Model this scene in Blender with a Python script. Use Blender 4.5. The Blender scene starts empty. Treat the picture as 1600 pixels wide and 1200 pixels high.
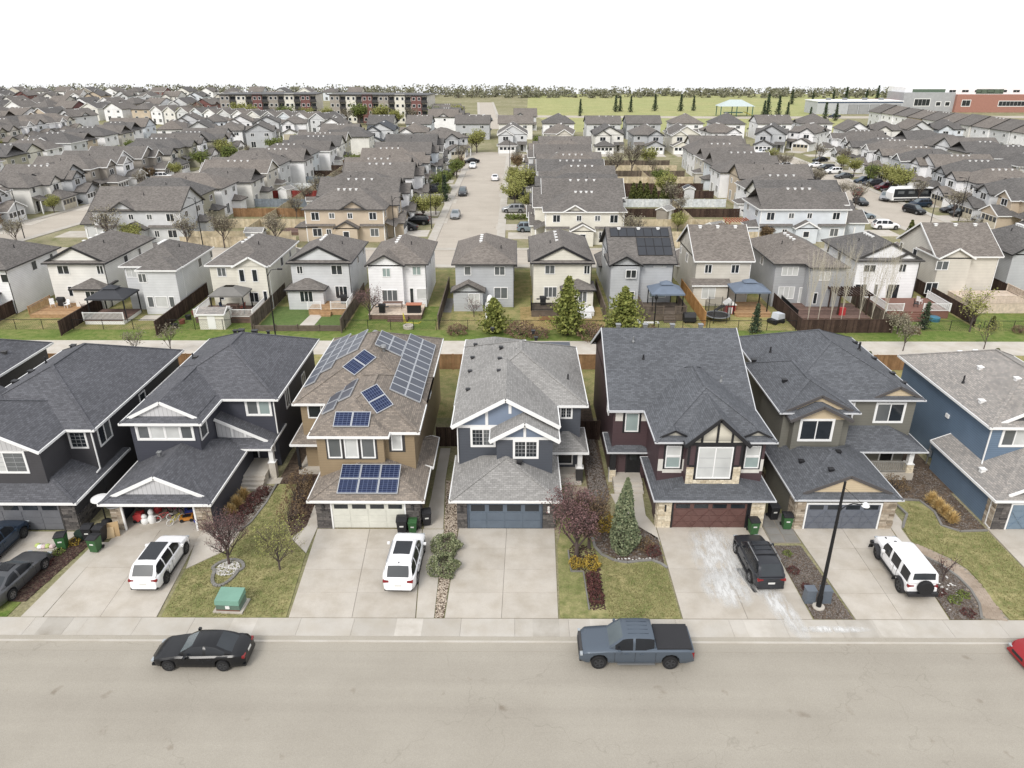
import bpy, math, random
from mathutils import Vector, Matrix
R = math.radians
sc = bpy.context.scene
col = sc.collection
rnd = random.Random(11)

# ---------------------------------------------------------------- camera, sky, sun, exposure
cam_data = bpy.data.cameras.new('camera')
cam = bpy.data.objects.new('camera', cam_data)
col.objects.link(cam)
cam.location = (0, 0, 29)
cam.rotation_euler = (R(90 - 24.124), 0, R(0.273))
cam_data.sensor_width = 36
cam_data.lens = 36 * 1150 / 1600
cam_data.clip_end = 6000
sc.camera = cam

SUN_AZ, SUN_EL = 205, 42          # compass-like: direction the light comes from (behind the camera, a little to the left)
world = bpy.data.worlds.new('World')
sc.world = world
world.use_nodes = True
wn, wl = world.node_tree.nodes, world.node_tree.links
bg = wn['Background']
sky = wn.new('ShaderNodeTexSky')
sky.sky_type = 'NISHITA'
sky.sun_disc = False
sky.sun_elevation = R(SUN_EL)
sky.sun_rotation = R(SUN_AZ)
sky.air_density = 1.2
sky.dust_density = 3.0
cloud = wn.new('ShaderNodeMix')
cloud.data_type = 'RGBA'
cloud.inputs[0].default_value = 0.86          # thick even cloud over the blue
cloud.inputs[7].default_value = (7.3, 7.35, 7.5, 1)
wl.new(sky.outputs[0], cloud.inputs[6])
wl.new(cloud.outputs[2], bg.inputs[0])
bg.inputs[1].default_value = 0.1

sun_data = bpy.data.lights.new('sun', 'SUN')
sun_data.energy = 1.5
sun_data.angle = R(22)
sun_data.color = (1.0, 0.965, 0.91)
sun = bpy.data.objects.new('sun', sun_data)
col.objects.link(sun)
sun.rotation_euler = (R(90 - SUN_EL), 0, R(-25))
sun.location = (-40, -60, 120)

vs = sc.view_settings
vs.view_transform = 'Standard'
vs.look = 'None'
vs.exposure = 0.7
vs.gamma = 1
vs.use_curve_mapping = False
sc.cycles.use_denoising = True
sc.cycles.max_bounces = 5
sc.cycles.diffuse_bounces = 3
sc.cycles.transparent_max_bounces = 8


# ---------------------------------------------------------------- materials
def S(r, g, b):
    f = lambda c: (c / 255 / 12.92) if c <= 10 else ((c / 255 + .055) / 1.055) ** 2.4
    return (f(r), f(g), f(b), 1)


def sc_col(c, k):
    return (min(1, c[0] * k), min(1, c[1] * k), min(1, c[2] * k), 1)


class NT:
    def __init__(s, name):
        s.m = bpy.data.materials.new(name)
        s.m.use_nodes = True
        s.t = s.m.node_tree
        s.b = s.t.nodes['Principled BSDF']

    def n(s, typ, **kw):
        o = s.t.nodes.new('ShaderNode' + typ)
        for k, v in kw.items():
            if k.startswith('i_'):
                o.inputs[int(k[2:]) if k[2:].isdigit() else k[2:].replace('_', ' ')].default_value = v
            else:
                setattr(o, k, v)
        return o

    def l(s, a, b):
        s.t.links.new(a, b)

    def mix(s, f, a, b, mode='MIX'):
        o = s.n('Mix', data_type='RGBA', blend_type=mode)
        for i, x in ((0, f), (6, a), (7, b)):
            if hasattr(x, 'links') or isinstance(x, bpy.types.NodeSocket):
                s.l(x, o.inputs[i])
            else:
                o.inputs[i].default_value = x
        return o.outputs[2]

    def noise(s, scale, vec=None, detail=3, rough=.55):
        o = s.n('TexNoise')
        o.inputs['Scale'].default_value = scale
        o.inputs['Detail'].default_value = detail
        o.inputs['Roughness'].default_value = rough
        if vec is not None:
            s.l(vec, o.inputs['Vector'])
        return o.outputs['Fac']

    def ramp(s, f, *stops):
        o = s.n('ValToRGB')
        e = o.color_ramp.elements
        while len(e) < len(stops):
            e.new(.5)
        for x, (p, c) in zip(e, stops):
            x.position = p
            x.color = c if len(c) == 4 else (*c, 1)
        s.l(f, o.inputs[0])
        return o.outputs[0]

    def bump(s, h, strength=.3, dist=.02):
        o = s.n('Bump')
        o.inputs['Strength'].default_value = strength
        o.inputs['Distance'].default_value = dist
        s.l(h, o.inputs['Height'])
        s.l(o.outputs[0], s.b.inputs['Normal'])

    def base(s, c):
        if isinstance(c, bpy.types.NodeSocket):
            s.l(c, s.b.inputs['Base Color'])
        else:
            s.b.inputs['Base Color'].default_value = c

    def pos(s):
        return s.n('NewGeometry').outputs['Position']

    def island(s):
        return s.n('NewGeometry').outputs['Random Per Island']

    def uv(s):
        return s.n('UVMap').outputs[0]

    def rough(s, v):
        s.b.inputs['Roughness'].default_value = v


MATS = {}


def plain(name, c, rough=.6, metal=0, var=.12, scale=1.5, coat=0, spec=None):
    if name in MATS:
        return MATS[name]
    t = NT(name)
    if var:
        f = t.noise(scale, t.pos(), 4)
        t.base(t.mix(f, sc_col(c, 1 - var * 1.6), sc_col(c, 1 + var * 1.6)))
    else:
        t.base(c)
    t.rough(rough)
    t.b.inputs['Metallic'].default_value = metal
    if coat:
        t.b.inputs['Coat Weight'].default_value = coat
        t.b.inputs['Coat Roughness'].default_value = .05
    if spec is not None:
        t.b.inputs['Specular IOR Level'].default_value = spec
    MATS[name] = t.m
    return t.m


def shingle(name, c, c2=None, row=.14, contrast=.2):
    t = NT(name)
    b = t.n('TexBrick', offset=.5, offset_frequency=2, squash=1)
    t.l(t.uv(), b.inputs['Vector'])
    c2 = c2 or c
    b.inputs['Color1'].default_value = sc_col(c, 1 - contrast)
    b.inputs['Color2'].default_value = sc_col(c2, 1 + contrast)
    b.inputs['Mortar'].default_value = sc_col(c, .6)
    b.inputs['Scale'].default_value = 1
    b.inputs['Mortar Size'].default_value = .012
    b.inputs['Mortar Smooth'].default_value = .3
    b.inputs['Brick Width'].default_value = .3
    b.inputs['Row Height'].default_value = row
    big = t.ramp(t.noise(.35, t.pos(), 4), (.3, (.9, .9, .9)), (.7, (1.08, 1.08, 1.08)))
    x = t.mix(1.0, b.outputs['Color'], big, 'MULTIPLY')
    fine = t.ramp(t.noise(9, t.pos(), 3), (.3, (.86, .86, .86)), (.7, (1.12, 1.12, 1.12)))
    t.base(t.mix(.8, x, fine, 'MULTIPLY'))
    t.rough(.92)
    t.b.inputs['Specular IOR Level'].default_value = .25
    t.bump(b.outputs['Fac'], -.35, .03)
    MATS[name] = t.m
    return t.m


def siding(name, c, lap=.13, vertical=False):
    if name in MATS:
        return MATS[name]
    t = NT(name)
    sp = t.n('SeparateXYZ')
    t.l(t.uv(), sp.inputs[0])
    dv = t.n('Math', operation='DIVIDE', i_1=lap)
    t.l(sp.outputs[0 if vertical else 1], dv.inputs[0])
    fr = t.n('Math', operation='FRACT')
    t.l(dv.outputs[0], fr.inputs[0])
    line = t.ramp(fr.outputs[0], (0, (.5, .5, .5)), (.16, (1, 1, 1)), (1, (1, 1, 1)))  # dark line along each lap: the lap's shade put into the colour
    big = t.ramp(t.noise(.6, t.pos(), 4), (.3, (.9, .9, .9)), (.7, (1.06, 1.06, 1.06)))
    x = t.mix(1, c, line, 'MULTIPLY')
    t.base(t.mix(1, x, big, 'MULTIPLY'))
    t.rough(.55)
    t.bump(fr.outputs[0], -.5, .02)
    MATS[name] = t.m
    return t.m


def islands(name, c1, c2, rough=.85, scale=0, c3=None, trans=0):
    """Each separate piece of the mesh (a leaf, a stone, a block) takes its own tint."""
    t = NT(name)
    f = t.island()
    stops = [(0, c1), (1, c2)] if c3 is None else [(0, c1), (.5, c2), (1, c3)]
    x = t.ramp(f, *stops)
    if scale:
        x = t.mix(1, x, t.ramp(t.noise(scale, t.pos(), 3), (.3, (.78, .78, .78)), (.7, (1.15, 1.15, 1.15))), 'MULTIPLY')
    t.base(x)
    t.rough(rough)
    t.b.inputs['Specular IOR Level'].default_value = .3
    MATS[name] = t.m
    return t.m


def ground_mat(name, cols, s1=.25, s2=3.5, s3=25, bump=.4, rough=.95):
    """cols: three tones mixed by coarse patches, mid clumps and fine grain."""
    t = NT(name)
    p = t.pos()
    a = t.ramp(t.noise(s1, p, 5, .62), (.36, cols[0]), (.62, cols[1]))
    m = t.mix(t.ramp(t.noise(s2, p, 5, .65), (.42, (0, 0, 0)), (.66, (1, 1, 1))), a, cols[2])
    f = t.noise(s3, p, 2, .7)
    t.base(t.mix(1, m, t.ramp(f, (.25, (.62, .62, .62)), (.75, (1.3, 1.3, 1.3))), 'MULTIPLY'))
    t.rough(rough)
    t.b.inputs['Specular IOR Level'].default_value = .2
    t.bump(f, bump, .04)
    MATS[name] = t.m
    return t.m


def concrete(name, c, var=.12, stain=.75):
    t = NT(name)
    p = t.pos()
    a = t.mix(t.noise(.45, p, 5, .6), sc_col(c, 1 - var * 1.5), sc_col(c, 1 + var))
    st = t.ramp(t.noise(.8, p, 5, .55), (.25, (stain, stain * .97, stain * .92)), (.6, (1, 1, 1)))
    fine = t.ramp(t.noise(30, p, 2), (.3, (.93, .93, .93)), (.7, (1.06, 1.06, 1.06)))
    x = t.mix(1, a, st, 'MULTIPLY')
    oi = t.n('ObjectInfo').outputs['Random']
    x = t.mix(1, x, t.ramp(oi, (0, (.93, .925, .915)), (1, (1.05, 1.05, 1.05))), 'MULTIPLY')
    t.base(t.mix(1, x, fine, 'MULTIPLY'))
    t.rough(.9)
    t.b.inputs['Specular IOR Level'].default_value = .2
    MATS[name] = t.m
    return t.m


def asphalt(name, c):
    """Sandy worn road: faint wheel paths along the street, soft patches, grit and a few hairline cracks."""
    t = NT(name)
    p = t.pos()
    mp = t.n('Mapping')
    t.l(p, mp.inputs[0])
    mp.inputs['Scale'].default_value = (.03, 1.0, 1)
    st = t.ramp(t.noise(.9, mp.outputs[0], 4, .5), (.3, (.94, .935, .93)), (.7, (1.04, 1.04, 1.035)))
    pt = t.ramp(t.noise(.22, p, 5, .6), (.3, (.93, .925, .92)), (.6, (1.02, 1.02, 1.02)))
    spot = t.ramp(t.noise(.9, p, 3, .5), (.22, (.72, .68, .64)), (.32, (1, 1, 1)))
    fine = t.ramp(t.noise(34, p, 3, .7), (.3, (.82, .82, .82)), (.7, (1.14, 1.14, 1.14)))
    vo = t.n('TexVoronoi', feature='DISTANCE_TO_EDGE')
    vo.inputs['Scale'].default_value = .11
    ad = t.n('VectorMath', operation='ADD')
    nz = t.n('TexNoise')
    nz.inputs['Scale'].default_value = .8
    t.l(p, nz.inputs['Vector'])
    sc3 = t.n('VectorMath', operation='SCALE')
    sc3.inputs['Scale'].default_value = 2.2
    t.l(nz.outputs['Color'], sc3.inputs[0])
    t.l(p, ad.inputs[0])
    t.l(sc3.outputs[0], ad.inputs[1])
    t.l(ad.outputs[0], vo.inputs['Vector'])
    cr = t.ramp(vo.outputs['Distance'], (0, (.88, .88, .87)), (.0018, (1, 1, 1)))
    x = c
    for k in (st, pt, spot, fine, cr):
        x = t.mix(1, x, k, 'MULTIPLY')
    t.base(x)
    t.rough(.92)
    t.b.inputs['Specular IOR Level'].default_value = .2
    MATS[name] = t.m
    return t.m


def glass(name, c, rough=.06, spec=.6):
    t = NT(name)
    t.base(t.mix(t.noise(.7, t.pos(), 2), sc_col(c, .7), sc_col(c, 1.3)))
    t.rough(rough)
    t.b.inputs['Specular IOR Level'].default_value = spec
    MATS[name] = t.m
    return t.m


def paint(name, c, metal=0, rough=.38):
    t = NT(name)
    t.base(c)
    t.rough(rough)
    t.b.inputs['Metallic'].default_value = metal
    t.b.inputs['Coat Weight'].default_value = .15
    t.b.inputs['Specular IOR Level'].default_value = .4
    t.b.inputs['Coat Roughness'].default_value = .22
    MATS[name] = t.m
    return t.m


K = .8   # photograph tone to surface reflectance
def P(r, g, b, k=K, sat=.86):
    a = (r + g + b) / 3
    return sc_col(S(*(max(0, a + (c - a) * sat) for c in (r, g, b))), k)


# roofs
RF_CHAR = shingle('charcoal_shingle', P(102, 103, 109))
RF_CHAR2 = shingle('slate_shingle', P(103, 106, 112))
RF_BROWN = shingle('brown_shingle', P(142, 132, 122), P(148, 136, 124))
RF_GREY = shingle('light_grey_shingle', P(161, 159, 156), None, .14, .16)
RF_GREY2 = shingle('weathered_grey_shingle', P(164, 160, 156), P(168, 161, 154), .14, .18)
RF_TOWN = [shingle('town_shingle_%d' % i, P(*c), None, .15, .24) for i, c in enumerate(((128, 122, 117), (121, 116, 112), (134, 126, 119), (113, 110, 108)))]
RF_DARK = shingle('dark_town_shingle', P(92, 96, 102))
# walls
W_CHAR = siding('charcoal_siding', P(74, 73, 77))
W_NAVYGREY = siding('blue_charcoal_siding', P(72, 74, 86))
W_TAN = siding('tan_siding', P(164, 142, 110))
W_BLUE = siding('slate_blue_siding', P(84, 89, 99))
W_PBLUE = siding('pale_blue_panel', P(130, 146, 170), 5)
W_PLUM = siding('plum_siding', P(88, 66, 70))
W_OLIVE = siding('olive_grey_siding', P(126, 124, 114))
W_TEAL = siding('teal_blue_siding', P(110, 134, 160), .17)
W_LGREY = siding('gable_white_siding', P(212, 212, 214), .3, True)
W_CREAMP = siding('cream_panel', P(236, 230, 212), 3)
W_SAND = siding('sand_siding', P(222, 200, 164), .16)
TOWN = {}
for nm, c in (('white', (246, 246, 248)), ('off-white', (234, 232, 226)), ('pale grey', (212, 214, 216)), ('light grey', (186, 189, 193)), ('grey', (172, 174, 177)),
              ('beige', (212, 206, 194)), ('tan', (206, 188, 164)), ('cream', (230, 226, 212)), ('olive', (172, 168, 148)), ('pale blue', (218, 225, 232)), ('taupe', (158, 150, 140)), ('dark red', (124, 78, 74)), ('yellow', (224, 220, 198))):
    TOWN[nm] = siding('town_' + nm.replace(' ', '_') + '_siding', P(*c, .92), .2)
WHITE = plain('white_trim', P(243, 243, 242, .88), .45, var=.03)
BLACK = plain('black_trim', P(36, 36, 40), .5, var=.1)
DTRIM = plain('dark_trim', P(66, 64, 64), .5, var=.08)
GTRIM = plain('grey_brown_trim', P(88, 84, 84), .5, var=.08)
GLASS = glass('dark_glass', P(46, 52, 58))
GLASS2 = glass('grey_glass', P(104, 108, 110), .1)
BLIND = glass('blind_glass', P(214, 216, 214), .15)
TEALG = glass('green_tint_glass', P(160, 178, 176), .12)
VOID = plain('dark_opening', P(24, 24, 26), .9, var=0)
# hardscape
CONC = concrete('driveway_concrete', P(208, 200, 188), .1, .82)
CONC2 = concrete('path_concrete', P(214, 207, 196), .1, .85)
WALKC = concrete('sidewalk_concrete', P(204, 198, 188), .1, .88)
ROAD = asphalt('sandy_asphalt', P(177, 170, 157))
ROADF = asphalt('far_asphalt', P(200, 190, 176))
JOINT = plain('joint_dirt', P(150, 142, 130), .95)
GRASS = ground_mat('spring_lawn', (P(140, 142, 86), P(180, 170, 116), P(122, 130, 72)), .4, 1.5, 12)
GRASSG = ground_mat('green_lawn', (P(118, 140, 62), P(142, 148, 80), P(98, 126, 48)), .3, 1.4, 12)
YARD = ground_mat('backyard_grass', (P(152, 150, 92), P(182, 166, 110), P(130, 138, 76)), .16, .9, 9)
FIELD = ground_mat('park_grass', (P(172, 178, 112), P(188, 184, 122), P(164, 168, 104)), .02, .12, 1.2, .1)
GROUND = ground_mat('town_ground', (P(150, 144, 104), P(176, 166, 134), P(132, 134, 86)), .05, .4, 5)
DIRT = ground_mat('bed_soil', (P(104, 88, 74), P(122, 104, 88), P(82, 70, 60)), .5, 3, 18)
BRICKP = concrete('paver_tan', P(186, 168, 150))
EDGING = concrete('grey_edging', P(148, 146, 142), .1)
STONES = islands('gravel_stones', P(98, 92, 84), P(186, 178, 166), .9, 0, P(132, 122, 110))
STONES_T = islands('tan_gravel_stones', P(150, 132, 112), P(214, 200, 182), .9, 0, P(182, 164, 144))
STONES_D = islands('dark_gravel_stones', P(88, 82, 78), P(140, 132, 126), .9, 0, P(108, 100, 94))
ROCKW = islands('white_rocks', P(190, 186, 182), P(244, 242, 240), .85)
MULCH = islands('dark_mulch', P(52, 38, 36), P(96, 70, 62), .95)
VEN_GREY = islands('grey_ledgestone', P(70, 68, 68), P(124, 118, 114), .9, 6, P(94, 90, 88))
VEN_TAN = islands('tan_ledgestone', P(206, 188, 156), P(244, 232, 206), .9, 6, P(228, 212, 182))
VEN_MIX = islands('mixed_fieldstone', P(134, 118, 98), P(206, 192, 172), .9, 6, P(166, 148, 126))
# wood, metal
FENCE_D = islands('dark_brown_boards', P(62, 46, 40), P(92, 72, 62), .9, 2)
FENCE_W = islands('grey_brown_boards', P(96, 84, 74), P(130, 116, 102), .9, 2)
FENCE_O = islands('orange_cedar_boards', P(172, 122, 66), P(204, 152, 92), .85, 2)
FENCE_T = islands('tan_boards', P(204, 186, 152), P(228, 212, 180), .9, 2)
FENCE_R = islands('red_boards', P(128, 40, 40), P(160, 58, 52), .8, 2)
FENCE_G = islands('blue_grey_panels', P(120, 130, 142), P(140, 150, 160), .6, 2)
FENCE_V = islands('white_panels', P(222, 228, 234), P(238, 242, 244), .5, 2)
FENCE_B = islands('brown_boards', P(140, 104, 70), P(168, 128, 90), .9, 2)
DECK_T = islands('tan_deck_boards', P(176, 134, 92), P(204, 164, 120), .85, 3)
DECK_B = islands('brown_deck_boards', P(108, 84, 76), P(140, 112, 100), .85, 3)
DECK_C = islands('cream_deck_boards', P(214, 192, 170), P(232, 214, 194), .8, 3)
BARK = plain('bark', P(96, 84, 78), .95, var=.25, scale=12)
BARKD = plain('dark_bark', P(94, 80, 76), .95, var=.25, scale=12)
BIRCH = plain('pale_birch_bark', P(206, 198, 178), .9, var=.15, scale=6)
METAL_B = plain('black_metal', P(34, 35, 38), .45, .3, 0)
STEEL = plain('galvanised_steel', P(168, 170, 172), .35, .7, 0)
RUBBER = plain('tyre_rubber', P(30, 30, 32), .85, 0, 0)
RIM_D = plain('black_rim', P(78, 80, 84), .4, .5, 0)
RIM_S = plain('silver_rim', P(176, 178, 182), .3, .8, 0)
PLAST = plain('black_plastic', P(40, 40, 44), .6, 0, .1)
GREENP = plain('green_bin_plastic', P(58, 108, 60), .5, 0, .1)
HEADL = plain('lamp_lens', P(226, 230, 234), .1, 0, 0)
TAILL = plain('red_lens', P(150, 26, 30), .15, 0, 0)
PLATE = plain('number_plate', P(230, 230, 226), .5, 0, 0)


# ---------------------------------------------------------------- mesh helpers
NMESH = [0]
NAMES = {}


def unique(name):
    """the next free name with Blender's own kind of suffix"""
    n = NAMES.get(name, -1) + 1
    NAMES[name] = n
    return name if n == 0 else '%s.%03d' % (name, n)


class MB:
    def __init__(s):
        s.v, s.f = [], []

    def add(s, vs, fs):
        o = len(s.v)
        s.v += [tuple(p) for p in vs]
        s.f += [tuple(i + o for i in f) for f in fs]
        return s

    def poly(s, *pts):
        return s.add(pts, [tuple(range(len(pts)))])

    def up(s, *pts):
        """polygon turned so that its normal points upwards"""
        a, b, c = (Vector(p) for p in pts[:3])
        if (b - a).cross(c - a).z < 0:
            pts = pts[::-1]
        return s.poly(*pts)

    def box(s, x0, x1, y0, y1, z0, z1):
        return s.add([(x0, y0, z0), (x1, y0, z0), (x1, y1, z0), (x0, y1, z0), (x0, y0, z1), (x1, y0, z1), (x1, y1, z1), (x0, y1, z1)],
                     [(0, 3, 2, 1), (4, 5, 6, 7), (0, 1, 5, 4), (1, 2, 6, 5), (2, 3, 7, 6), (3, 0, 4, 7)])

    def bar(s, a, b, w, h=None, up=(0, 0, 1)):
        a, b = Vector(a), Vector(b)
        d = (b - a).normalized()
        u = Vector(up)
        if abs(d.dot(u)) > .98:
            u = Vector((1, 0, 0))
        sx = d.cross(u).normalized() * (w / 2)
        sy = sx.cross(d).normalized() * ((h or w) / 2)
        p = [a - sx - sy, a + sx - sy, a + sx + sy, a - sx + sy, b - sx - sy, b + sx - sy, b + sx + sy, b - sx + sy]
        return s.add(p, [(0, 1, 2, 3), (7, 6, 5, 4), (0, 4, 5, 1), (1, 5, 6, 2), (2, 6, 7, 3), (3, 7, 4, 0)])

    def cyl(s, a, b, r0, r1=None, n=8, cap=True):
        a, b = Vector(a), Vector(b)
        r1 = r0 if r1 is None else r1
        d = (b - a).normalized()
        u = Vector((0, 0, 1)) if abs(d.z) < .95 else Vector((1, 0, 0))
        x = d.cross(u).normalized()
        y = d.cross(x)
        vs = []
        for c, r in ((a, r0), (b, r1)):
            for i in range(n):
                t = 2 * math.pi * i / n
                vs.append(c + x * (r * math.cos(t)) + y * (r * math.sin(t)))
        fs = [(i, (i + 1) % n, n + (i + 1) % n, n + i) for i in range(n)]
        if cap:
            fs += [tuple(range(n - 1, -1, -1)), tuple(range(n, 2 * n))]
        return s.add(vs, fs)

    def tube(s, pts, r, n=6):
        for a, b in zip(pts, pts[1:]):
            s.cyl(a, b, r, r, n)
        return s

    def prism(s, pts, d):
        """pts: planar polygon, d: extrusion vector"""
        n = len(pts)
        d = Vector(d)
        vs = [Vector(p) for p in pts] + [Vector(p) + d for p in pts]
        fs = [tuple(range(n - 1, -1, -1)), tuple(range(n, 2 * n))] + [(i, (i + 1) % n, n + (i + 1) % n, n + i) for i in range(n)]
        return s.add(vs, fs)

    def lathe(s, prof, n=12, c=(0, 0, 0)):
        vs, fs = [], []
        for r, z in prof:
            for i in range(n):
                t = 2 * math.pi * i / n
                vs.append((c[0] + r * math.cos(t), c[1] + r * math.sin(t), c[2] + z))
        m = len(prof)
        for j in range(m - 1):
            for i in range(n):
                fs.append((j * n + i, j * n + (i + 1) % n, (j + 1) * n + (i + 1) % n, (j + 1) * n + i))
        fs.append(tuple(range(n - 1, -1, -1)))
        fs.append(tuple((m - 1) * n + i for i in range(n)))
        return s.add(vs, fs)

    def stone(s, c, r, q=rnd):
        """a low irregular pebble"""
        x, y, z = c
        a = q.random() * 6.28
        vs = []
        for i in range(5):
            t = a + i * 1.2566
            k = r * q.uniform(.7, 1.15)
            vs.append((x + k * math.cos(t), y + k * math.sin(t), z + r * q.uniform(-.1, .35)))
        vs += [(x + r * q.uniform(-.2, .2), y + r * q.uniform(-.2, .2), z + r * q.uniform(.5, .95))]
        return s.add(vs, [(i, (i + 1) % 5, 5) for i in range(5)])

    def leaf(s, c, r, q=rnd):
        x, y, z = c
        u = Vector((q.gauss(0, 1), q.gauss(0, 1), q.gauss(0, .7))).normalized() * r
        w = Vector((q.gauss(0, 1), q.gauss(0, 1), q.gauss(0, 1)))
        w = (w - u * (w.dot(u) / (r * r))).normalized() * (r * .7)
        c = Vector(c)
        return s.add([c - u, c + w, c + u, c - w], [(0, 1, 2, 3)])

    def weld(s):
        ix, vs, mp = {}, [], []
        for p in s.v:
            k = (round(p[0], 4), round(p[1], 4), round(p[2], 4))
            if k not in ix:
                ix[k] = len(vs)
                vs.append(p)
            mp.append(ix[k])
        fs = []
        for f in s.f:
            g = []
            for i in f:
                if mp[i] not in g:
                    g.append(mp[i])
            if len(g) > 2:
                fs.append(tuple(g))
        s.v, s.f = vs, fs
        return s

    def mesh(s, name, mat, uv=False, smooth=0, off=None):
        NMESH[0] += 1
        me = bpy.data.meshes.new('zm%06d_%s' % (NMESH[0], name))
        v = s.v if off is None else [(p[0] - off[0], p[1] - off[1], p[2] - off[2]) for p in s.v]
        me.from_pydata(v, [], s.f)
        if uv:
            l = me.uv_layers.new(name='UVMap').data
            for p in me.polygons:
                n = p.normal
                if abs(n.z) > .985 or (n.x == 0 and n.y == 0):
                    for li in p.loop_indices:
                        c = s.v[me.loops[li].vertex_index]
                        l[li].uv = (c[0], c[1])
                else:
                    h = Vector((-n.y, n.x, 0)).normalized()
                    w = n.cross(h)
                    for li in p.loop_indices:
                        c = Vector(s.v[me.loops[li].vertex_index])
                        l[li].uv = (c.dot(h), c.dot(w))
        if mat is not None:
            me.materials.append(mat)
        if smooth:
            me.shade_smooth()
            me.set_sharp_from_angle(angle=R(smooth))
        return me

    def build(s, name, mat, parent=None, uv=False, smooth=0, off=None):
        return put(name, s.mesh(name, mat, uv, smooth, off), parent)


def put(name, me, parent=None, loc=None, rz=0):
    o = bpy.data.objects.new(unique(name), me)
    col.objects.link(o)
    if parent is not None:
        o.parent = parent
    if loc is not None:
        o.location = loc
    if rz:
        o.rotation_euler = (0, 0, rz)
    return o


def tag(o, label, cat, group=None):
    o['label'] = label
    o['category'] = cat
    if group:
        o['group'] = group
    return o


def thing(name, label, cat, loc=(0, 0, 0), rz=0, group=None):
    o = bpy.data.objects.new(unique(name), None)
    col.objects.link(o)
    o.empty_display_size = .2
    o.location = loc
    if rz:
        o.rotation_euler = (0, 0, rz)
    return tag(o, label, cat, group)


def struct(o):
    o['kind'] = 'structure'
    return o


def stuff(o, label=None, cat=None):
    o['kind'] = 'stuff'
    if label:
        o['label'] = label
        o['category'] = cat
    return o


ORD = ['first', 'second', 'third', 'fourth', 'fifth', 'sixth', 'seventh', 'eighth', 'ninth', 'tenth', 'eleventh', 'twelfth', 'thirteenth', 'fourteenth', 'fifteenth', 'sixteenth', 'seventeenth', 'eighteenth', 'nineteenth', 'twentieth', 'twenty-first', 'twenty-second']
# ---------------------------------------------------------------- ground, roads, walks
def sheet(name, x0, x1, y0, y1, z, mat, nx=1, ny=1, zf=None):
    m = MB()
    vs = []
    for j in range(ny + 1):
        for i in range(nx + 1):
            x = x0 + (x1 - x0) * i / nx
            y = y0 + (y1 - y0) * j / ny
            vs.append((x, y, z + (zf(x, y) if zf else 0)))
    fs = [(j * (nx + 1) + i, j * (nx + 1) + i + 1, (j + 1) * (nx + 1) + i + 1, (j + 1) * (nx + 1) + i) for j in range(ny) for i in range(nx)]
    m.add(vs, fs)
    return struct(m.build(name, mat))


def flat(name, pts, z, mat, kind='structure', z0=None):
    """a flat polygon sheet, or a slab when z0 is given"""
    m = MB()
    if z0 is None:
        m.up(*[(x, y, z) for x, y in pts])
    else:
        p = [(x, y, z0) for x, y in pts]
        a = sum(pts[i][0] * pts[(i + 1) % len(pts)][1] - pts[(i + 1) % len(pts)][0] * pts[i][1] for i in range(len(pts)))
        if a < 0:
            p = p[::-1]
        m.prism(p, (0, 0, z - z0))
    o = m.build(name, mat)
    o['kind'] = kind
    return o


def drop(x, y):
    return 0 if y < 640 else -.07 * (y - 640)


# one ground sheet from the front kerb to the skyline, where the land falls away behind the school and the flats
sheet('ground', -2600, 2600, 32.3, 3400, 0, GROUND, 4, 40, drop)
sheet('street', -400, 400, -300, 30.6, -.13, ROAD, 1, 1)


# kerb and sidewalk: poured slabs with open joints
def slabs(parent, x0, x1, y0, y1, nx, ny, z0, z1, mat, gap=.02, name='slab', jig=.004):
    cache = {}
    w, d = (x1 - x0) / nx, (y1 - y0) / ny
    key = MB().box(gap / 2, w - gap / 2, gap / 2, d - gap / 2, z0, z1).mesh(name, mat)
    for i in range(nx):
        for j in range(ny):
            o = put(name, key, parent, (x0 + i * w - parent.location.x, y0 + j * d - parent.location.y, rnd.uniform(-jig, jig)))


walk = struct(MB().box(-80, 80, 30.62, 32.4, -.2, -.03).build('sidewalk', WALKC))
slabs(walk, -63, 63, 31.0, 32.4, 42, 1, -.05, .03, WALKC, .012)
# rolled kerb and gutter along the street
m = MB()
prof = [(30.05, -.2), (30.05, -.118), (30.3, -.106), (30.55, -.075), (30.8, -.02), (31.0, .022), (31.0, -.2)]
kerb = struct(MB().prism([(-80, y, z) for y, z in prof], (160, 0, 0)).build('kerb', ROAD))
# lighter and darker poured patches on the walk
for i, (x, w) in enumerate(((-26.3, 1.5), (-15.8, 1.4), (-6.6, 1.5), (1.0, 1.5), (4.2, 1.5), (12.8, 1.5), (18.4, 1.5), (20.05, 1.5))):
    o = put('slab', MB().box(x, x + w - .03, 31.02, 32.38, .0, .037).mesh('slab', concrete('patch_concrete_%d' % i, P(216, 210, 200) if i % 3 else P(197, 191, 181), .06)), walk)


def driveway(label, quad, nx, ny, mat=CONC):
    """tapered driveway: quad = front-left, front-right, back-right, back-left; slabs are cut along and across"""
    fl, fr, br, bl = [Vector((x, y, 0)) for x, y in quad]
    c = (fl + fr) / 2
    root = struct(MB().prism([(p - c).to_tuple() for p in (fl, fr, br, bl)], (0, 0, .02)).build('driveway', JOINT))
    root['label'] = label
    root.location = c

    def q(u, v):
        return (fl.lerp(fr, u)).lerp(bl.lerp(br, u), v) - c
    g = .0035
    for i in range(nx):
        for j in range(ny):
            pts = [q((i + g) / nx, (j + g) / ny), q((i + 1 - g) / nx, (j + g) / ny), q((i + 1 - g) / nx, (j + 1 - g) / ny), q((i + g) / nx, (j + 1 - g) / ny)]
            put('slab', MB().prism([(p.x, p.y, .005) for p in pts], (0, 0, .05 + rnd.uniform(-.003, .003))).mesh('slab', mat), root)
    return root


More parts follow.
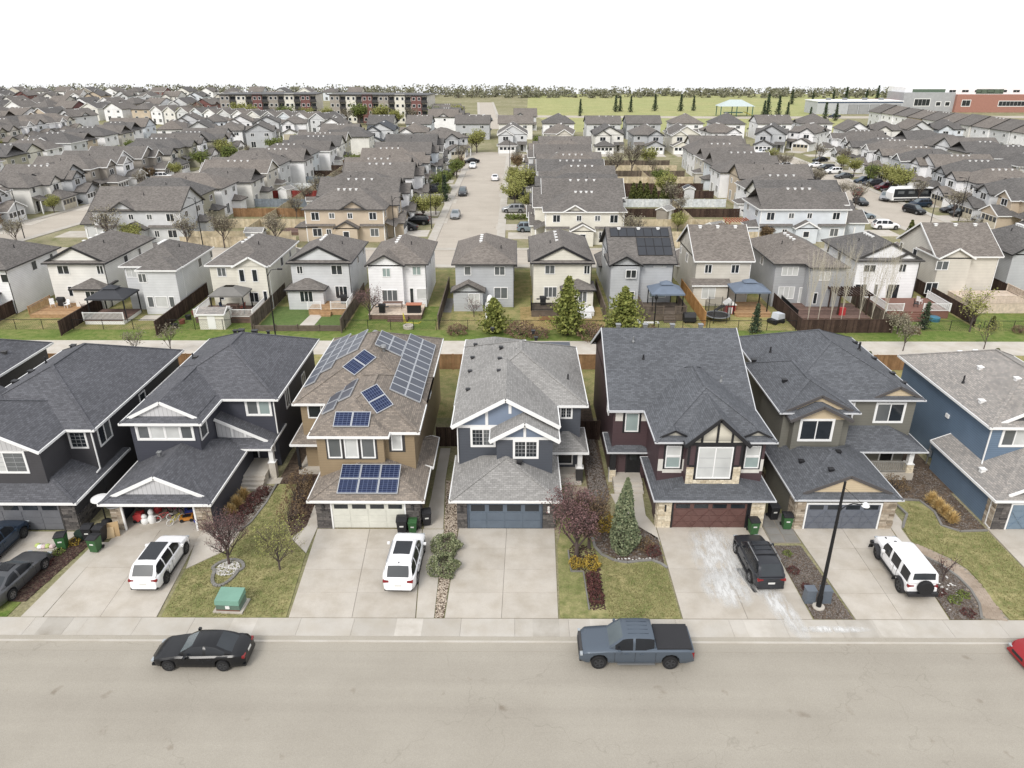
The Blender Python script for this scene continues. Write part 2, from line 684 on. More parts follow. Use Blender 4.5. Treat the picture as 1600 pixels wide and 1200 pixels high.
driveway('concrete driveway below the open cluttered garage', [(-26.6, 32.42), (-20.2, 32.42), (-20.9, 41.1), (-26.4, 41.1)], 2, 4)
flat('driveway_strip', [(-27.9, 32.42), (-26.65, 32.42), (-26.45, 39.4), (-27.3, 39.4)], .03, CONC2)
driveway('concrete driveway in front of the solar panelled house', [(-12.75, 32.42), (-5.6, 32.42), (-6.2, 40.9), (-13.2, 40.9)], 2, 4)
flat('driveway_strip', [(-5.55, 32.42), (-4.55, 32.42), (-4.75, 40.9), (-6.15, 40.9)], .04, CONC2)
driveway('wide bare concrete driveway below the slate blue garage', [(-3.95, 32.42), (2.45, 32.42), (2.65, 41.0), (-3.75, 41.0)], 2, 4)
d4 = driveway('chalk-splashed concrete driveway below the dark red garage door', [(9.45, 32.42), (16.75, 32.42), (16.6, 41.2), (9.5, 41.2)], 2, 4)
driveway('concrete driveway below the grey garage with diagonal door panels', [(19.15, 32.42), (24.4, 32.42), (25.15, 41.1), (18.6, 41.1)], 2, 4)
driveway('concrete driveway at the right edge before the teal blue house', [(31.4, 32.42), (38.5, 32.42), (37.6, 41.2), (31.6, 41.2)], 2, 4)
driveway('concrete driveway at the left edge with two parked cars', [(-40.5, 32.42), (-30.9, 32.42), (-28.9, 40.5), (-40.3, 40.5)], 3, 4)

# white chalky wash spilt down the driveway and over the walk
t = NT('chalk_wash')
mp = t.n('Mapping')
t.l(t.pos(), mp.inputs[0])
mp.inputs['Scale'].default_value = (2.2, .55, 1)
f = t.noise(1.1, mp.outputs[0], 6, .68)
t.base(P(238, 238, 236, .9))
t.rough(.9)
tex = t.n('TexCoord')
gx = t.n('TexGradient', gradient_type='SPHERICAL')
mp2 = t.n('Mapping')
t.l(tex.outputs['Object'], mp2.inputs[0])
t.l(mp2.outputs[0], gx.inputs[0])
mul = t.n('Math', operation='MULTIPLY')
t.l(gx.outputs['Fac'], mul.inputs[0])
t.l(t.ramp(f, (.38, (0, 0, 0)), (.66, (1.5, 1.5, 1.5))), mul.inputs[1])
mc = t.n('Math', operation='MINIMUM', i_1=.68)
t.l(mul.outputs[0], mc.inputs[0])
t.l(mc.outputs[0], t.b.inputs['Alpha'])
CHALK = t.m
for nm, x, y, sx, sy, rz in (('chalk_stain', 12.9, 38.2, 1.9, 3.6, .03), ('chalk_stain', 15.1, 34.0, .85, 3.6, .22), ('chalk_stain', 17.6, 31.6, 2.4, .3, 0), ('chalk_stain', 12.6, 35.0, 1.7, 1.9, 0)):
    mm = MB().box(-1, 1, -1, 1, -.0015, .0015)
    o = put(nm, mm.mesh(nm, CHALK), None, (x, y, .064 + rnd.uniform(0, .004)), rz)
    o.scale = (sx, sy, 1)
    struct(o)

# lawns and beds between the driveways (each a low slab of its own)
def lawn(label, pts, mat=GRASS, z=.05):
    o = flat('lawn', pts, z, mat, z0=-.05)
    o['label'] = label
    return o


lawn('patchy lawn with the green utility box', [(-19.95, 32.45), (-12.9, 32.45), (-13.3, 38.2), (-14.6, 39.7), (-15.6, 41.5), (-16.2, 46.5), (-17.4, 46.5), (-17.8, 42.0), (-18.3, 38.6), (-20.3, 36.6)])
lawn('narrow dry lawn right of the bare driveway', [(2.55, 32.45), (9.35, 32.45), (9.35, 37.0), (8.7, 37.6), (6.6, 37.4), (5.2, 38.6), (5.0, 41.5), (4.7, 43.5), (3.6, 43.5), (2.75, 39.2)])
lawn('green and straw lawn beside the curved paver path', [(27.85, 32.45), (31.3, 32.45), (31.45, 40.8), (29.6, 40.7), (28.7, 41.4), (29.0, 43.1), (28.7, 44.4), (27.5, 44.5), (26.9, 44.1), (27.0, 42.8), (26.4, 41.8), (26.0, 41.1), (25.9, 39.7), (26.7, 38.9), (27.45, 38.0), (27.95, 36.9), (27.97, 35.4), (27.75, 33.9)], GRASS)
lawn('strip of grass beside the far left driveway', [(-30.3, 32.45), (-28.7, 32.45), (-28.6, 33.6), (-29.8, 33.7)], GRASSG)


def bed(name, label, pts, n, smat, r=(.04, .09), base=DIRT, z=.045, seed=1):
    o = flat(name, pts, z, base, z0=-.05)
    o['label'] = label
    q = random.Random(seed)
    m = MB()
    xs, ys = [p[0] for p in pts], [p[1] for p in pts]

    def inside(x, y):
        c = False
        for i in range(len(pts)):
            (x1, y1), (x2, y2) = pts[i], pts[i - 1]
            if (y1 > y) != (y2 > y) and x < (x2 - x1) * (y - y1) / (y2 - y1) + x1:
                c = not c
        return c
    k = 0
    while k < n:
        x, y = q.uniform(min(xs), max(xs)), q.uniform(min(ys), max(ys))
        if inside(x, y):
            m.stone((x, y, z - .005), q.uniform(*r), q)
            k += 1
    g = stuff(m.build('gravel', smat, o))
    return o


bed('gravel_bed', 'pale gravel strip with two round shrubs', [(-4.5, 32.45), (-4.0, 32.45), (-3.85, 41.0), (-3.9, 46.8), (-5.2, 46.8), (-4.7, 40.9)][0:1] + [(-4.02, 32.45), (-3.82, 41.0), (-3.9, 47), (-5.1, 47), (-4.7, 40.9)], 2600, STONES_T, (.03, .07), seed=2)
bed('gravel_bed', 'dark gravel bed holding the street lamp and grey boxes', [(16.85, 32.45), (19.05, 32.45), (18.45, 39.2), (17.2, 39.2), (16.65, 39.2)], 3400, STONES_D, (.022, .055), seed=3)
bed('planting_bed', 'stony planting bed between the white off-roader and the paver path', [(24.5, 32.45), (26.2, 32.45), (26.75, 33.7), (26.95, 34.95), (26.85, 36.1), (26.4, 37.3), (25.7, 38.2), (25.2, 39.0), (24.95, 39.0)], 2600, STONES_D, (.025, .06), seed=4)
bed('planting_bed', 'brown mulch strip between the left driveways', [(-30.6, 33.7), (-28.4, 33.7), (-27.5, 39.6), (-28.7, 40.6)], 1300, MULCH, (.04, .09), seed=5)
bed('planting_bed', 'rock bed under the variegated columnar evergreen', [(5.35, 41.8), (5.2, 38.8), (6.7, 37.6), (8.7, 37.8), (9.3, 37.2), (9.4, 40.0), (8.2, 41.4), (7.4, 42.6)], 700, STONES_D, (.04, .09), seed=6)
bed('planting_bed', 'dark mulch bed around the purple tree', [(3.5, 36.6), (4.3, 36.6), (4.3, 33.1), (5.2, 33.1), (5.3, 36.6), (5.1, 38.8), (3.9, 39.4), (3.4, 38.6)], 1200, MULCH, (.04, .08), seed=7)
bed('planting_bed', 'shaded stony side bed between the blue and plum houses', [(3.6, 43.6), (4.9, 43.6), (5.4, 42.0), (6.8, 44.8), (6.4, 56), (5.6, 56), (5.4, 46)], 2200, STONES_D, (.04, .09), seed=8)
bed('planting_bed', 'mulch bed with ornamental grasses by the teal blue wall', [(28.8, 41.5), (29.6, 40.85), (31.5, 40.95), (31.5, 49.2), (29.6, 49.2), (26.6, 46.8), (26.6, 44.3), (27.5, 44.7), (28.8, 44.6), (29.15, 43.1)], 1500, STONES_D, (.03, .07), seed=9)
bed('planting_bed', 'brushy brown bed beside the front walk', [(-17.35, 46.6), (-16.1, 46.6), (-15.5, 41.6), (-14.7, 40.1), (-14.0, 41.3), (-14.3, 47.6), (-16.4, 49.5)], 900, MULCH, (.04, .09), seed=10)
bed('planting_bed', 'stony bed with red shrubs by the front walk', [(-20.1, 42.2), (-18.2, 40.6), (-17.8, 42.4), (-17.6, 46.2), (-18.7, 46.4)], 700, STONES, (.04, .09), seed=12)

# garden walks
def walkway(label, pts, z=.045, mat=CONC2, n=1):
    o = flat('walkway', pts, z, mat, z0=-.05)
    o['label'] = label
    return o


walkway('front walk climbing to the open-garage house', [(-20.9, 40.0), (-20.3, 36.7), (-18.4, 38.7), (-18.3, 40.5), (-20.0, 42.1), (-19.6, 45.0), (-18.8, 46.5), (-17.4, 46.6), (-17.4, 47.4), (-20.2, 47.4), (-20.5, 44.8)])
walkway('concrete apron left of the solar house garage', [(-13.3, 38.3), (-13.25, 41.0), (-13.5, 46.5), (-14.25, 46.5), (-14.0, 41.3), (-14.6, 39.8)])
walkway('side walk right of the solar house garage', [(-6.1, 41.0), (-4.8, 41.0), (-5.2, 47), (-5.2, 52), (-6.0, 52), (-6.0, 45)])
walkway('exposed aggregate walk to the blue house porch', [(2.75, 39.3), (3.5, 43.5), (3.6, 46.3), (5.3, 46.3), (5.35, 44.6), (4.75, 43.6), (3.0, 41.0)], .04, BRICKP)
walkway('concrete walk up to the plum house porch', [(8.3, 41.4), (9.45, 39.6), (9.45, 41.2), (9.0, 42.6), (9.2, 45.3), (6.9, 45.3), (7.3, 42.8)])
walkway('concrete walk beside the grey garage of the olive house', [(25.2, 41.0), (25.1, 39.2), (25.75, 39.3), (25.85, 41.1), (26.3, 41.9), (26.3, 43.6), (25.3, 43.6)])
# square stepping slabs right of the plum house garage
sp = struct(MB().box(-.95, 1.0, -1.7, 1.7, -.05, .03).build('stepping_stones', JOINT))
sp.location = (17.6, 41.2, 0)
for i in range(2):
    for j in range(4):
        put('slab', MB().box(-.88 + i * .95, -.02 + i * .95, -1.62 + j * .83, -.86 + j * .83, .01, .055).mesh('slab', EDGING), sp)
# curved paver path: each paver a piece
pv = struct(MB().prism([(x, y, -.05) for x, y in [(26.3, 32.45), (27.75, 32.45), (27.65, 33.9), (27.87, 35.4), (27.85, 36.9), (27.35, 38.0), (26.6, 38.8), (25.85, 39.55), (25.25, 39.05), (25.8, 38.25), (26.5, 37.3), (26.95, 36.1), (27.05, 34.95), (26.85, 33.7)]], (0, 0, .08)).build('paver_path', JOINT))
pv['label'] = 'curved tan paver path through the front garden'
ctr = [(27.0, 32.55), (27.25, 33.8), (27.45, 35.2), (27.38, 36.5), (26.92, 37.65), (26.2, 38.55), (25.6, 39.2)]
pm = MB().box(-.14, .14, -.1, .1, -.02, .03).mesh('paver', BRICKP)
for k in range(44):
    f = k / 44 * (len(ctr) - 1)
    i = min(int(f), len(ctr) - 2)
    a, b = Vector(ctr[i]), Vector(ctr[i + 1])
    p = a.lerp(b, f - i)
    d = (b - a).normalized()
    nrm = Vector((-d.y, d.x))
    hw = .62 - .12 * k / 44
    w = max(3, int(2 * hw / .29))
    for j in range(w):
        c = p + nrm * ((j - (w - 1) / 2) * .29 + (.07 if k % 2 else -.07))
        o = put('paver', pm, pv, (c.x, c.y, .02 + rnd.uniform(-.004, .004)), math.atan2(d.y, d.x) + math.pi / 2)


def edging(label, pts, r=.09):
    m = MB()
    for a, b in zip(pts, pts[1:]):
        m.bar((*a, .05), (*b, .05), r * 2, .14)
    o = struct(m.build('garden_edging', EDGING))
    o['label'] = label
    return o


edging('grey curb edging winding round the evergreen bed', [(4.95, 42.6), (5.05, 40.6), (5.15, 39.0), (5.5, 38.2), (6.2, 37.6), (7.0, 37.4), (7.8, 37.55), (8.6, 37.65), (9.1, 37.3), (9.4, 36.9)])
edging('thin curb edging round the purple tree bed', [(3.4, 38.6), (3.45, 36.5), (4.2, 36.5), (4.25, 33.1)], .04)
edging('grey curb edging between lawn and ornamental grasses', [(27.4, 44.62), (28.75, 44.52), (29.08, 43.1), (28.72, 41.45), (29.6, 40.78), (31.45, 40.9)], .08)
edging('short curb edging beside the olive garage walk', [(26.85, 44.2), (27.05, 42.8), (26.4, 41.85), (26.0, 41.2)], .08)
edging('curb edging round the stony planting bed', [(25.2, 39.05), (25.75, 38.25), (26.45, 37.3), (26.9, 36.1), (27.0, 34.95), (26.8, 33.7), (26.25, 32.5)], .07)
edging('curb edging around the red shrub bed', [(-20.1, 42.3), (-19.4, 41.3), (-18.4, 40.6), (-17.9, 41.6), (-17.6, 44), (-17.6, 46.4)], .07)
# ---------------------------------------------------------------- houses
GRILLE = plain('grey_muntin', P(176, 178, 180), .5, var=0)


class House:
    def __init__(s, label, ox=0, oy=0, rz=0, name='house', cat='house', group=None, local=False):
        """ox, oy: base point; parts are given in world metres unless local (then about the base point, front facing -y)"""
        s.root = thing(name, label, cat, (ox, oy, 0), rz, group)
        s.off = None if local else (ox, oy, 0)

    def part(s, mb, name, mat, uv=False, parent=None, smooth=0):
        return mb.build(name, mat, parent or s.root, uv, smooth, s.off)

    def wall(s, x0, x1, y0, y1, z0, z1, mat, name='wall'):
        return s.part(MB().box(x0, x1, y0, y1, z0, z1), name, mat, True)

    def roof(s, x0, x1, y0, y1, z, axis, p, ends, mat, trim, gm=None, oh=.4, name='roof', ridge=False, fh=.15, rake=.2, soffit=True, gname='gable_wall', eaves=True):
        T = (lambda a, b, c: (a, b, c)) if axis == 'y' else (lambda a, b, c: (b, a, c))
        a0, a1, b0, b1 = (x0, x1, y0, y1) if axis == 'y' else (y0, y1, x0, x1)
        half, am = (a1 - a0) / 2, (a0 + a1) / 2
        L = b1 - b0
        e0 = half if ends[0] == 'h' else 0
        e1 = half if ends[1] == 'h' else 0
        if e0 + e1 > L * .98:
            k = L * .98 / (e0 + e1)
            e0, e1 = e0 * k, e1 * k
        rise = half * p
        A, B, C, D = (a0, b0, z), (a1, b0, z), (a1, b1, z), (a0, b1, z)
        Pp, Q = (am, b0 + e0, z + rise), (am, b1 - e1, z + rise)
        m = MB()
        tt = lambda *q: [T(*k) for k in q]
        m.up(*tt(A, Pp, Q, D))
        m.up(*tt(B, C, Q, Pp))
        if ends[0] == 'h':
            m.up(*tt(A, B, Pp))
        if ends[1] == 'h':
            m.up(*tt(C, D, Q))
        if ridge:
            lines = [(Pp, Q)]
            if ends[0] == 'h':
                lines += [(A, Pp), (B, Pp)]
            if ends[1] == 'h':
                lines += [(C, Q), (D, Q)]
            for a, b in lines:
                m.bar(T(*a), T(*b), .24, .035)
        ro = s.part(m, name, mat, True)
        f = MB()
        t = .06
        zz0, zz1 = z - fh, z + .015

        def bx(u0, u1, w0, w1):
            if axis == 'y':
                f.box(u0, u1, w0, w1, zz0, zz1)
            else:
                f.box(w0, w1, u0, u1, zz0, zz1)
        lo = b0 - (t if ends[0] == 'h' else 0)
        hi = b1 + (t if ends[1] == 'h' else 0)
        if eaves:
            bx(a0 - t, a0 + .01, lo, hi)
            bx(a1 - .01, a1 + t, lo, hi)
        if soffit:
            s0 = b0 + (.0 if ends[0] == 'h' else oh)
            s1 = b1 - (.0 if ends[1] == 'h' else oh)
            f.add([T(a0, s0, z - fh * .7), T(a1, s0, z - fh * .7), T(a1, s1, z - fh * .7), T(a0, s1, z - fh * .7)], [(0, 1, 2, 3)])
        for e, b, sg in ((ends[0], b0, 1), (ends[1], b1, -1)):
            if e == 'h':
                bx(a0 + .01, a1 - .01, min(b - t * sg, b + .01 * sg), max(b - t * sg, b + .01 * sg))
            elif e == 'g':
                for ax in (a0, a1):
                    dz = .02 - rake / 2
                    q0, q1 = T(ax + (-.03 if ax == a0 else .03), b - .03 * sg, z + dz - .015), T(am, b - .03 * sg, z + rise + dz)
                    f.bar(q0, q1, .06, rake)
                if gm is not None:
                    w = b + oh * sg
                    zb = z - fh
                    g = [T(a0 + oh, w, zb), T(a1 - oh, w, zb), T(a1 - oh, w, z + oh * p - .05), T(am, w, z + rise - .06), T(a0 + oh, w, z + oh * p - .05)]
                    s.part(MB().prism(g, T(0, .12 * sg, 0)), gname, gm, True)
        fo = f.build('fascia', trim, ro, off=s.off)
        return ro

    def _pt(s, face, c):
        return {'S': lambda u, d, z: (u, c - d, z), 'N': lambda u, d, z: (u, c + d, z), 'E': lambda u, d, z: (c + d, u, z), 'W': lambda u, d, z: (c - d, u, z)}[face]

    def _bx(s, m, face, c, u0, u1, z0, z1, d0, d1):
        f = s._pt(face, c)
        a, b = f(u0, d0, z0), f(u1, d1, z1)
        m.box(min(a[0], b[0]), max(a[0], b[0]), min(a[1], b[1]), max(a[1], b[1]), a[2], b[2])

    def win(s, face, c, u0, u1, z0, z1, trim=WHITE, panes=(GLASS,), tw=.1, grid=None, sash=None, split=None, sill=False, depth=.06, name='window', simple=False):
        """framed window with one pane per sash; split: sash boundaries (fractions); grid: muntins (cols, rows) per sash"""
        m = MB()
        s._bx(m, face, c, u0, u1, z1 - tw, z1, 0, depth)
        s._bx(m, face, c, u0, u1, z0, z0 + tw, 0, depth)
        s._bx(m, face, c, u0, u0 + tw, z0 + tw, z1 - tw, 0, depth)
        s._bx(m, face, c, u1 - tw, u1, z0 + tw, z1 - tw, 0, depth)
        n = len(panes)
        split = split or [i / n for i in range(n + 1)]
        iu0, iu1 = u0 + tw, u1 - tw
        us = [iu0 + (iu1 - iu0) * k for k in split]
        for k in us[1:-1]:
            s._bx(m, face, c, k - .035, k + .035, z0 + tw, z1 - tw, 0, depth - .012)
        o = s.part(m, name, trim)
        if simple:
            pm = MB()
            s._bx(pm, face, c, iu0, iu1, z0 + tw, z1 - tw, -.02, .012)
            pm.build('pane', panes[0], o, off=s.off)
            return o
        for i, pn in enumerate(panes):
            g0, g1 = us[i] + (.035 if i else 0), us[i + 1] - (.035 if i < n - 1 else 0)
            f0, f1 = z0 + tw, z1 - tw
            if sash:
                sm = MB()
                w = .05
                s._bx(sm, face, c, g0, g1, f1 - w, f1, .0, depth - .025)
                s._bx(sm, face, c, g0, g1, f0, f0 + w, .0, depth - .025)
                s._bx(sm, face, c, g0, g0 + w, f0 + w, f1 - w, .0, depth - .025)
                s._bx(sm, face, c, g1 - w, g1, f0 + w, f1 - w, .0, depth - .025)
                sm.build('sash', sash, o, off=s.off)
                g0, g1, f0, f1 = g0 + w, g1 - w, f0 + w, f1 - w
            pm = MB()
            s._bx(pm, face, c, g0, g1, f0, f1, -.02, .012)
            pm.build('pane', pn, o, off=s.off)
            if grid:
                gm = MB()
                cw, rh = (g1 - g0) / grid[0], (f1 - f0) / grid[1]
                for k in range(1, grid[0]):
                    s._bx(gm, face, c, g0 + k * cw - .011, g0 + k * cw + .011, f0, f1, .012, .03)
                for k in range(1, grid[1]):
                    s._bx(gm, face, c, g0, g1, f0 + k * rh - .011, f0 + k * rh + .011, .012, .029)
                gm.build('grille', GRILLE, o, off=s.off)
        if sill:
            sm = MB()
            s._bx(sm, face, c, u0 - .06, u1 + .06, z0 - .1, z0 - .002, 0, .11)
            sm.build('sill', trim, o, off=s.off)
        return o

    def garage(s, face, c, u0, u1, h, mat, trim=WHITE, nc=4, nr=4, glaze=True, cross=False, tw=.1, z0=.06):
        """sectional door: backing slab, one piece per panel, a row of small panes, trim round the opening"""
        m = MB()
        s._bx(m, face, c, u0, u1, z0, h, 0, .02)
        o = s.part(m, 'garage_door', mat)
        w, r = (u1 - u0) / nc, (h - z0) / nr
        for i in range(nc):
            for j in range(nr):
                pm = MB()
                a0, a1, b0, b1 = u0 + i * w + .04, u0 + (i + 1) * w - .04, z0 + j * r + .03, z0 + (j + 1) * r - .025
                if glaze and j == nr - 1:
                    s._bx(pm, face, c, a0 + .1, a1 - .1, b0 + .04, b1 - .06, .015, .035)
                    pm.build('pane', GLASS, o, off=s.off)
                else:
                    s._bx(pm, face, c, a0, a1, b0, b1, .015, .045)
                    pm.build('panel', mat, o, off=s.off)
        if cross:
            for i in range(nc):
                cm = MB()
                f = s._pt(face, c)
                a0, a1 = u0 + i * w + .05, u0 + (i + 1) * w - .05
                zt = z0 + (nr - 1) * r - .03
                cm.bar(f(a0, .055, z0 + .05), f(a1, .055, zt), .03, .07, up=f(0, 1, 0) and ((0, 1, 0) if face in 'SN' else (1, 0, 0)))
                cm.bar(f(a1, .052, z0 + .05), f(a0, .052, zt), .03, .07, up=((0, 1, 0) if face in 'SN' else (1, 0, 0)))
                cm.build('cross_brace', mat, o, off=s.off)
        t = MB()
        s._bx(t, face, c, u0 - tw, u0, 0, h + tw, 0, .07)
        s._bx(t, face, c, u1, u1 + tw, 0, h + tw, 0, .07)
        s._bx(t, face, c, u0, u1, h, h + tw, 0, .07)
        t.build('door_frame', trim, o, off=s.off)
        return o

    def stone(s, face, c, u0, u1, z0, z1, mat, seed=1, hh=(.11, .19), ww=(.22, .6)):
        q = random.Random(seed)
        m = MB()
        z = z0
        while z < z1 - .04:
            h = min(q.uniform(*hh), z1 - z)
            u = u0
            while u < u1 - .03:
                w = min(q.uniform(*ww), u1 - u)
                if u1 - u - w < .1:
                    w = u1 - u
                s._bx(m, face, c, u + .008, u + w - .008, z + .007, z + h - .007, -.02, q.uniform(.04, .085))
                u += w
            z += h
        o = m.build('stone_veneer', mat, s.root, off=s.off)
        o['kind'] = 'stuff'
        return o

    def trimbar(s, name, mat, *boxes):
        """boxes: (face, c, u0, u1, z0, z1, depth)"""
        for b in boxes:
            m = MB()
            s._bx(m, b[0], b[1], b[2], b[3], b[4], b[5], -.01, b[6])
            s.part(m, name, mat)

    def vent(s, x, y, z, mat=BLACK, p=.5, k=.3):
        m = MB()
        m.box(x - k / 2, x + k / 2, y - k / 2, y + k / 2, z - .15, z + .1)
        m.box(x - k / 2 - .05, x + k / 2 + .05, y - k / 2 - .05, y + k / 2 + .05, z + .1, z + .16)
        s.part(m, 'roof_vent', mat)

    def stack(s, x, y, z, h=.4, mat=BLACK, r=.06):
        m = MB().cyl((x, y, z - .2), (x, y, z + h), r, r, 8)
        m.cyl((x, y, z - .1), (x, y, z + .06), r * 2, r * 1.3, 8)
        s.part(m, 'plumbing_stack', mat)

    def spout(s, x, y, z0, z1, dx, dy, mat=WHITE):
        m = MB().bar((x, y, z0), (x, y, z1), .08, .07)
        m.bar((x, y, z0 + .03), (x + dx, y + dy, z0 - .02), .08, .07)
        s.part(m, 'downspout', mat)

    def porch_post(s, x, y, z1, base, bmat, w=.28, mat=WHITE, seed=3):
        s.part(MB().box(x - w / 2, x + w / 2, y - w / 2, y + w / 2, base, z1), 'porch_post', mat)
        k = w * .75
        b = s.part(MB().box(x - k, x + k, y - k, y + k, 0, base), 'post_base', bmat)
        s.part(MB().box(x - k - .04, x + k + .04, y - k - .04, y + k + .04, base, base + .05), 'post_cap', mat)

    def steps(s, x0, x1, y0, n, rise, run, mat=CONC2, top=1.5):
        """concrete landing and steps climbing towards +y"""
        for i in range(n):
            s.part(MB().box(x0, x1, y0 + i * run, y0 + (i + 1) * run - .004, 0, (i + 1) * rise), 'step', mat)
        s.part(MB().box(x0, x1, y0 + n * run, y0 + n * run + top, 0, n * rise + .0), 'landing', mat)

    def door(s, face, c, u0, u1, z0, z1, mat, trim=WHITE):
        m = MB()
        s._bx(m, face, c, u0, u1, z0, z1, 0, .05)
        o = s.part(m, 'front_door', mat)
        t = MB()
        s._bx(t, face, c, u0 - .1, u0, z0, z1 + .1, 0, .07)
        s._bx(t, face, c, u1, u1 + .1, z0, z1 + .1, 0, .07)
        s._bx(t, face, c, u0, u1, z1, z1 + .1, 0, .07)
        t.build('door_frame', trim, o, off=s.off)
        p = MB()
        s._bx(p, face, c, u0 + .2, u1 - .2, z0 + 1.1, z1 - .2, .045, .06)
        p.build('pane', GLASS, o, off=s.off)
        return o


LGREY_T = plain('pale_grey_gutter', P(214, 216, 220), .5, var=.03)
FRONT = 'houses along the near street'
E_, G_ = 5.85, 2.42


def gablet(h, xc, hw, y0, y1, z, p, rmat, trim, gm, rake=.2, oh=.12):
    """small ornamental gable set on a roof slope, ridge running back into it"""
    return h.roof(xc - hw, xc + hw, y0, y1, z, 'y', p, 'gx', rmat, trim, gm, oh, 'gablet_roof', fh=.05, rake=rake, soffit=False, eaves=False)


# --- far left house, only its roof corner and side wall in view
h = House('charcoal roofed dark house cut off at the left edge, leftmost of the near row', -45.5, 43, group=FRONT)
h.wall(-50.3, -41.15, 43.4, 60.0, 0, E_, W_CHAR)
h.roof(-50.7, -40.75, 43.0, 60.45, E_, 'y', .5, 'hh', RF_CHAR, WHITE, ridge=True)
for x, y in ((-42.1, 56.2), (-42.4, 54.4), (-43.0, 51.0)):
    h.vent(x, y, E_ + (-40.75 - x) * .5 + .02, DTRIM)

# --- first house: charcoal with closed grey garage
h = House('charcoal sided house with closed grey garage door at the left edge', -33.6, 41, group=FRONT)
h.wall(-38.4, -28.9, 44.4, 58.3, 0, E_, W_CHAR)
h.wall(-38.4, -30.8, 41.5, 44.4, 0, E_, W_CHAR)
h.wall(-38.4, -28.95, 40.75, 44.4, 0, G_, W_CHAR)
h.roof(-38.8, -28.5, 43.97, 58.7, E_, 'y', .5, 'hh', RF_CHAR, WHITE, ridge=True)
h.roof(-38.8, -30.42, 40.95, 48.5, E_, 'y', .5, 'gh', RF_CHAR, WHITE, W_LGREY, .45, ridge=True)
gablet(h, -36.6, 1.9, 43.0, 47.5, 6.5, .55, RF_CHAR, WHITE, W_LGREY)
h.roof(-39.0, -28.53, 40.3, 47.6, G_, 'y', .42, 'hh', RF_CHAR, WHITE, ridge=True)
h.win('S', 41.5, -36.0, -31.75, 3.95, 5.6, WHITE, (GLASS2, BLIND, GLASS2), .14, (2, 4))
h.trimbar('belly_band', WHITE, ('S', 41.5, -38.4, -30.8, 5.62, 5.8, .05))
h.win('S', 44.4, -30.6, -29.35, 4.2, 5.55, WHITE, (GLASS,), .12, (3, 4))
h.win('E', -28.9, 44.9, 46.6, 4.0, 5.5, WHITE, (GLASS, GLASS2), .1)
h.win('E', -28.9, 51.0, 52.0, 3.6, 5.2, WHITE, (GLASS,), .1)
h.garage('S', 40.75, -35.1, -30.0, 2.0, plain('grey_garage_paint', P(112, 114, 120), .5), DTRIM)
h.stone('S', 40.75, -29.9, -28.95, 0, G_ - .15, VEN_GREY, 5)
h.stone('E', -28.95, 40.75, 43.2, 0, 1.2, VEN_GREY, 6)
h.stone('S', 40.75, -30.0, -29.9, 0, .01, VEN_GREY, 6)
h.spout(-28.85, 44.2, 2.7, 5.7, 0, -.5)
for x, y in ((-36.2, 56.1), (-35.5, 56.2), (-34.8, 56.3), (-37.6, 52.4), (-37.9, 50.8), (-38.1, 49.4)):
    h.vent(x, y, E_ + min((x + 38.8), (58.7 - y)) * .5 + .02, BLACK, k=.34)
h.vent(-35.5, 44.1, 7.6, BLACK)
h.stack(-37.0, 53.5, 6.8, .5)

# --- second house: blue charcoal with the open cluttered garage
h = House('blue charcoal house with white gables and an open garage full of toys', -22.5, 41, group=FRONT)
h.wall(-26.8, -18.0, 49.25, 61.0, 0, E_, W_NAVYGREY)
h.wall(-26.75, -22.05, 45.3, 49.25, 0, E_, W_NAVYGREY)
h.roof(-27.25, -17.5, 48.85, 61.4, E_, 'y', .5, 'hh', RF_CHAR, WHITE, ridge=True)
h.roof(-27.22, -21.6, 44.9, 55.0, E_, 'y', .5, 'hh', RF_CHAR, WHITE, ridge=True)
gablet(h, -24.4, 2.35, 45.35, 49.0, E_ + .28, .5, RF_CHAR, WHITE, W_LGREY, .22)
h.roof(-27.0, -19.72, 40.18, 49.3, G_, 'y', .46, 'hh', RF_CHAR, WHITE, ridge=True)
gablet(h, -23.35, 3.0, 40.75, 45.5, G_ + .3, .48, RF_CHAR, WHITE, W_LGREY, .24)
# garage shell, open at the front
g = MB().box(-26.7, -26.5, 40.75, 49, 0, G_).box(-20.2, -20.0, 40.75, 49, 0, G_).box(-26.5, -20.2, 47.5, 47.7, 0, G_).box(-26.5, -20.2, 40.75, 40.95, 2.12, G_)
h.part(g, 'garage_wall', W_NAVYGREY, True)
h.part(MB().box(-26.5, -20.2, 40.75, 47.5, 0, .06), 'garage_floor', CONC)
h.stone('S', 40.75, -26.7, -25.95, 0, 2.2, VEN_MIX, 7)
h.stone('S', 40.75, -21.05, -20.0, 0, 2.2, VEN_MIX, 8)
h.part(MB().box(-26.5, -25.95, 40.78, 40.95, 0, 2.12), 'garage_pier', W_NAVYGREY, True)
h.part(MB().box(-21.05, -20.2, 40.78, 40.95, 0, 2.12), 'garage_pier', W_NAVYGREY, True)
h.trimbar('door_frame', WHITE, ('S', 40.75, -25.95, -25.83, 0, 2.12, .1), ('S', 40.75, -21.17, -21.05, 0, 2.12, .1), ('S', 40.75, -25.83, -21.17, 2.02, 2.12, .09))
h.win('S', 45.3, -26.4, -22.35, 4.35, 5.6, WHITE, (GLASS2, BLIND, BLIND, GLASS2), .13, None, WHITE, [0, .22, .5, .78, 1])
h.win('E', -22.05, 45.5, 46.7, 4.2, 5.5, WHITE, (GLASS,), .1)
h.win('S', 49.25, -20.1, -18.15, 4.3, 5.65, WHITE, (GLASS2, TEALG), .12, None, WHITE)
h.win('E', -18.0, 52, 53, 3.5, 5.2, WHITE, (GLASS, GLASS), .09)
h.win('E', -18.0, 56.6, 57.6, 2.6, 4.4, WHITE, (GLASS, GLASS), .09)
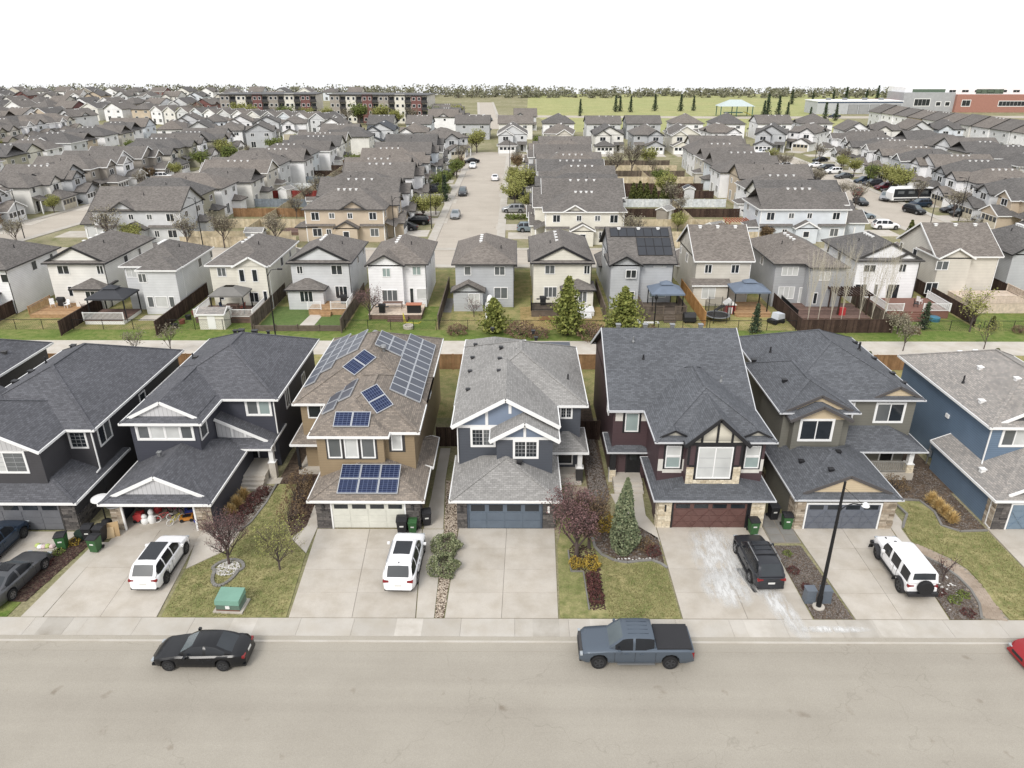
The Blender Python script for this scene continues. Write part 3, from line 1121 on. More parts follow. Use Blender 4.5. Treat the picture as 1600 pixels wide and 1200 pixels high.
# entry roof: slopes down to the right from the wing wall, with a sided half gable over a pent
m = MB()
m.up((-22.02, 47.9, 4.72), (-17.9, 47.9, 2.7), (-17.9, 51.1, 2.7), (-22.02, 51.1, 4.72))
m.up((-22.02, 48.06, 3.2), (-17.9, 48.06, 2.95), (-17.9, 47.2, 2.58), (-22.02, 47.2, 2.58))
h.part(m, 'porch_roof', RF_CHAR, True)
h.part(MB().prism([(-22.0, 48.0, 3.1), (-18.9, 48.0, 3.1), (-22.0, 48.0, 4.6)], (0, .1, 0)), 'gable_wall', W_LGREY, True)
h.trimbar('gable_batten', WHITE, ('S', 48.0, -20.95, -20.82, 3.2, 4.08, .03), ('S', 48.0, -20.0, -19.87, 3.2, 3.62, .03))
h.part(MB().bar((-22.0, 47.87, 4.66), (-18.3, 47.87, 2.85), .06, .22), 'rake_board', WHITE)
h.part(MB().box(-20.6, -17.86, 47.14, 47.2, 2.46, 2.6), 'fascia', WHITE)
h.part(MB().bar((-17.87, 47.2, 2.64), (-17.87, 51.1, 2.66), .07, .14), 'fascia', WHITE)
h.door('S', 49.25, -20.6, -19.7, .75, 2.6, VOID)
h.win('S', 49.25, -19.2, -18.3, 1.3, 2.4, WHITE, (GLASS,), .09)
h.steps(-20.4, -18.4, 45.6, 4, .18, .32, CONC2, 2.3)
h.porch_post(-18.05, 47.55, 2.55, 1.35, CONC2, .32)
h.spout(-17.9, 49.1, 2.9, 5.7, 0, 0)
for x, y, k in ((-23.6, 59.6, .45), (-22.6, 60.0, .4), (-24.3, 60.0, .25), (-21.6, 60.5, .2)):
    h.vent(x, y, E_ + (61.4 - y) * .5 + .5, BLACK, k=k)
h.vent(-25.9, 55.2, 6.55, DTRIM, k=.25)
h.stack(-26.3, 55.6, 6.4, .4)
h.vent(-24.4, 44.0, 4.0, STEEL, k=.2)

# --- third house: tan with solar panels
h = House('tan house with brown shingles and solar panels all over the roof', -9.8, 41, group=FRONT)
h.wall(-15.75, -6.85, 48.5, 61.2, 0, E_, W_TAN)
h.wall(-13.35, -8.85, 43.5, 48.5, 0, E_, W_TAN)
h.wall(-8.85, -6.85, 44.1, 48.5, 0, E_, W_TAN)
h.roof(-16.17, -6.45, 48.09, 61.6, E_, 'y', .5, 'hh', RF_BROWN, WHITE, ridge=True)
h.roof(-13.76, -6.45, 43.7, 53.0, E_, 'y', .5, 'hh', RF_BROWN, WHITE, ridge=True)
h.roof(-13.76, -8.42, 43.1, 50.0, E_ - .002, 'y', .5, 'hh', RF_BROWN, WHITE)
h.wall(-13.15, -6.35, 41.05, 48.5, 0, G_, W_TAN)
h.roof(-13.55, -5.95, 40.62, 49.3, G_, 'y', .42, 'hh', RF_BROWN, WHITE, ridge=True)
h.roof(-6.9, -5.78, 45.0, 49.35, G_ + .002, 'y', .3, 'gg', RF_BROWN, WHITE, None, .1)
h.roof(-16.6, -13.3, 47.7, 51.2, 2.7, 'x', .5, 'hh', RF_BROWN, WHITE)
h.part(MB().box(-16.3, -16.1, 47.95, 48.15, 0, 2.6), 'porch_post', BLACK)
h.part(MB().box(-16.3, -13.4, 47.9, 51, 0, .4), 'landing', CONC2)
h.trimbar('window_surround', DTRIM, ('S', 43.5, -12.75, -9.3, 3.9, 5.68, .03), ('S', 44.1, -8.6, -7.5, 4.15, 5.7, .03))
for u0, u1, pn in ((-12.63, -11.68, GLASS2), (-11.5, -10.56, BLIND), (-10.38, -9.42, GLASS2)):
    h.win('S', 43.47, u0, u1, 4.02, 5.6, WHITE, (pn,), .09)
h.win('S', 44.07, -8.42, -7.68, 4.3, 5.65, WHITE, (BLIND,), .08)
h.win('S', 48.5, -15.25, -14.2, 4.5, 5.6, WHITE, (GLASS,), .09)
h.win('E', -6.85, 53, 54.2, 3.9, 5.3, WHITE, (GLASS2,), .09)
h.garage('S', 41.05, -12.1, -7.32, 1.98, plain('cream_garage_paint', P(226, 226, 214), .5), WHITE, 4, 4)
h.stone('S', 41.05, -13.15, -12.22, 0, 2.25, VEN_GREY, 9)
h.stone('S', 41.05, -7.2, -6.35, 0, 2.25, VEN_GREY, 10)
h.stone('W', -13.15, 41.05, 42.4, 0, 2.25, VEN_GREY, 11)
h.stone('E', -6.35, 41.05, 42.2, 0, 2.25, VEN_GREY, 12)
h.trimbar('wall_lamp', DTRIM, ('S', 41.0, -12.75, -12.6, 1.55, 1.9, .12), ('S', 41.0, -6.85, -6.7, 1.55, 1.9, .12))
for x, y, z in ((-12.2, 60.3, 0), (-10.3, 53.6, 0)):
    zz = E_ + min(61.6 - y, x + 16.17, -6.45 - x) * .5
    m = MB().cyl((x, y, zz - .1), (x, y, zz + .3), .11, .11, 8).lathe([(.18, .25), (.26, .38), (.22, .52), (.08, .6)], 12, (x, y, zz))
    h.part(m, 'turbine_vent', STEEL, smooth=40)
# solar panels
t = NT('solar_cells')
b = t.n('TexBrick', offset=0)
t.l(t.n('TexCoord').outputs['Object'], b.inputs[0])
b.inputs['Color1'].default_value = P(30, 44, 84)
b.inputs['Color2'].default_value = P(24, 35, 70)
b.inputs['Mortar'].default_value = P(104, 118, 150)
b.inputs['Scale'].default_value = 1
b.inputs['Mortar Size'].default_value = .012
b.inputs['Brick Width'].default_value = .3
b.inputs['Row Height'].default_value = .165
t.base(b.outputs[0])
t.rough(.3)
t.b.inputs['Specular IOR Level'].default_value = .25
SOLAR_B = t.m
SOLAR_G = glass('grey_solar_cells', P(74, 80, 95), .3, .35)
ALU = plain('aluminium_frame', P(206, 210, 216), .4, .5, 0)


def solar(hh, origin, ux, uy, nx, ny, w, l, mat, skip=(), fm_=None):
    """grid of framed panels: origin corner, unit vectors along and up the slope"""
    o, ux, uy = Vector(origin), Vector(ux).normalized(), Vector(uy).normalized()
    nn = ux.cross(uy).normalized()
    if nn.z < 0:
        nn = -nn
    rot = Matrix((ux, nn.cross(ux), nn)).transposed().to_4x4()
    sg = 1 if nn.cross(ux).dot(uy) > 0 else -1
    key = (w, l, mat.name, sg)
    f = MB().box(0, w, 0, l * sg if sg > 0 else 0, 0, .001)
    fr = MB()
    lo, hi = (0, l) if sg > 0 else (-l, 0)
    fr.box(0, w, lo, lo + .05, -.05, .045).box(0, w, hi - .05, hi, -.05, .045).box(0, .05, lo + .05, hi - .05, -.05, .045).box(w - .05, w, lo + .05, hi - .05, -.05, .045)
    fm = fr.mesh('solar_panel', fm_ or ALU)
    pm = MB().box(.05, w - .05, lo + .05, hi - .05, -.03, .03).mesh('cell_sheet', mat)
    for i in range(nx):
        for j in range(ny):
            if (i, j) in skip:
                continue
            p = o + ux * (i * (w + .015)) + uy * (j * (l + .015)) + nn * .1
            ob = put('solar_panel', fm, hh.root)
            ob.matrix_local = Matrix.Translation(p - Vector(hh.off)) @ rot
            put('cell_sheet', pm, ob)


up_l = Vector((-1, 0, .5))
zr = lambda x: E_ + (-6.45 - x) * .5
solar(h, (-6.88, 47.7, zr(-6.88)), (0, 1, 0), up_l, 5, 2, 1.12, 1.19, SOLAR_G)
solar(h, (-6.88, 53.45, zr(-6.88)), (0, 1, 0), up_l, 5, 2, 1.12, 1.19, SOLAR_G)
solar(h, (-9.05, 53.9, zr(-9.05)), (0, 1, 0), up_l, 3, 2, 1.05, 1.12, SOLAR_G)
zl = lambda x: E_ + (x + 16.17) * .5
solar(h, (-15.95, 50.6, zl(-15.95)), (0, 1, 0), (1, 0, .5), 6, 1, 1.55, 1.0, SOLAR_G)
solar(h, (-15.05, 52.3, zl(-15.05)), (0, 1, 0), (1, 0, .5), 5, 1, 1.5, 1.0, SOLAR_G)
solar(h, (-14.15, 53.9, zl(-14.15)), (0, 1, 0), (1, 0, .5), 3, 2, 1.5, 1.0, SOLAR_G)
zw = lambda x: E_ + (x + 13.76) * .5
solar(h, (-13.45, 45.9, zw(-13.45)), (0, 1, 0), (1, 0, .5), 2, 1, 1.55, 1.0, SOLAR_G)
solar(h, (-12.5, 47.0, zw(-12.5)), (0, 1, 0), (1, 0, .5), 2, 1, 1.5, 1.0, SOLAR_G)
# front slopes, blue cells; two pairs set askew
nf = Vector((0, -.5, 1)).normalized()
for cx, cy, y0, d in ((-11.8, 51.6, 48.09, (1.5, 1.7, .85)), (-9.6, 46.2, 43.7, (1.45, -1.75, -.875))):
    u = Vector(d).normalized()
    v = nf.cross(u)
    solar(h, Vector((cx, cy, E_ + (cy - y0) * .5)) - u * 1.15 - v * .65, u, v, 2, 1, 1.14, 1.32, SOLAR_B)
solar(h, (-12.2, 43.75, E_ + .33), (1, 0, 0), (0, 1, .5), 2, 1, 1.2, 1.25, SOLAR_B)
solar(h, (-11.7, 41.1, G_ + .2), (1, 0, 0), (0, 1, .42), 3, 2, 1.32, 1.18, SOLAR_B)

# --- fourth house: slate blue with light grey roof (the middle one)
h = House('slate blue house with light grey roof and blue garage door, centre of the near row', -.6, 41, group=FRONT)
h.wall(-3.95, 4.8, 48.3, 60.8, 0, E_, W_BLUE)
h.wall(-3.93, 2.6, 45.1, 48.3, 0, E_, W_BLUE)
h.wall(-1.25, 2.55, 43.75, 45.1, 0, E_ - .35, W_BLUE)
h.wall(-3.85, 2.65, 41.05, 45.1, 0, G_, W_BLUE)
h.roof(-4.38, 5.25, 47.88, 59.6, E_, 'y', .5, 'hh', RF_GREY, WHITE, ridge=True)
h.roof(-4.38, .9, 52, 61.25, E_ - .002, 'y', .5, 'hh', RF_GREY, WHITE)
h.roof(-4.34, 3.05, 44.66, 55.5, E_, 'y', .56, 'gh', RF_GREY, WHITE, W_PBLUE, .42, rake=.26)
h.roof(-1.7, 2.98, 43.35, 49, E_ - .4, 'y', .56, 'gh', RF_GREY, WHITE, W_PBLUE, .4, rake=.26)
h.trimbar('belly_band', WHITE, ('S', 45.1, -3.93, -1.25, 5.5, 5.72, .04), ('S', 43.75, -1.25, 2.55, 5.3, 5.5, .045))
h.trimbar('gable_batten', WHITE, ('S', 45.08, -2.05, -1.85, 5.72, 7.0, .04), ('S', 45.08, -.45, -.25, 6.6, 7.7, .04), ('S', 43.75, .56, .74, 5.5, 6.6, .045))
h.win('S', 45.1, -3.1, -1.35, 4.0, 5.5, WHITE, (GLASS, GLASS2), .15, (3, 4))
h.win('S', 43.75, -.15, 1.6, 3.85, 5.3, WHITE, (GLASS, GLASS), .15, (3, 4))
h.win('S', 48.3, 3.25, 4.2, 4.6, 5.6, WHITE, (GLASS, GLASS), .13, (2, 3))
h.roof(-4.28, 3.06, 40.67, 46.6, G_, 'y', .44, 'hh', RF_GREY, WHITE, ridge=True)
h.roof(2.2, 5.3, 46.6, 50.5, 2.7, 'x', .5, 'hh', RF_GREY, WHITE)
h.garage('S', 41.05, -3.05, 1.72, 1.98, plain('blue_garage_paint', P(100, 114, 130), .5), plain('blue_trim', P(80, 92, 108), .5), 4, 3)
h.stone('S', 41.05, -3.85, -3.18, 0, 2.25, VEN_GREY, 13)
h.stone('S', 41.05, 1.85, 2.65, 0, 2.25, VEN_GREY, 14)
h.stone('E', 2.65, 41.05, 42.2, 0, 2.25, VEN_GREY, 15)
h.trimbar('number_sign', WHITE, ('S', 41.0, 2.15, 2.3, 1.35, 1.85, .11))
h.trimbar('wall_lamp', DTRIM, ('S', 41.0, -3.6, -3.45, 1.5, 1.85, .12), ('S', 41.0, 2.55, 2.62, 1.5, 1.8, .12))
h.part(MB().box(2.65, 5.0, 47.2, 49.3, 0, .5), 'landing', CONC2)
h.part(MB().box(2.9, 4.9, 46.85, 47.2, 0, .34), 'step', CONC2)
h.part(MB().box(2.9, 4.9, 46.5, 46.85, 0, .17), 'step', CONC2)
h.porch_post(4.75, 47.1, 2.6, 1.2, DTRIM, .34)
h.win('S', 48.3, 3.0, 4.35, .75, 2.5, WHITE, (GLASS,), .1)
h.spout(-3.98, 45.0, 2.8, 5.75, 0, 0)
for x, y in ((-3.4, 58.6), (-3.5, 55.8), (-3.55, 53.0), (-3.5, 49.5), (-1.15, 54.9), (-1.2, 52.6), (-1.2, 50.2), (1.5, 57.9), (1.7, 56.6), (-2.0, 60.6)):
    h.vent(x, y, E_ + (x + 4.36 if x < 0 else 5.25 - x) * .53, BLACK, k=.24)
for x, y in ((-.75, 44.5), (.3, 44.5)):
    h.vent(x, y - 1.1, G_ + 1.25, BLACK, k=.3)
h.stack(.1, 53.5, 7.6, .5)
h.stack(4.0, 51.2, 6.4, .5)

# --- fifth house: plum with half timbered gable
h = House('plum sided house with black half-timbered gable and dark red garage door', 13, 41, group=FRONT)
CREAMW = plain('cream_panel_paint', P(226, 222, 214), .6)
h.wall(7.1, 16.7, 47.55, 60.3, 0, E_, W_PLUM)
h.wall(9.62, 16.7, 43.1, 47.55, 0, E_, W_PLUM)
h.wall(9.5, 16.55, 41.2, 43.1, 0, G_, W_PLUM)
h.wall(11.35, 14.95, 42.3, 43.1, 2.5, E_, W_PLUM)
h.roof(6.7, 17.1, 47.1, 60.7, E_, 'x', .56, 'gg', RF_CHAR2, LGREY_T, W_PLUM, .4)
h.roof(9.2, 17.15, 42.4, 54, E_, 'y', .56, 'hh', RF_CHAR2, LGREY_T, ridge=True, fh=.09)
h.roof(11.05, 15.25, 41.9, 48, E_ + .05, 'y', .92, 'gx', RF_CHAR2, BLACK, W_CREAMP, .38, rake=.24)
gablet(h, 10.5, .95, 42.75, 45, E_ + .22, .5, RF_CHAR2, BLACK, W_CREAMP, .12)
gablet(h, 15.9, .95, 42.75, 45, E_ + .22, .5, RF_CHAR2, BLACK, W_CREAMP, .12)
h.trimbar('timber', BLACK, ('S', 42.26, 11.4, 14.95, 5.72, 5.92, .05), ('S', 42.26, 12.1, 12.24, 5.92, 6.75, .045), ('S', 42.26, 13.08, 13.22, 5.92, 7.6, .045), ('S', 42.26, 14.06, 14.2, 5.92, 6.75, .045), ('S', 42.3, 11.35, 11.5, 4.2, 5.72, .03), ('S', 42.3, 14.8, 14.95, 4.2, 5.72, .03), ('S', 42.3, 11.5, 14.8, 4.08, 4.2, .03))
h.trimbar('window_surround', BLACK, ('S', 42.3, 11.85, 14.45, 3.1, 5.7, .04), ('S', 43.1, 9.95, 11.25, 3.45, 5.35, .03), ('S', 43.1, 15.25, 16.5, 3.45, 5.35, .03), ('S', 47.55, 7.8, 9.1, 3.85, 5.6, .03))
h.win('S', 42.26, 12.0, 14.3, 3.22, 5.6, WHITE, (BLIND, BLIND), .08, (1, 3))
for u0, u1 in ((10.08, 11.1), (15.38, 16.38)):
    h.win('S', 43.07, u0, u1, 3.55, 4.45, WHITE, (TEALG,), .07)
    h.win('S', 43.07, u0, u1, 4.46, 5.25, WHITE, (BLIND,), .07)
h.win('S', 47.52, 7.95, 8.95, 3.95, 5.5, WHITE, (TEALG,), .08)
h.trimbar('cream_panel', CREAMW, ('S', 43.1, 9.62, 9.95, 3.3, 4.2, .03), ('S', 43.1, 11.25, 11.35, 3.3, 4.2, .03), ('S', 43.1, 16.5, 16.7, 3.3, 4.2, .03), ('S', 43.1, 9.95, 11.25, 3.15, 3.42, .03), ('S', 43.1, 15.25, 16.5, 3.15, 3.42, .03), ('S', 47.55, 7.25, 7.78, 4.8, 5.55, .03), ('S', 47.55, 9.12, 9.6, 4.8, 5.55, .03))
h.stone('S', 42.3, 11.35, 11.85, 2.55, 4.08, VEN_TAN, 16)
h.stone('S', 42.3, 14.45, 14.95, 2.55, 4.08, VEN_TAN, 17)
h.stone('S', 42.3, 11.85, 14.45, 2.55, 3.1, VEN_TAN, 18)
h.roof(9.1, 17.0, 40.75, 46.5, G_, 'y', .19, 'hh', RF_CHAR2, LGREY_T, fh=.09)
h.garage('S', 41.2, 10.5, 15.35, 1.98, plain('dark_red_garage_paint', P(112, 78, 72), .5), BLACK, 4, 4, True, True)
h.stone('S', 41.2, 9.5, 10.38, 0, 2.1, VEN_TAN, 19)
h.stone('S', 41.2, 15.62, 16.55, 0, 2.1, VEN_TAN, 20)
h.stone('W', 9.5, 41.2, 41.8, 0, 2.1, VEN_TAN, 21)
h.trimbar('corner_board', BLACK, ('S', 41.2, 15.47, 15.6, 0, 2.2, .1))
h.trimbar('number_sign', BLACK, ('S', 41.12, 9.9, 10.0, 1.35, 1.85, .04))
h.roof(6.75, 9.9, 46.9, 50, 2.55, 'x', .4, 'hh', RF_CHAR2, LGREY_T, fh=.09)
h.steps(7.2, 9.3, 45.35, 3, .17, .38, CONC2, 1.1)
h.part(MB().box(6.95, 7.45, 47.0, 47.45, 0, 1.0), 'post_base', CREAMW)
h.part(MB().box(6.98, 7.4, 47.02, 47.4, 1.0, 2.5), 'porch_post', BLACK)
h.stone('S', 47.0, 6.97, 7.43, .1, 1.0, VEN_TAN, 22)
h.door('S', 47.55, 8.3, 9.2, .5, 2.45, VOID, BLACK)
h.win('W', 7.1, 50, 50.9, 4.0, 5.6, WHITE, (BLIND,), .08)
for x in (8.0, 10.1, 12.2, 14.4):
    h.vent(x, 54.1, 9.75, STEEL, k=.3)
h.stack(9.0, 52.6, 9.1, .3, STEEL)
h.stack(9.6, 51.2, 8.2, .3)
h.stack(14.4, 47.2, 8.2, .3, STEEL)

# --- sixth house: olive grey with slate roof
h = House('olive grey house with slate roof, cream gables and grey diagonal-panel garage door', 22, 41, group=FRONT)
h.wall(19.9, 29.7, 49.3, 61.7, 0, E_, W_OLIVE)
h.wall(19.2, 24.0, 47.2, 52, 0, E_, W_OLIVE)
h.wall(19.75, 23.2, 46.5, 47.2, 0, E_ - .15, W_OLIVE)
h.wall(18.6, 25.1, 41.1, 47.2, 0, G_, W_OLIVE)
h.roof(19.5, 30.1, 48.9, 62.1, E_, 'y', .5, 'hh', RF_CHAR2, LGREY_T, ridge=True, fh=.09)
h.roof(18.78, 24.43, 46.76, 56, E_, 'y', .5, 'hh', RF_CHAR2, LGREY_T, ridge=True, fh=.09)
gablet(h, 21.6, 2.3, 46.95, 50.5, E_ + .15, .5, RF_CHAR2, GTRIM, W_SAND, .2)
h.roof(19.3, 23.65, 46.05, 49, E_ - .22, 'y', .5, 'gh', RF_CHAR2, GTRIM, W_SAND, .42, rake=.2)
gablet(h, 28.2, 1.7, 49.15, 52, E_ + .15, .5, RF_CHAR2, GTRIM, W_SAND, .2)
h.win('S', 46.5, 20.15, 22.6, 3.75, 5.55, WHITE, (GLASS, GLASS), .17)
h.win('S', 49.3, 26.75, 29.0, 3.8, 5.5, WHITE, (GLASS2, GLASS), .16)
h.win('S', 49.3, 24.7, 25.2, 3.9, 5.5, WHITE, (GLASS,), .12)
h.roof(18.35, 25.38, 40.9, 48.5, G_, 'y', .44, 'hh', RF_CHAR2, LGREY_T, ridge=True, fh=.09)
gablet(h, 21.9, 2.9, 41.35, 45, G_ + .28, .44, RF_CHAR2, GTRIM, W_SAND, .2)
h.roof(22, 30.15, 47.15, 51.5, 2.5, 'x', .5, 'hh', RF_CHAR2, LGREY_T, fh=.09)
h.garage('S', 41.1, 19.3, 24.1, 1.98, plain('slate_garage_paint', P(108, 114, 126), .5), WHITE, 4, 4, True, True)
h.stone('S', 41.1, 18.6, 19.18, 0, 2.2, VEN_MIX, 23)
h.stone('S', 41.1, 24.22, 25.1, 0, 2.2, VEN_MIX, 24)
h.stone('W', 18.6, 41.1, 42.3, 0, 2.2, VEN_MIX, 25)
h.stone('E', 25.1, 41.1, 42.2, 0, 2.2, VEN_MIX, 26)
h.part(MB().box(25.5, 29.6, 47.3, 49.3, 0, .6), 'landing', CONC2)
h.porch_post(29.3, 47.7, 2.5, 1.25, VEN_TAN, .34)
h.stone('S', 47.44, 29.04, 29.56, .05, 1.22, VEN_TAN, 27)
m = MB().bar((25.7, 47.4, 1.55), (29.0, 47.4, 1.55), .06, .06).bar((25.7, 47.4, .75), (29.0, 47.4, .75), .06, .05)
for i in range(22):
    m.bar((25.75 + i * .15, 47.4, .75), (25.75 + i * .15, 47.4, 1.55), .035)
h.part(m, 'porch_railing', plain('grey_rail', P(158, 156, 150), .5))
h.door('S', 49.3, 27.9, 28.8, .6, 2.5, VOID, WHITE)
h.win('S', 49.3, 25.9, 27.4, 1.2, 2.45, WHITE, (GLASS,), .1)
for x, y in ((19.9, 44.6), (21.1, 42.6), (22.5, 44.9)):
    h.vent(x, y, G_ + min(x - 18.35, 25.38 - x) * .44 + .03, BLACK, k=.26)
for x, y in ((29.3, 59.5), (29.4, 56), (29.5, 53), (29.5, 51.2)):
    h.vent(x, y, E_ + (30.1 - x) * .5 + .03, BLACK, k=.28)
for x, y in ((19.4, 55.5), (20.2, 50.6)):
    h.vent(x, y, E_ + (x - 18.7) * .5 + .05, BLACK, k=.28)
h.stack(21.0, 56.5, 6.7, .4)
h.stack(28.4, 56.8, 6.8, .6, BLACK, .09)

# --- seventh house: teal blue at the right edge
h = House('teal blue house with grey shingles and white trim at the right edge', 36, 41, group=FRONT)
h.wall(32.75, 41.5, 45.0, 57.4, 0, E_, W_TEAL)
h.wall(31.75, 41.5, 41.1, 49.0, 0, G_, W_TEAL)
h.roof(32.32, 41.9, 44.6, 57.8, E_, 'y', .5, 'hh', RF_GREY2, WHITE, ridge=True)
h.roof(31.38, 41.9, 40.85, 49.1, G_, 'y', .42, 'hg', RF_GREY2, WHITE)
gablet(h, 35.9, 2.6, 45.0, 49, E_ + .2, .5, RF_GREY2, WHITE, W_CHAR, .22)
gablet(h, 34.6, 2.2, 41.2, 45, G_ + .25, .46, RF_GREY2, WHITE, W_CHAR, .22)
h.win('S', 45.0, 33.5, 35.4, 4.15, 5.6, WHITE, (GLASS2, BLIND), .16)
h.garage('S', 41.1, 32.75, 37.5, 1.98, plain('steel_blue_garage_paint', P(120, 142, 162), .5), WHITE, 4, 4, False, True)
h.stone('S', 41.1, 31.75, 32.63, 0, 2.1, VEN_GREY, 28)
h.stone('W', 31.75, 41.1, 42.0, 0, 2.1, VEN_MIX, 29)
h.spout(32.7, 44.95, 3.0, 5.75, -.2, -.3)
h.spout(31.7, 41.6, .15, 2.3, 0, -.5)
h.trimbar('wall_vent', WHITE, ('W', 32.75, 49.8, 50.2, 3.9, 4.2, .1))
h.part(MB().cyl((31.6, 49.3, .3), (31.6, 49.3, 2.0), .05, .05, 8).box(31.5, 31.7, 49.1, 49.4, 1.0, 1.5), 'gas_meter', STEEL)
for x, y in ((33.3, 47.6), (35.2, 51.5), (36.3, 56.0), (37.0, 55.2), (36.0, 48.5)):
    h.vent(x, y, E_ + min(x - 32.32, 57.8 - y) * .5 + .03, WHITE, k=.3)
h.vent(32.2, 44.0, 2.85, WHITE, k=.3)
h.stack(33.6, 50.6, 6.6, .5)
# ---------------------------------------------------------------- second row: houses whose backs face the walking path
ROW2 = 'houses backing onto the walking path'
U0, U1, L0, L1 = 4.1, 5.25, 1.25, 2.6
E2 = 5.6


def bx_(p):      # position along the row, metres
    return (p - 802) / 12.65


def row_house(label, x0, x1, wallc, trim, roofm, yr=88.4, depth=13, axis='y', ends='hh', pitch=.5, wins=(), bump=None, gab=None, rgab=None, inner=None, vents=WHITE, grp=ROW2):
    """x0, x1: eave to eave; yr: rear eave. bump: (x0, x1, out, zroof, kind), gab: full rear gable on a pent, rgab: (x0,x1,out) projecting gabled bay"""
    wm = TOWN[wallc]
    h = House(label, (x0 + x1) / 2, yr + depth, group=grp)
    h.wall(x0 + .4, x1 - .4, yr + .4, yr + depth - .4, 0, E2, wm)
    h.roof(x0, x1, yr, yr + depth, E2, axis, pitch, ends, roofm, trim, wm, .4)
    half = (x1 - x0) / 2
    zr = E2 + half * pitch
    if gab:
        gablet(h, (x0 + x1) / 2, half - .25, yr + .35, yr + 6, E2 + .16, pitch, roofm, trim, wm, .28, .16)
        if gab == 2:
            gablet(h, x1 - 2.0, 1.7, yr + .2, yr + 4, E2 + .1, .52, roofm, trim, wm, .24, .14)
    yw = yr + .4
    if rgab:
        a, b, out = rgab
        h.wall(a + .3, b - .3, yw - out, yw, 0, E2, wm)
        h.roof(a, b, yw - out - .35, yr + 5, E2 - .002, 'y', .56, 'gh', roofm, trim, wm, .35)
    if bump:
        a, b, out, z, kind = bump
        h.wall(a + .3, b - .3, yw - out, yw, 0, z, wm)
        if kind == 'hip':
            h.roof(a, b, yw - out - .3, yw + (b - a) / 2, z, 'y', .45, 'hh', roofm, trim)
        elif kind == 'gable':
            h.roof(a, b, yw - out - .3, yw + .3, z, 'y', .5, 'gg', roofm, trim, wm, .3)
        else:
            m = MB().up((a, yw - out - .3, z), (b, yw - out - .3, z), (b, yw + .02, z + .55), (a, yw + .02, z + .55))
            ro = h.part(m, 'pent_roof', roofm, True)
            MB().box(a - .03, b + .03, yw - out - .36, yw - out - .3, z - .14, z + .02).build('fascia', trim, ro, off=h.off)
    for w in wins:
        p0, p1, z0, z1, n = w[:5]
        pn = w[5] if len(w) > 5 else GLASS
        yy = w[6] if len(w) > 6 else yw
        h.win('S', yy, bx_(p0), bx_(p1), z0, z1, WHITE, (pn,) * n, .08)
    # side windows on the wall that faces the viewer
    fx, face = (x1 - .4, 'E') if (x0 + x1) < 0 else (x0 + .4, 'W')
    h.win(face, fx, yr + 5.2, yr + 6.3, 4.0, 5.2, WHITE, (GLASS,), .08)
    h.win(face, fx, yr + 9.2, yr + 10.0, 4.2, 5.2, WHITE, (GLASS,), .08)
    h.spout(x1 - .36, yw - .05, .1, E2 - .1, 0, -.3, trim)
    # vents near the ridge, stacks on the slope
    xm = (x0 + x1) / 2
    q = random.Random(int(x0 * 10))
    if axis == 'y':
        for i in range(4):
            y = yr + min(half, depth / 2) + .5 + i * (depth - 2 * half if depth > 2 * half + 1 else 3) / 4
            h.vent(xm - .55, y, zr - .26, vents, k=.3)
    else:
        for i in range(3):
            h.vent(x0 + (x1 - x0) * (.2 + .3 * i), yr + depth / 2 - .5, E2 + (depth / 2) * pitch - .22, vents, k=.34)
    xs = xm + half * q.uniform(.3, .55) * (1 if xm < 0 else -1)
    h.stack(xs, yr + half + q.uniform(0, 1.5), zr - abs(xs - xm) * pitch if axis == 'y' else E2 + min(half, depth / 2) * pitch * .7, .4)
    # garage wing on the far side, facing the cross street
    gx0, gx1 = (x0 + .3, xm + .9) if q.random() < .5 else (xm - .9, x1 - .3)
    h.wall(gx0, gx1, yr + depth - .4, yr + depth + 4.5, 0, 2.5, wm, 'garage_wall')
    h.roof(gx0 - .35, gx1 + .35, yr + depth - 1.5, yr + depth + 4.9, 2.5, 'y', .5, 'hg', roofm, trim, wm, .35, 'garage_roof')
    h.garage('N', yr + depth + 4.5, gx0 + .4, gx1 - .4, 2.1, WHITE, WHITE, 4, 4, False)
    return h


T0, T1, T2, T3 = RF_TOWN
row_house('white house with brown hip roof cut off by the left edge beyond the path', -70.2, -60.6, 'white', DTRIM, T1, 85.2, 11.5, wins=((20, 32, 3.9, 5.0, 1),), bump=(-69.5, -62.3, 2.2, 2.7, 'hip'))
row_house('white house with black-edged gable and a tan deck beyond the path', -58.2, -50.4, 'off-white', BLACK, T0, 88.2, 14, gab=1, bump=(-54.7, -50.6, 1.6, 2.75, 'hip'),
          wins=((85, 104, U0, U1, 2), (147, 158, U0, U1, 2), (94, 114, L0, L1, 3), (132, 156, L0 - .1, 2.45, 3, GLASS, 87.0)))
row_house('pale grey house with stepped back wall and a black gazebo beside it', -48.0, -40.2, 'pale grey', WHITE, T1, 86.8, 10, wins=((202, 226, U0, U1, 3, BLIND), (231, 244, U0 - .1, U1 - .1, 2, GLASS2, 85.35), (238, 248, .9, 2.3, 1, GLASS2, 85.35), (250, 269, .9, 2.3, 1, BLIND, 85.35), (271, 280, .9, 2.3, 1, GLASS2, 85.35)), rgab=None, bump=(-45.2, -40.3, 1.85, E2 - .004, 'hip'))
row_house('off-white house with projecting gabled bay above a white-railed deck', -37.8, -29.8, 'cream', WHITE, T0, 87.3, 13, wins=((340, 354, U0, U1, 2, GLASS2), (376, 385, 3.6, 5.2, 1, GLASS, 87.1), (396, 405, 3.6, 5.2, 1, GLASS, 87.1), (337, 345, 1.1, 2.5, 1), (371, 382, .6, 2.5, 2), (387, 402, 1.0, 2.3, 2, GLASS, 87.1), (409, 416, .9, 2.5, 1, GLASS, 87.1)), rgab=(-34.3, -30.0, .6))
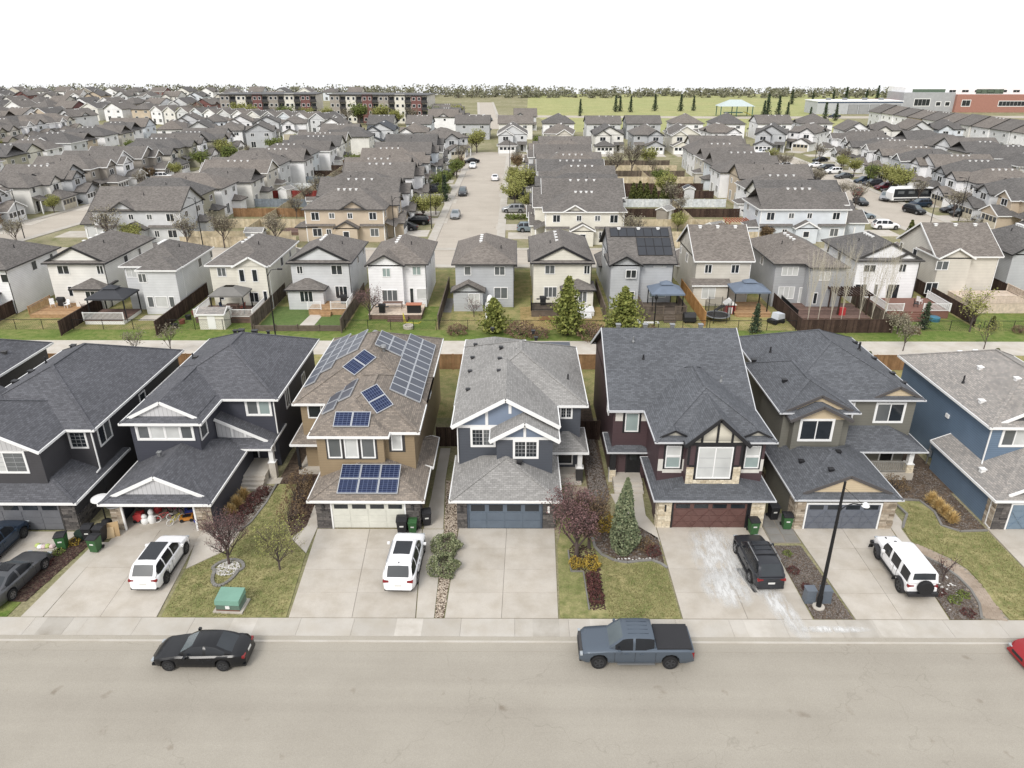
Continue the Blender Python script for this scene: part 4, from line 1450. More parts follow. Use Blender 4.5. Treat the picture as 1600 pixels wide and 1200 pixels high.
row_house('pale grey house with black-edged gable above a lawn with straight concrete walk', -28.2, -20.2, 'pale grey', BLACK, T0, 88.5, 11.5, gab=1, bump=(-28.4, -23.4, 1.6, 2.6, 'hip'),
          wins=((459, 469, U0, U1 - .1, 2), (513, 531, U0 - .1, U1, 2), (516, 536, L0 - .2, L1, 3), (465, 486, .95, 2.4, 3, GLASS, 87.3)))
row_house('bright white house with wooden deck and steps, left of the street gap', -18.3, -10.7, 'white', DTRIM, T2, 88.0, 12, wins=((596, 609, U0, U1, 2, TEALG, 87.6), (641, 655, U0, U1, 2, TEALG), (593, 618, 1.0, 2.5, 3, GLASS2, 87.6), (635, 642, .5, 2.5, 1), (646, 663, 1.0, 2.4, 1, BLIND)), rgab=(-18.3, -13.5, .8))
row_house('grey hip-roofed house with a small gabled back porch, nearest the straight street', -7.8, .15, 'light grey', DTRIM, T2, 88.0, 12.5, bump=(-7.9, -3.7, 1.7, 2.55, 'gable'), wins=((722, 733, U0, U1, 1, GLASS2), (769, 786, U0, U1, 2, GLASS2), (729, 747, .9, 2.3, 2, BLIND, 86.7), (768, 790, 1.1, 2.6, 2, GLASS2)))
row_house('cream house with black-edged gable behind the tall pine', 1.85, 9.75, 'cream', BLACK, T0, 88.6, 14.5, gab=1, bump=(5.6, 9.9, 1.6, 2.6, 'hip'), wins=((848, 864, U0, U1, 2, GLASS2), (909, 919, U0, U1, 2), (847, 868, 1.1, 2.5, 3, GLASS2), (900, 914, .9, 2.4, 2, GLASS2, 87.4)))
h8 = row_house('pale grey house with black solar sheet on its roof and a blue gazebo', 11.5, 19.8, 'light grey', BLACK, T1, 88.3, 12, 'x', 'gg', .55, wins=((972, 989, 4.0, 5.1, 2, GLASS, 87.5), (1017, 1037, 5.05, 5.3, 1, BLIND), (972, 988, 1.0, 2.4, 2, GLASS, 87.5), (1013, 1040, 1.2, 2.4, 2, TEALG)), rgab=(11.4, 15.5, .9))
row_house('beige house with plain ridge roof behind the trampoline yard', 22.2, 29.7, 'beige', WHITE, T2, 89.6, 11, 'x', 'gg', .62, bump=(22.0, 26.9, 1.0, 2.75, 'pent'), wins=((1101, 1113, 3.95, 5.1, 2), (1143, 1156, 3.95, 5.1, 2), (1097, 1119, .95, 2.4, 2, BLIND, 89.0)))
row_house('grey house with two-step back wall behind the row of birches', 31.7, 40.2, 'grey', DTRIM, T2, 88.4, 13, wins=((1218, 1244, 4.0, 5.15, 3, BLIND), (1268, 1285, 3.9, 5.0, 2, BLIND, 87.0), (1217, 1243, 1.0, 2.6, 3, BLIND), (1250, 1256, .5, 2.5, 1, BLIND), (1264, 1271, .9, 2.4, 1, GLASS, 87.0)), bump=(35.5, 40.3, 1.8, E2 - .004, 'hip'))
row_house('bright white house with twin dark-edged gables and a red-brown deck', 42.4, 50.9, 'white', DTRIM, T3, 90.0, 11.5, gab=2, wins=((1354, 1374, 4.0, 5.0, 2), (1410, 1422, 4.0, 5.1, 2), (1346, 1366, 1.0, 2.5, 2), (1377, 1384, .5, 2.5, 1, GLASS2), (1398, 1418, .4, 2.5, 2)))
row_house('beige house with white-edged gable and a wide pale deck', 53.3, 61.9, 'beige', WHITE, T2, 92.0, 10.5, 'x', 'gg', .62, wins=((1476, 1496, 4.0, 5.2, 2, GLASS2, 91.5), (1467, 1487, .9, 2.4, 2, GLASS, 91.5), (1506, 1530, .8, 2.6, 2, GLASS2)), rgab=(53.3, 57.9, .9))
row_house('light grey house with black-edged gable at the right end of the row by the path', 63.6, 72.6, 'light grey', BLACK, T3, 93.0, 11, 'y', 'gh', .62, wins=((1570, 1590, 4.0, 5.2, 2),))
# black solar sheet
solar(h8, (12.0, 92.6, E2 + 4.2 * .55), (1, 0, 0), (0, 1, .55), 7, 1, 1.05, 1.6, glass('black_solar_cells', P(46, 50, 58), .3), (), BLACK)
solar(h8, (15.2, 89.6, E2 + 1.2 * .55), (1, 0, 0), (0, 1, .55), 4, 2, 1.05, 1.6, MATS['black_solar_cells'], (), BLACK)

# ---------------------------------------------------------------- walking path, back yards
struct(sheet('walking_path', -140, 140, 72.3, 76.4, .016, CONC2))
lawn_strip = struct(sheet('verge', -140, 140, 76.4, 79.9, .008, GRASSG))
lawn_strip2 = struct(sheet('verge', -140, 140, 68.6, 72.3, .008, YARD))
back = struct(sheet('back_yards', -140, 140, 79.9, 106, .006, YARD))
yd = [(-51.0, -40.7, YARD), (-40.5, -30.4, GRASSG), (-30.0, -20.0, ground_mat('lush_lawn', (P(104, 130, 66), P(116, 136, 76), P(94, 118, 60)), .4, 1.6, 12)), (-19.6, -9.3, GRASSG), (22.4, 32.0, ground_mat('pale_yard', (P(176, 166, 104), P(190, 174, 116), P(152, 152, 84)), .3, 1.4, 10)), (32.8, 42.6, YARD), (43.2, 53.2, GRASSG), (53.8, 64.5, GRASSG), (-61.0, -51.4, YARD), (-8.6, .4, YARD), (.6, 10.6, ground_mat('straw_yard', (P(178, 150, 96), P(190, 164, 110), P(150, 136, 80)), .3, 1.4, 10)), (10.8, 21.8, YARD)]
for a, b, g in yd:
    struct(sheet('back_lawn', a, b, 80.0, 88.5, .012, g))
flat('garden_walk', [(-25.4, 80.2), (-23.6, 80.2), (-23.4, 86.5), (-24.9, 86.5)], .03, CONC2)
flat('patio', [(-45.0, 83.0), (-41.0, 83.0), (-41.0, 85.0), (-45.0, 85.0)], .03, CONC2)
flat('patio', [(-9.1, 86.2), (-7.9, 86.2), (-7.9, 92), (-9.1, 92)], .03, EDGING)
struct(sheet('rear_lots', -60, 60, 57.5, 68.6, .006, YARD))
# side gaps between front houses
for a, b in ((-28.6, -26.9), (-17.6, -16.3), (5.3, 6.8), (17.0, 18.9), (30.0, 32.0)):
    flat('side_yard', [(a, 45.5), (b, 45.5), (b, 61), (a, 61)], .02, DIRT)


def fence(label, a, b, hgt, mat, bay=2.4, name='wood_fence', group=None, cap=True, post=True, board=.15, z=0):
    """posts, one board panel per bay, cap rail; boards are separate slats inside each panel"""
    a, b = Vector((*a, z)), Vector((*b, z))
    L = (b - a).length
    n = max(1, round(L / bay))
    w = L / n
    root = thing(name, label, 'fence', a, math.atan2(b.y - a.y, b.x - a.x), group)
    q = random.Random(int(L * 31 + a.x))
    k = max(3, int(w / board))
    pm = None
    for i in range(n):
        if pm is None or i % 3 == 0:
            m = MB()
            for j in range(k):
                x0, x1 = .05 + (w - .1) * j / k, .05 + (w - .1) * (j + 1) / k
                d = .012 if j % 2 else -.004
                m.box(x0 + .004, x1 - .004, -.015 + d, .015 + d, .05, hgt + q.uniform(-.02, .02))
            pm = m.mesh('board_panel', mat)
        o = put('board_panel', pm, root, (i * w, 0, 0))
        o['kind'] = 'stuff'
        if cap:
            if i == 0:
                cm = MB().box(.01, w - .01, -.06, .06, hgt + .02, hgt + .06).mesh('cap_rail', mat)
            put('cap_rail', cm, root, (i * w, 0, 0))
    if post:
        pmesh = MB().box(-.05, .05, -.05, .05, 0, hgt + .1).mesh('post', mat)
        for i in range(n + 1):
            put('post', pmesh, root, (i * w, 0, 0))
    return root


YF = 'wooden yard fences by the walking path'
for i, (x, m_, y0, y1, d) in enumerate(((-61.2, FENCE_D, 78.5, 93, 'dark brown'), (-51.2, FENCE_D, 77.8, 93, 'dark brown'), (-40.4, FENCE_D, 77.8, 93, 'dark brown'), (-30.2, FENCE_W, 79.5, 93, 'weathered grey'), (-19.8, FENCE_W, 78.8, 93, 'weathered grey'), (-8.9, FENCE_W, 80.1, 96, 'weathered grey'), (10.7, FENCE_W, 83.0, 95, 'weathered grey'), (22.1, FENCE_O, 81.3, 95, 'bright orange'), (32.4, FENCE_D, 79.0, 96, 'dark brown'), (42.9, FENCE_W, 79.2, 95, 'weathered grey'), (53.5, FENCE_D, 81.4, 96, 'dark brown'), (64.0, FENCE_D, 84, 96, 'dark brown'))):
    fence(['dark brown fence at the far left of the yards by the path', 'dark brown fence right of the tan deck yard', 'dark brown fence between the black gazebo yard and the white-railed deck', 'weathered fence left of the lush lawn with the concrete walk', 'weathered fence right of the lush lawn with the concrete walk', 'weathered grey fence between the bright white and the plain grey house', 'weathered fence right of the cream house behind the pines', 'bright orange cedar fence beside the trampoline yard', 'dark brown fence left of the birch yard', 'weathered fence right of the birch yard', 'dark brown fence between the red-brown and the wide pale deck', 'dark brown fence at the right end of the yards by the path'][i], (x, y0), (x, y1), 1.7, m_, group=YF)
fence('dark brown fence across the foot of the birch yard', (32.5, 79.0), (42.8, 79.2), 1.6, FENCE_D, group=YF)
# cedar fences behind the front row houses
for i, (a, b, d) in enumerate(((-48, -28, 'behind the charcoal houses at the left'), (-17.4, -6.3, 'left of the slate blue house'), (-6.2, 5.5, 'behind the slate blue house'), (5.6, 18.5, 'behind the plum house'), (18.7, 31.0, 'behind the olive grey house'), (31.2, 46, 'behind the teal blue house'))):
    fence('tan cedar fence on the near path edge ' + d, (a, 68.3), (b, 68.3), 1.6, FENCE_B, group='cedar fences behind the near houses')
for x in (-17.3, -5.2, 5.9, 18.6, 31.1):
    pass
fence('dark gate fence between the tan and the slate blue house', (-6.3, 52.3), (-4.1, 52.3), 1.7, FENCE_D, group='side gates of the near houses')
fence('dark gate fence between the slate blue and the plum house', (5.0, 53.5), (6.9, 53.5), 1.7, FENCE_D, group='side gates of the near houses')

# chain link fence along the yards
def chainlink(label, x0, x1, y, h=1.2):
    root = thing('chain_link_fence', label, 'fence', (x0, y, 0), 0, 'chain link fences along the verge')
    L = x1 - x0
    n = max(1, round(L / 3))
    pm = MB().cyl((0, 0, 0), (0, 0, h + .05), .035, .035, 6).mesh('post', METAL_B)
    for i in range(n + 1):
        put('post', pm, root, (L * i / n, 0, 0))
    MB().bar((0, 0, h), (L, 0, h), .045).build('top_rail', METAL_B, root)
    m = MB()
    s = .22
    k = int((L + h) / s)
    for i in range(k):
        for sg in (1, -1):
            xa = -h + i * s if sg > 0 else i * s
            p, q = Vector((xa, 0, 0)), Vector((xa + sg * h, 0, h))
            if p.x < 0:
                p, q = Vector((0, 0, -p.x)) if sg > 0 else p, q
            if min(p.x, q.x) < -.01 or max(p.x, q.x) > L:
                continue
            m.bar(p, q, .007)
    stuff(m.build('wire_mesh', METAL_B, root))


for a, b, d in ((-60.8, -51.4, 'below the tan deck yard'), (-51.0, -40.6, 'below the black gazebo yard'), (-40.2, -30.4, 'below the white-railed deck yard'), (-19.6, -9.1, 'below the bright white house'), (-8.7, 1.0, 'below the plain grey house'), (1.2, 10.6, 'behind the two pines'), (10.9, 22.0, 'below the blue gazebo yard'), (22.3, 32.2, 'below the trampoline yard'), (43.1, 53.3, 'below the red-brown deck yard'), (53.7, 64.0, 'below the wide pale deck yard')):
    chainlink('black chain link fence ' + d, a, b, 79.95)
# low timber retaining wall at the foot of the lush lawn
rw = thing('retaining_wall', 'low grey timber retaining wall below the lush lawn', 'wall', (-30, 79.6, 0))
for i in range(4):
    for j in range(2):
        MB().box(.05 + i * 2.5, 2.5 + i * 2.5, -.12 + .03 * j, .12, .02 + j * .32, .32 + j * .32).build('timber', FENCE_W, rw)
    MB().box(-.03 + i * 2.5, .07 + i * 2.5, -.2, .1, 0, .8).build('post', FENCE_W, rw)


# ---------------------------------------------------------------- decks, gazebos, sheds and yard things
def deck(label, x0, x1, y0, y1, z, mat, rail=None, rsides='', steps=None, rh=.95, smat=None, gap=None):
    """boards, skirt, posts and picket rail per side; rsides among S W E; gap = (u0,u1) opening in the S rail"""
    root = thing('deck', label, 'deck', ((x0 + x1) / 2, y0, 0), 0, 'back yard decks')
    ox, oy = (x0 + x1) / 2, y0
    n = int((y1 - y0) / .16)
    m = MB()
    for i in range(n):
        m.box(x0 - ox, x1 - ox, i * (y1 - y0) / n + .006, (i + 1) * (y1 - y0) / n - .006, z - .04, z)
    o = m.build('deck_boards', mat, root)
    o['kind'] = 'stuff'
    MB().box(x0 - ox + .05, x1 - ox - .05, .05, y1 - y0 - .02, 0, z - .04).build('deck_frame', smat or mat, root)
    if rail:
        for sd in rsides:
            if sd == 'S':
                segs = [(x0, gap[0]), (gap[1], x1)] if gap else [(x0, x1)]
                segs = [((a - ox, .05), (b - ox, .05)) for a, b in segs]
            elif sd == 'W':
                segs = [((x0 - ox + .05, .1), (x0 - ox + .05, y1 - oy))]
            else:
                segs = [((x1 - ox - .05, .1), (x1 - ox - .05, y1 - oy))]
            for a, b in segs:
                A, B = Vector((*a, z)), Vector((*b, z))
                if (B - A).length < .2:
                    continue
                m = MB()
                up = Vector((0, 0, 1))
                m.bar(A + up * rh, B + up * rh, .09, .06).bar(A + up * .12, B + up * .12, .06, .05)
                k = max(2, int((B - A).length / .14))
                for i in range(k + 1):
                    p = A.lerp(B, i / k)
                    m.bar(p + up * .12, p + up * rh, .04)
                for p in (A, B):
                    m.bar(p, p + up * (rh + .08), .1)
                m.build('railing', rail, root)
    if steps:
        a, b, n = steps
        for i in range(n):
            MB().box(a - ox, b - ox, -.3 * (i + 1), -.3 * i - .005, 0, z * (n - i) / (n + 1)).build('step', smat or mat, root)
    return root


def gazebo(label, x, y, w, d, h, mat, post, tier=True):
    root = thing('gazebo', label, 'gazebo', (x, y, 0), 0, 'back yard gazebos')
    for sx in (-1, 1):
        for sy in (-1, 1):
            MB().box(sx * (w / 2 - .2) - .06, sx * (w / 2 - .2) + .06, sy * (d / 2 - .2) - .06, sy * (d / 2 - .2) + .06, 0, h).build('post', post, root)
    k = .28
    a, b = (w / 2, d / 2), (w / 2 * k, d / 2 * k)
    m = MB()
    r = [(-a[0], -a[1], h), (a[0], -a[1], h), (a[0], a[1], h), (-a[0], a[1], h), (-b[0], -b[1], h + .75), (b[0], -b[1], h + .75), (b[0], b[1], h + .75), (-b[0], b[1], h + .75)]
    m.add(r, [(0, 1, 5, 4), (1, 2, 6, 5), (2, 3, 7, 6), (3, 0, 4, 7)])
    m.add([(p[0], p[1], p[2] - .03) for p in r], [(4, 5, 1, 0), (5, 6, 2, 1), (6, 7, 3, 2), (7, 4, 0, 3)])
    m.build('canopy', mat, root)
    MB().box(-a[0], a[0], -a[1], -a[1] + .04, h - .18, h - .005).box(-a[0], a[0], a[1] - .04, a[1], h - .18, h - .005).box(-a[0], -a[0] + .04, -a[1] + .04, a[1] - .04, h - .18, h - .005).box(a[0] - .04, a[0], -a[1] + .04, a[1] - .04, h - .18, h - .005).build('valance', mat, root)
    if tier:
        c = (w / 2 * .38, d / 2 * .38)
        m = MB()
        r = [(-c[0], -c[1], h + .82), (c[0], -c[1], h + .82), (c[0], c[1], h + .82), (-c[0], c[1], h + .82), (0, 0, h + 1.2)]
        m.add(r, [(0, 1, 4), (1, 2, 4), (2, 3, 4), (3, 0, 4)])
        m.build('top_canopy', mat, root)
        MB().box(-b[0], b[0], -b[1], b[1], h + .6, h + .83).build('canopy_vent', post, root)
    return root


def shed(label, x, y, w, d, h, mat, rmat, rz=0, door=WHITE):
    hh = House(label, x, y, rz, 'shed', 'shed', 'garden sheds', True)
    hh.wall(-w / 2, w / 2, -d / 2, d / 2, 0, h, mat)
    hh.roof(-w / 2 - .15, w / 2 + .15, -d / 2 - .15, d / 2 + .15, h, 'x', .5, 'gg', rmat, WHITE, mat, .15)
    hh.part(MB().box(-.45, .45, -d / 2 - .04, -d / 2, .1, h - .15), 'shed_door', door)
    return hh.root


def chair(label, x, y, z, rz, mat, grp='patio chairs'):
    t = thing('patio_chair', label, 'chair', (x, y, z), rz, grp)
    MB().box(-.26, .26, -.26, .26, .38, .43).build('seat', mat, t)
    MB().prism([(-.26, .2, .43), (.26, .2, .43), (.26, .3, 1.0), (-.26, .3, 1.0)], (0, .04, 0)).build('backrest', mat, t)
    for sx in (-.23, .23):
        for sy in (-.23, .23):
            MB().box(sx - .02, sx + .02, sy - .02, sy + .02, 0, .38).build('leg', mat, t)
        MB().box(sx - .03, sx + .03, -.26, .26, .6, .64).build('armrest', mat, t)
    return t


def table(label, x, y, z, w, d, mat, cat='table'):
    t = thing('patio_table', label, cat, (x, y, z), 0, 'patio tables')
    MB().box(-w / 2, w / 2, -d / 2, d / 2, .7, .74).build('table_top', mat, t)
    for sx in (-1, 1):
        for sy in (-1, 1):
            MB().box(sx * (w / 2 - .1) - .03, sx * (w / 2 - .1) + .03, sy * (d / 2 - .1) - .03, sy * (d / 2 - .1) + .03, 0, .7).build('leg', mat, t)
    return t


def grill(label, x, y, z, mat=BLACK):
    t = thing('barbecue', label, 'barbecue', (x, y, z))
    MB().box(-.35, .35, -.25, .25, .1, .8).build('cart', mat, t)
    m = MB()
    m.prism([(-.42, -.28, .8), (-.42, .28, .8), (-.42, .25, 1.05), (-.42, 0, 1.2), (-.42, -.25, 1.05)], (.84, 0, 0))
    m.build('lid', mat, t)
    for sx in (-1, 1):
        MB().box(sx * .62 - .18, sx * .62 + .18, -.22, .22, .76, .8).build('side_shelf', mat, t)
    return t


deck('tan wooden deck behind the white house at the left end of the row', -58.5, -51.9, 83.9, 88.5, .45, DECK_T, DECK_T, 'W')
chair('white plastic chair on the tan deck, left of the pair', -57.3, 86.9, .45, .6, WHITE)
chair('white plastic chair on the tan deck, right of the pair', -55.3, 86.6, .45, -.3, WHITE)
grill('black barbecue between the white chairs on the tan deck', -56.3, 87.2, .45)
chair('brown deck chair at the right of the tan deck', -52.9, 85.9, .45, 2.2, DECK_B)
deck('white lattice-fronted deck under the black gazebo', -50.6, -45.9, 81.6, 86, .5, DECK_B, WHITE, 'S', smat=WHITE)
gazebo('black two-tier gazebo beside the pale grey house', -48.1, 84.3, 4.6, 4.0, 2.9, plain('black_canopy', P(62, 64, 70), .8), METAL_B)
deck('white-railed deck under the grey canopy', -37.8, -30.9, 82.2, 86.8, .7, DECK_B, WHITE, 'SWE', gap=(-36.3, -33.5))
gazebo('grey canopy over the cluttered white-railed deck', -34.2, 84.9, 4.2, 3.2, 3.0, plain('grey_canopy', P(128, 126, 122), .8), METAL_B, False)
table('dark patio table under the grey canopy', -34.2, 84.9, .7, 1.5, .9, DECK_B)
for i, (dx, dy, rz, mt, d) in enumerate(((-1.2, 0, 1.57, plain('blue_fabric', P(70, 90, 120), .9), 'blue'), (1.2, .1, -1.57, plain('red_cushion', P(150, 70, 60), .9), 'red cushioned'), (0, -1.0, 3.1, WHITE, 'white'))):
    chair(d + ' chair at the table under the grey canopy', -34.2 + dx, 84.9 + dy, .7, rz, mt)
shed('pale vinyl shed with grey roof in front of the white-railed deck', -34.9, 80.9, 2.9, 1.9, 1.9, TOWN['cream'], RF_GREY2)
deck('white-railed deck with central steps behind the pale grey house', -25.2, -20.4, 85.2, 88.7, .7, DECK_T, WHITE, 'SE', (-23.6, -22.4, 2), gap=(-23.6, -22.4))
grill('black covered grill on the white-railed deck with central steps', -21.3, 87.6, .7)
deck('wide wooden deck with broad steps behind the bright white house', -17.6, -11.2, 83.6, 87.8, .6, DECK_C, None, '', (-15.2, -12.8, 3), smat=DECK_B)
table('long table on the broad-stepped wooden deck', -15.0, 86.2, .6, 2.4, .9, DECK_B)
grill('black barbecue at the front of the broad-stepped deck', -16.0, 84.3, .6)
t = thing('tiki_bar', 'small red-topped bar on the broad-stepped deck', 'bar', (-12.2, 84.6, .6))
MB().box(-.8, .8, -.4, .4, 0, 1.0).build('bar_body', BLACK, t)
MB().box(-.95, .95, -.5, .5, 1.0, 1.06).build('bar_top', plain('terracotta_top', P(196, 120, 90), .7), t)
t = thing('soccer_goal', 'small yellow goal frame on the lawn below the broad-stepped deck', 'goal', (-12.4, 82.2, 0))
YEL = plain('yellow_plastic', P(222, 208, 60), .5, 0, .05)
MB().tube([(-.7, 0, .04), (-.8, 0, 1.3), (-.5, .1, .06), (1.0, -.1, .06), (1.2, .5, .06)], .05).build('frame', YEL, t)
t = thing('fire_pit', 'round stone fire pit at the foot of the bright white house yard', 'fire pit', (-12.4, 80.6, 0))
MB().lathe([(.62, 0), (.62, .35), (.42, .35), (.42, .05)], 14).build('stone_ring', CONC2, t)
deck('small white landing with steps behind the plain grey house', -3.7, -1.9, 84.6, 87.6, .9, WHITE, None, '', (-3.6, -2.3, 3), smat=WHITE)
t = thing('covered_grill', 'barbecue under a white cover on the small landing', 'barbecue', (-3.1, 86.2, .9))
m = MB()
m.lathe([(.42, 0), (.44, .5), (.4, .9), (.3, 1.25), (.05, 1.4)], 10)
m.build('cover', WHITE, t, smooth=50)
deck('dark-railed deck behind the cream house', 1.9, 7.4, 84.6, 87.6, .8, FENCE_W, METAL_B, 'SW')
chair('grey chair on the dark-railed deck, near the post', 6.6, 86.6, .8, .4, STEEL)
grill('black grill on the dark-railed deck', 3.4, 86.8, .8)
deck('white steps and landing right of the dark-railed deck', 7.5, 9.6, 84.9, 87.2, .6, WHITE, None, '', (7.7, 9.2, 3), smat=WHITE)
t = thing('planter', 'long brick-red planter box below the dark-railed deck', 'planter', (4.4, 83.6, 0))
MB().box(-1.5, 1.5, -.25, .25, 0, .5).build('box', FENCE_B, t)
MB().box(-1.42, 1.42, -.18, .18, .45, .53).build('soil', DIRT, t)
deck('grey picket deck below the blue gazebo', 15.2, 20.3, 83.4, 88, .8, FENCE_W, FENCE_W, 'SWE', (17.6, 19.0, 3), gap=(17.6, 19.0))
BLUEC = plain('blue_grey_canopy', P(112, 126, 146), .8)
gazebo('blue-grey two-tier gazebo on the grey picket deck', 18.2, 86.0, 4.0, 3.6, 3.0, BLUEC, METAL_B)
t = thing('hot_tub', 'black box-shaped smoker grill on the grass right of the picket deck', 'smoker', (20.6, 82.8, 0))
MB().box(-.7, .7, -.55, .55, .2, .75).build('body', BLACK, t)
MB().prism([(-.7, -.55, .76), (-.7, .55, .76), (-.7, .35, 1.15), (-.7, -.35, 1.15)], (1.4, 0, 0)).build('lid', BLACK, t)
for sx in (-.5, .5):
    MB().cyl((sx - .05, -.4, .12), (sx + .05, -.4, .12), .12, .12, 10).build('wheel', RUBBER, t)
t = thing('boat_cover', 'white tarp heap on the grass below the grey picket deck', 'tarp', (14.0, 82.6, 0))
MB().lathe([(.9, 0), (.8, .2), (.5, .4), (.2, .45)], 9).build('tarp', WHITE, t)
tag(MB().box(15.2, 17.0, 82.2, 82.7, .02, .12).build('board_pile', WHITE, off=(0, 0, 0)), 'white boards lying on the grass below the picket deck', 'boards')
gazebo('blue-grey gazebo on the low wooden platform of the trampoline yard', 28.6, 87.2, 4.4, 3.6, 2.9, BLUEC, METAL_B)
deck('low wooden platform under the gazebo in the trampoline yard', 26.6, 31.0, 84.9, 89.5, .4, DECK_T, None, '', (26.8, 30.8, 1))
t = thing('trampoline', 'round black trampoline with grey safety net', 'trampoline', (24.1, 83.6, 0))
MB().lathe([(1.45, .62), (1.5, .7), (1.25, .71), (1.25, .66)], 20).build('pad', plain('grey_pad', P(150, 154, 158), .7), t)
MB().cyl((0, 0, .66), (0, 0, .68), 1.26, 1.26, 20).build('jumping_mat', BLACK, t)
for i in range(6):
    a = i * math.pi / 3
    MB().cyl((1.5 * math.cos(a), 1.5 * math.sin(a), 0), (1.55 * math.cos(a), 1.55 * math.sin(a), 2.5), .04, .04, 6).build('pole', BLACK, t)
tn = NT('safety_net')
tn.base(P(70, 70, 74))
tn.b.inputs['Alpha'].default_value = .35
MB().cyl((0, 0, .75), (0, 0, 2.4), 1.52, 1.52, 20, False).build('net', tn.m, t)
t = thing('playhouse', 'red and white plastic playhouse with slide beside the trampoline', 'playhouse', (26.2, 86.2, 0))
REDP = plain('red_plastic', P(206, 60, 62), .5, 0, .05)
MB().box(-.6, .6, -.5, .5, 0, 1.2).build('playhouse_wall', REDP, t)
MB().prism([(-.75, -.65, 1.2), (.75, -.65, 1.2), (0, -.65, 1.8)], (0, 1.3, 0)).build('playhouse_roof', WHITE, t)
MB().box(-.25, .25, -.56, -.5, .1, .9).build('playhouse_door', WHITE, t)
MB().prism([(-1.0, -.3, 1.0), (-.6, -.3, 1.0), (-2.0, -.3, .05), (-2.2, -.3, .05)], (0, .5, 0)).build('slide', BLACK, t)
t = thing('covered_mower', 'garden tractor under a white cover by the dark fence', 'mower', (30.8, 82.6, 0), .5)
MB().box(-.9, .9, -.5, .5, .15, .55).build('chassis', BLACK, t)
MB().prism([(-.3, -.5, .55), (.9, -.5, .55), (.8, -.5, 1.15), (-.2, -.5, 1.25)], (0, 1.0, 0)).build('cover', plain('white_blue_cover', P(216, 222, 232), .6), t)
for sx in (-.6, .6):
    for sy in (-.55, .55):
        MB().cyl((sx, sy - .08, .25), (sx, sy + .08, .25), .25, .25, 10).build('wheel', RUBBER, t)
deck('brown-grey composite deck behind the birches', 33.2, 42.0, 82.6, 88.4, .6, DECK_B, METAL_B, 'W', (33.4, 39.0, 2))
t = thing('pergola', 'dark brown pergola at the right of the birch yard deck', 'pergola', (40.2, 85.3, .6))
for sx in (-1.7, 1.7):
    for sy in (-1.4, 1.4):
        MB().box(sx - .08, sx + .08, sy - .08, sy + .08, 0, 2.4).build('post', FENCE_D, t)
for i in range(11):
    MB().box(-2.1 + i * .4, -2.02 + i * .4, -1.8, 1.8, 2.45, 2.62).build('rafter', FENCE_D, t)
MB().box(-2.1, 2.1, -1.44, -1.36, 2.3, 2.45).build('beam', FENCE_D, t)
MB().box(-2.1, 2.1, 1.36, 1.44, 2.3, 2.45).build('beam', FENCE_D, t)
tag(MB().box(38.6, 39.3, 83.6, 84.1, .6, 1.5).build('storage_box', REDP), 'small red box on the birch yard deck', 'box')
deck('red-brown deck with white rails behind the twin-gabled white house', 44.4, 52.0, 84.2, 89.6, .9, plain('red_brown_boards', P(140, 96, 82), .8, 0, .15, 6), WHITE, 'SWE', (46.4, 48.8, 4), gap=(46.4, 48.8))
chair('black patio chair on the red-brown deck, nearest the stairs', 48.8, 86.0, .9, 1.2, BLACK)
chair('white patio chair on the red-brown deck, by the right rail', 49.8, 87.2, .9, 2.0, WHITE)
tag(MB().lathe([(.6, 0), (.62, .5), (.5, .55)], 10).build('wading_pool', plain('pool_blue', P(60, 130, 160), .4)), 'blue plastic tub beside the red-brown deck stairs', 'tub').location = (49.9, 83.4, 0)
deck('wide pale deck with cable rail behind the beige house at the right', 55.6, 63.2, 86.2, 91.6, 1.3, DECK_C, DECK_C, 'SE', None, .9)
# lamp posts along the path
# ---------------------------------------------------------------- the town beyond: streets
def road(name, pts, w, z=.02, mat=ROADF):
    """street strip along a centre line, with raised walks on both sides"""
    def strip(o0, o1):
        a, b = [], []
        for i, p in enumerate(pts):
            p0, p1 = Vector(pts[max(0, i - 1)]), Vector(pts[min(len(pts) - 1, i + 1)])
            d = (p1 - p0).normalized()
            n = Vector((-d.y, d.x))
            a.append(Vector(p) + n * o0)
            b.append(Vector(p) + n * o1)
        return a, b
    a, b = strip(-w / 2, w / 2)
    m = MB()
    for i in range(len(pts) - 1):
        m.up((*a[i], z), (*a[i + 1], z), (*b[i + 1], z), (*b[i], z))
    struct(m.build(name, mat))
    for o0, o1 in ((w / 2, w / 2 + 1.5), (-w / 2 - 1.5, -w / 2)):
        a, b = strip(o0, o1)
        m = MB()
        for i in range(len(pts) - 1):
            m.up((*a[i], .12), (*a[i + 1], .12), (*b[i + 1], .12), (*b[i], .12))
            for q in (a, b):
                m.poly((*q[i], 0), (*q[i + 1], 0), (*q[i + 1], .12), (*q[i], .12))
        struct(m.build('far_sidewalk', WALKC))


road('cross_street', [(-260, 114), (-100, 113), (0, 113), (100, 113), (260, 112)], 9, .02)
road('straight_street', [(-8.4, 117), (-8.4, 160), (-8.2, 200), (-8.0, 238)], 10.2, .024)
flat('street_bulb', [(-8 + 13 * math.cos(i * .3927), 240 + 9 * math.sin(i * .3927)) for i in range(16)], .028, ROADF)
road('west_street', [(-91, 117), (-87, 140), (-83, 165), (-81, 200), (-79, 245), (-70, 275)], 9.5, .024)
road('east_street', [(78, 117), (76, 140), (77, 165), (79, 200), (80, 236), (70, 246)], 10, .024)
road('park_avenue', [(-400, 470), (-200, 455), (0, 400), (110, 392), (300, 398), (420, 404)], 10, .024)
road('far_lane', [(-10, 330), (-14, 400), (-20, 520)], 8, .026)
flat('park', [(24, 318), (150, 318), (160, 390), (200, 470), (560, 520), (560, 636), (10, 636), (6, 420)], .012, FIELD)
road('west_back_street', [(-150, 118), (-152, 200), (-160, 280), (-175, 330)], 9, .026)
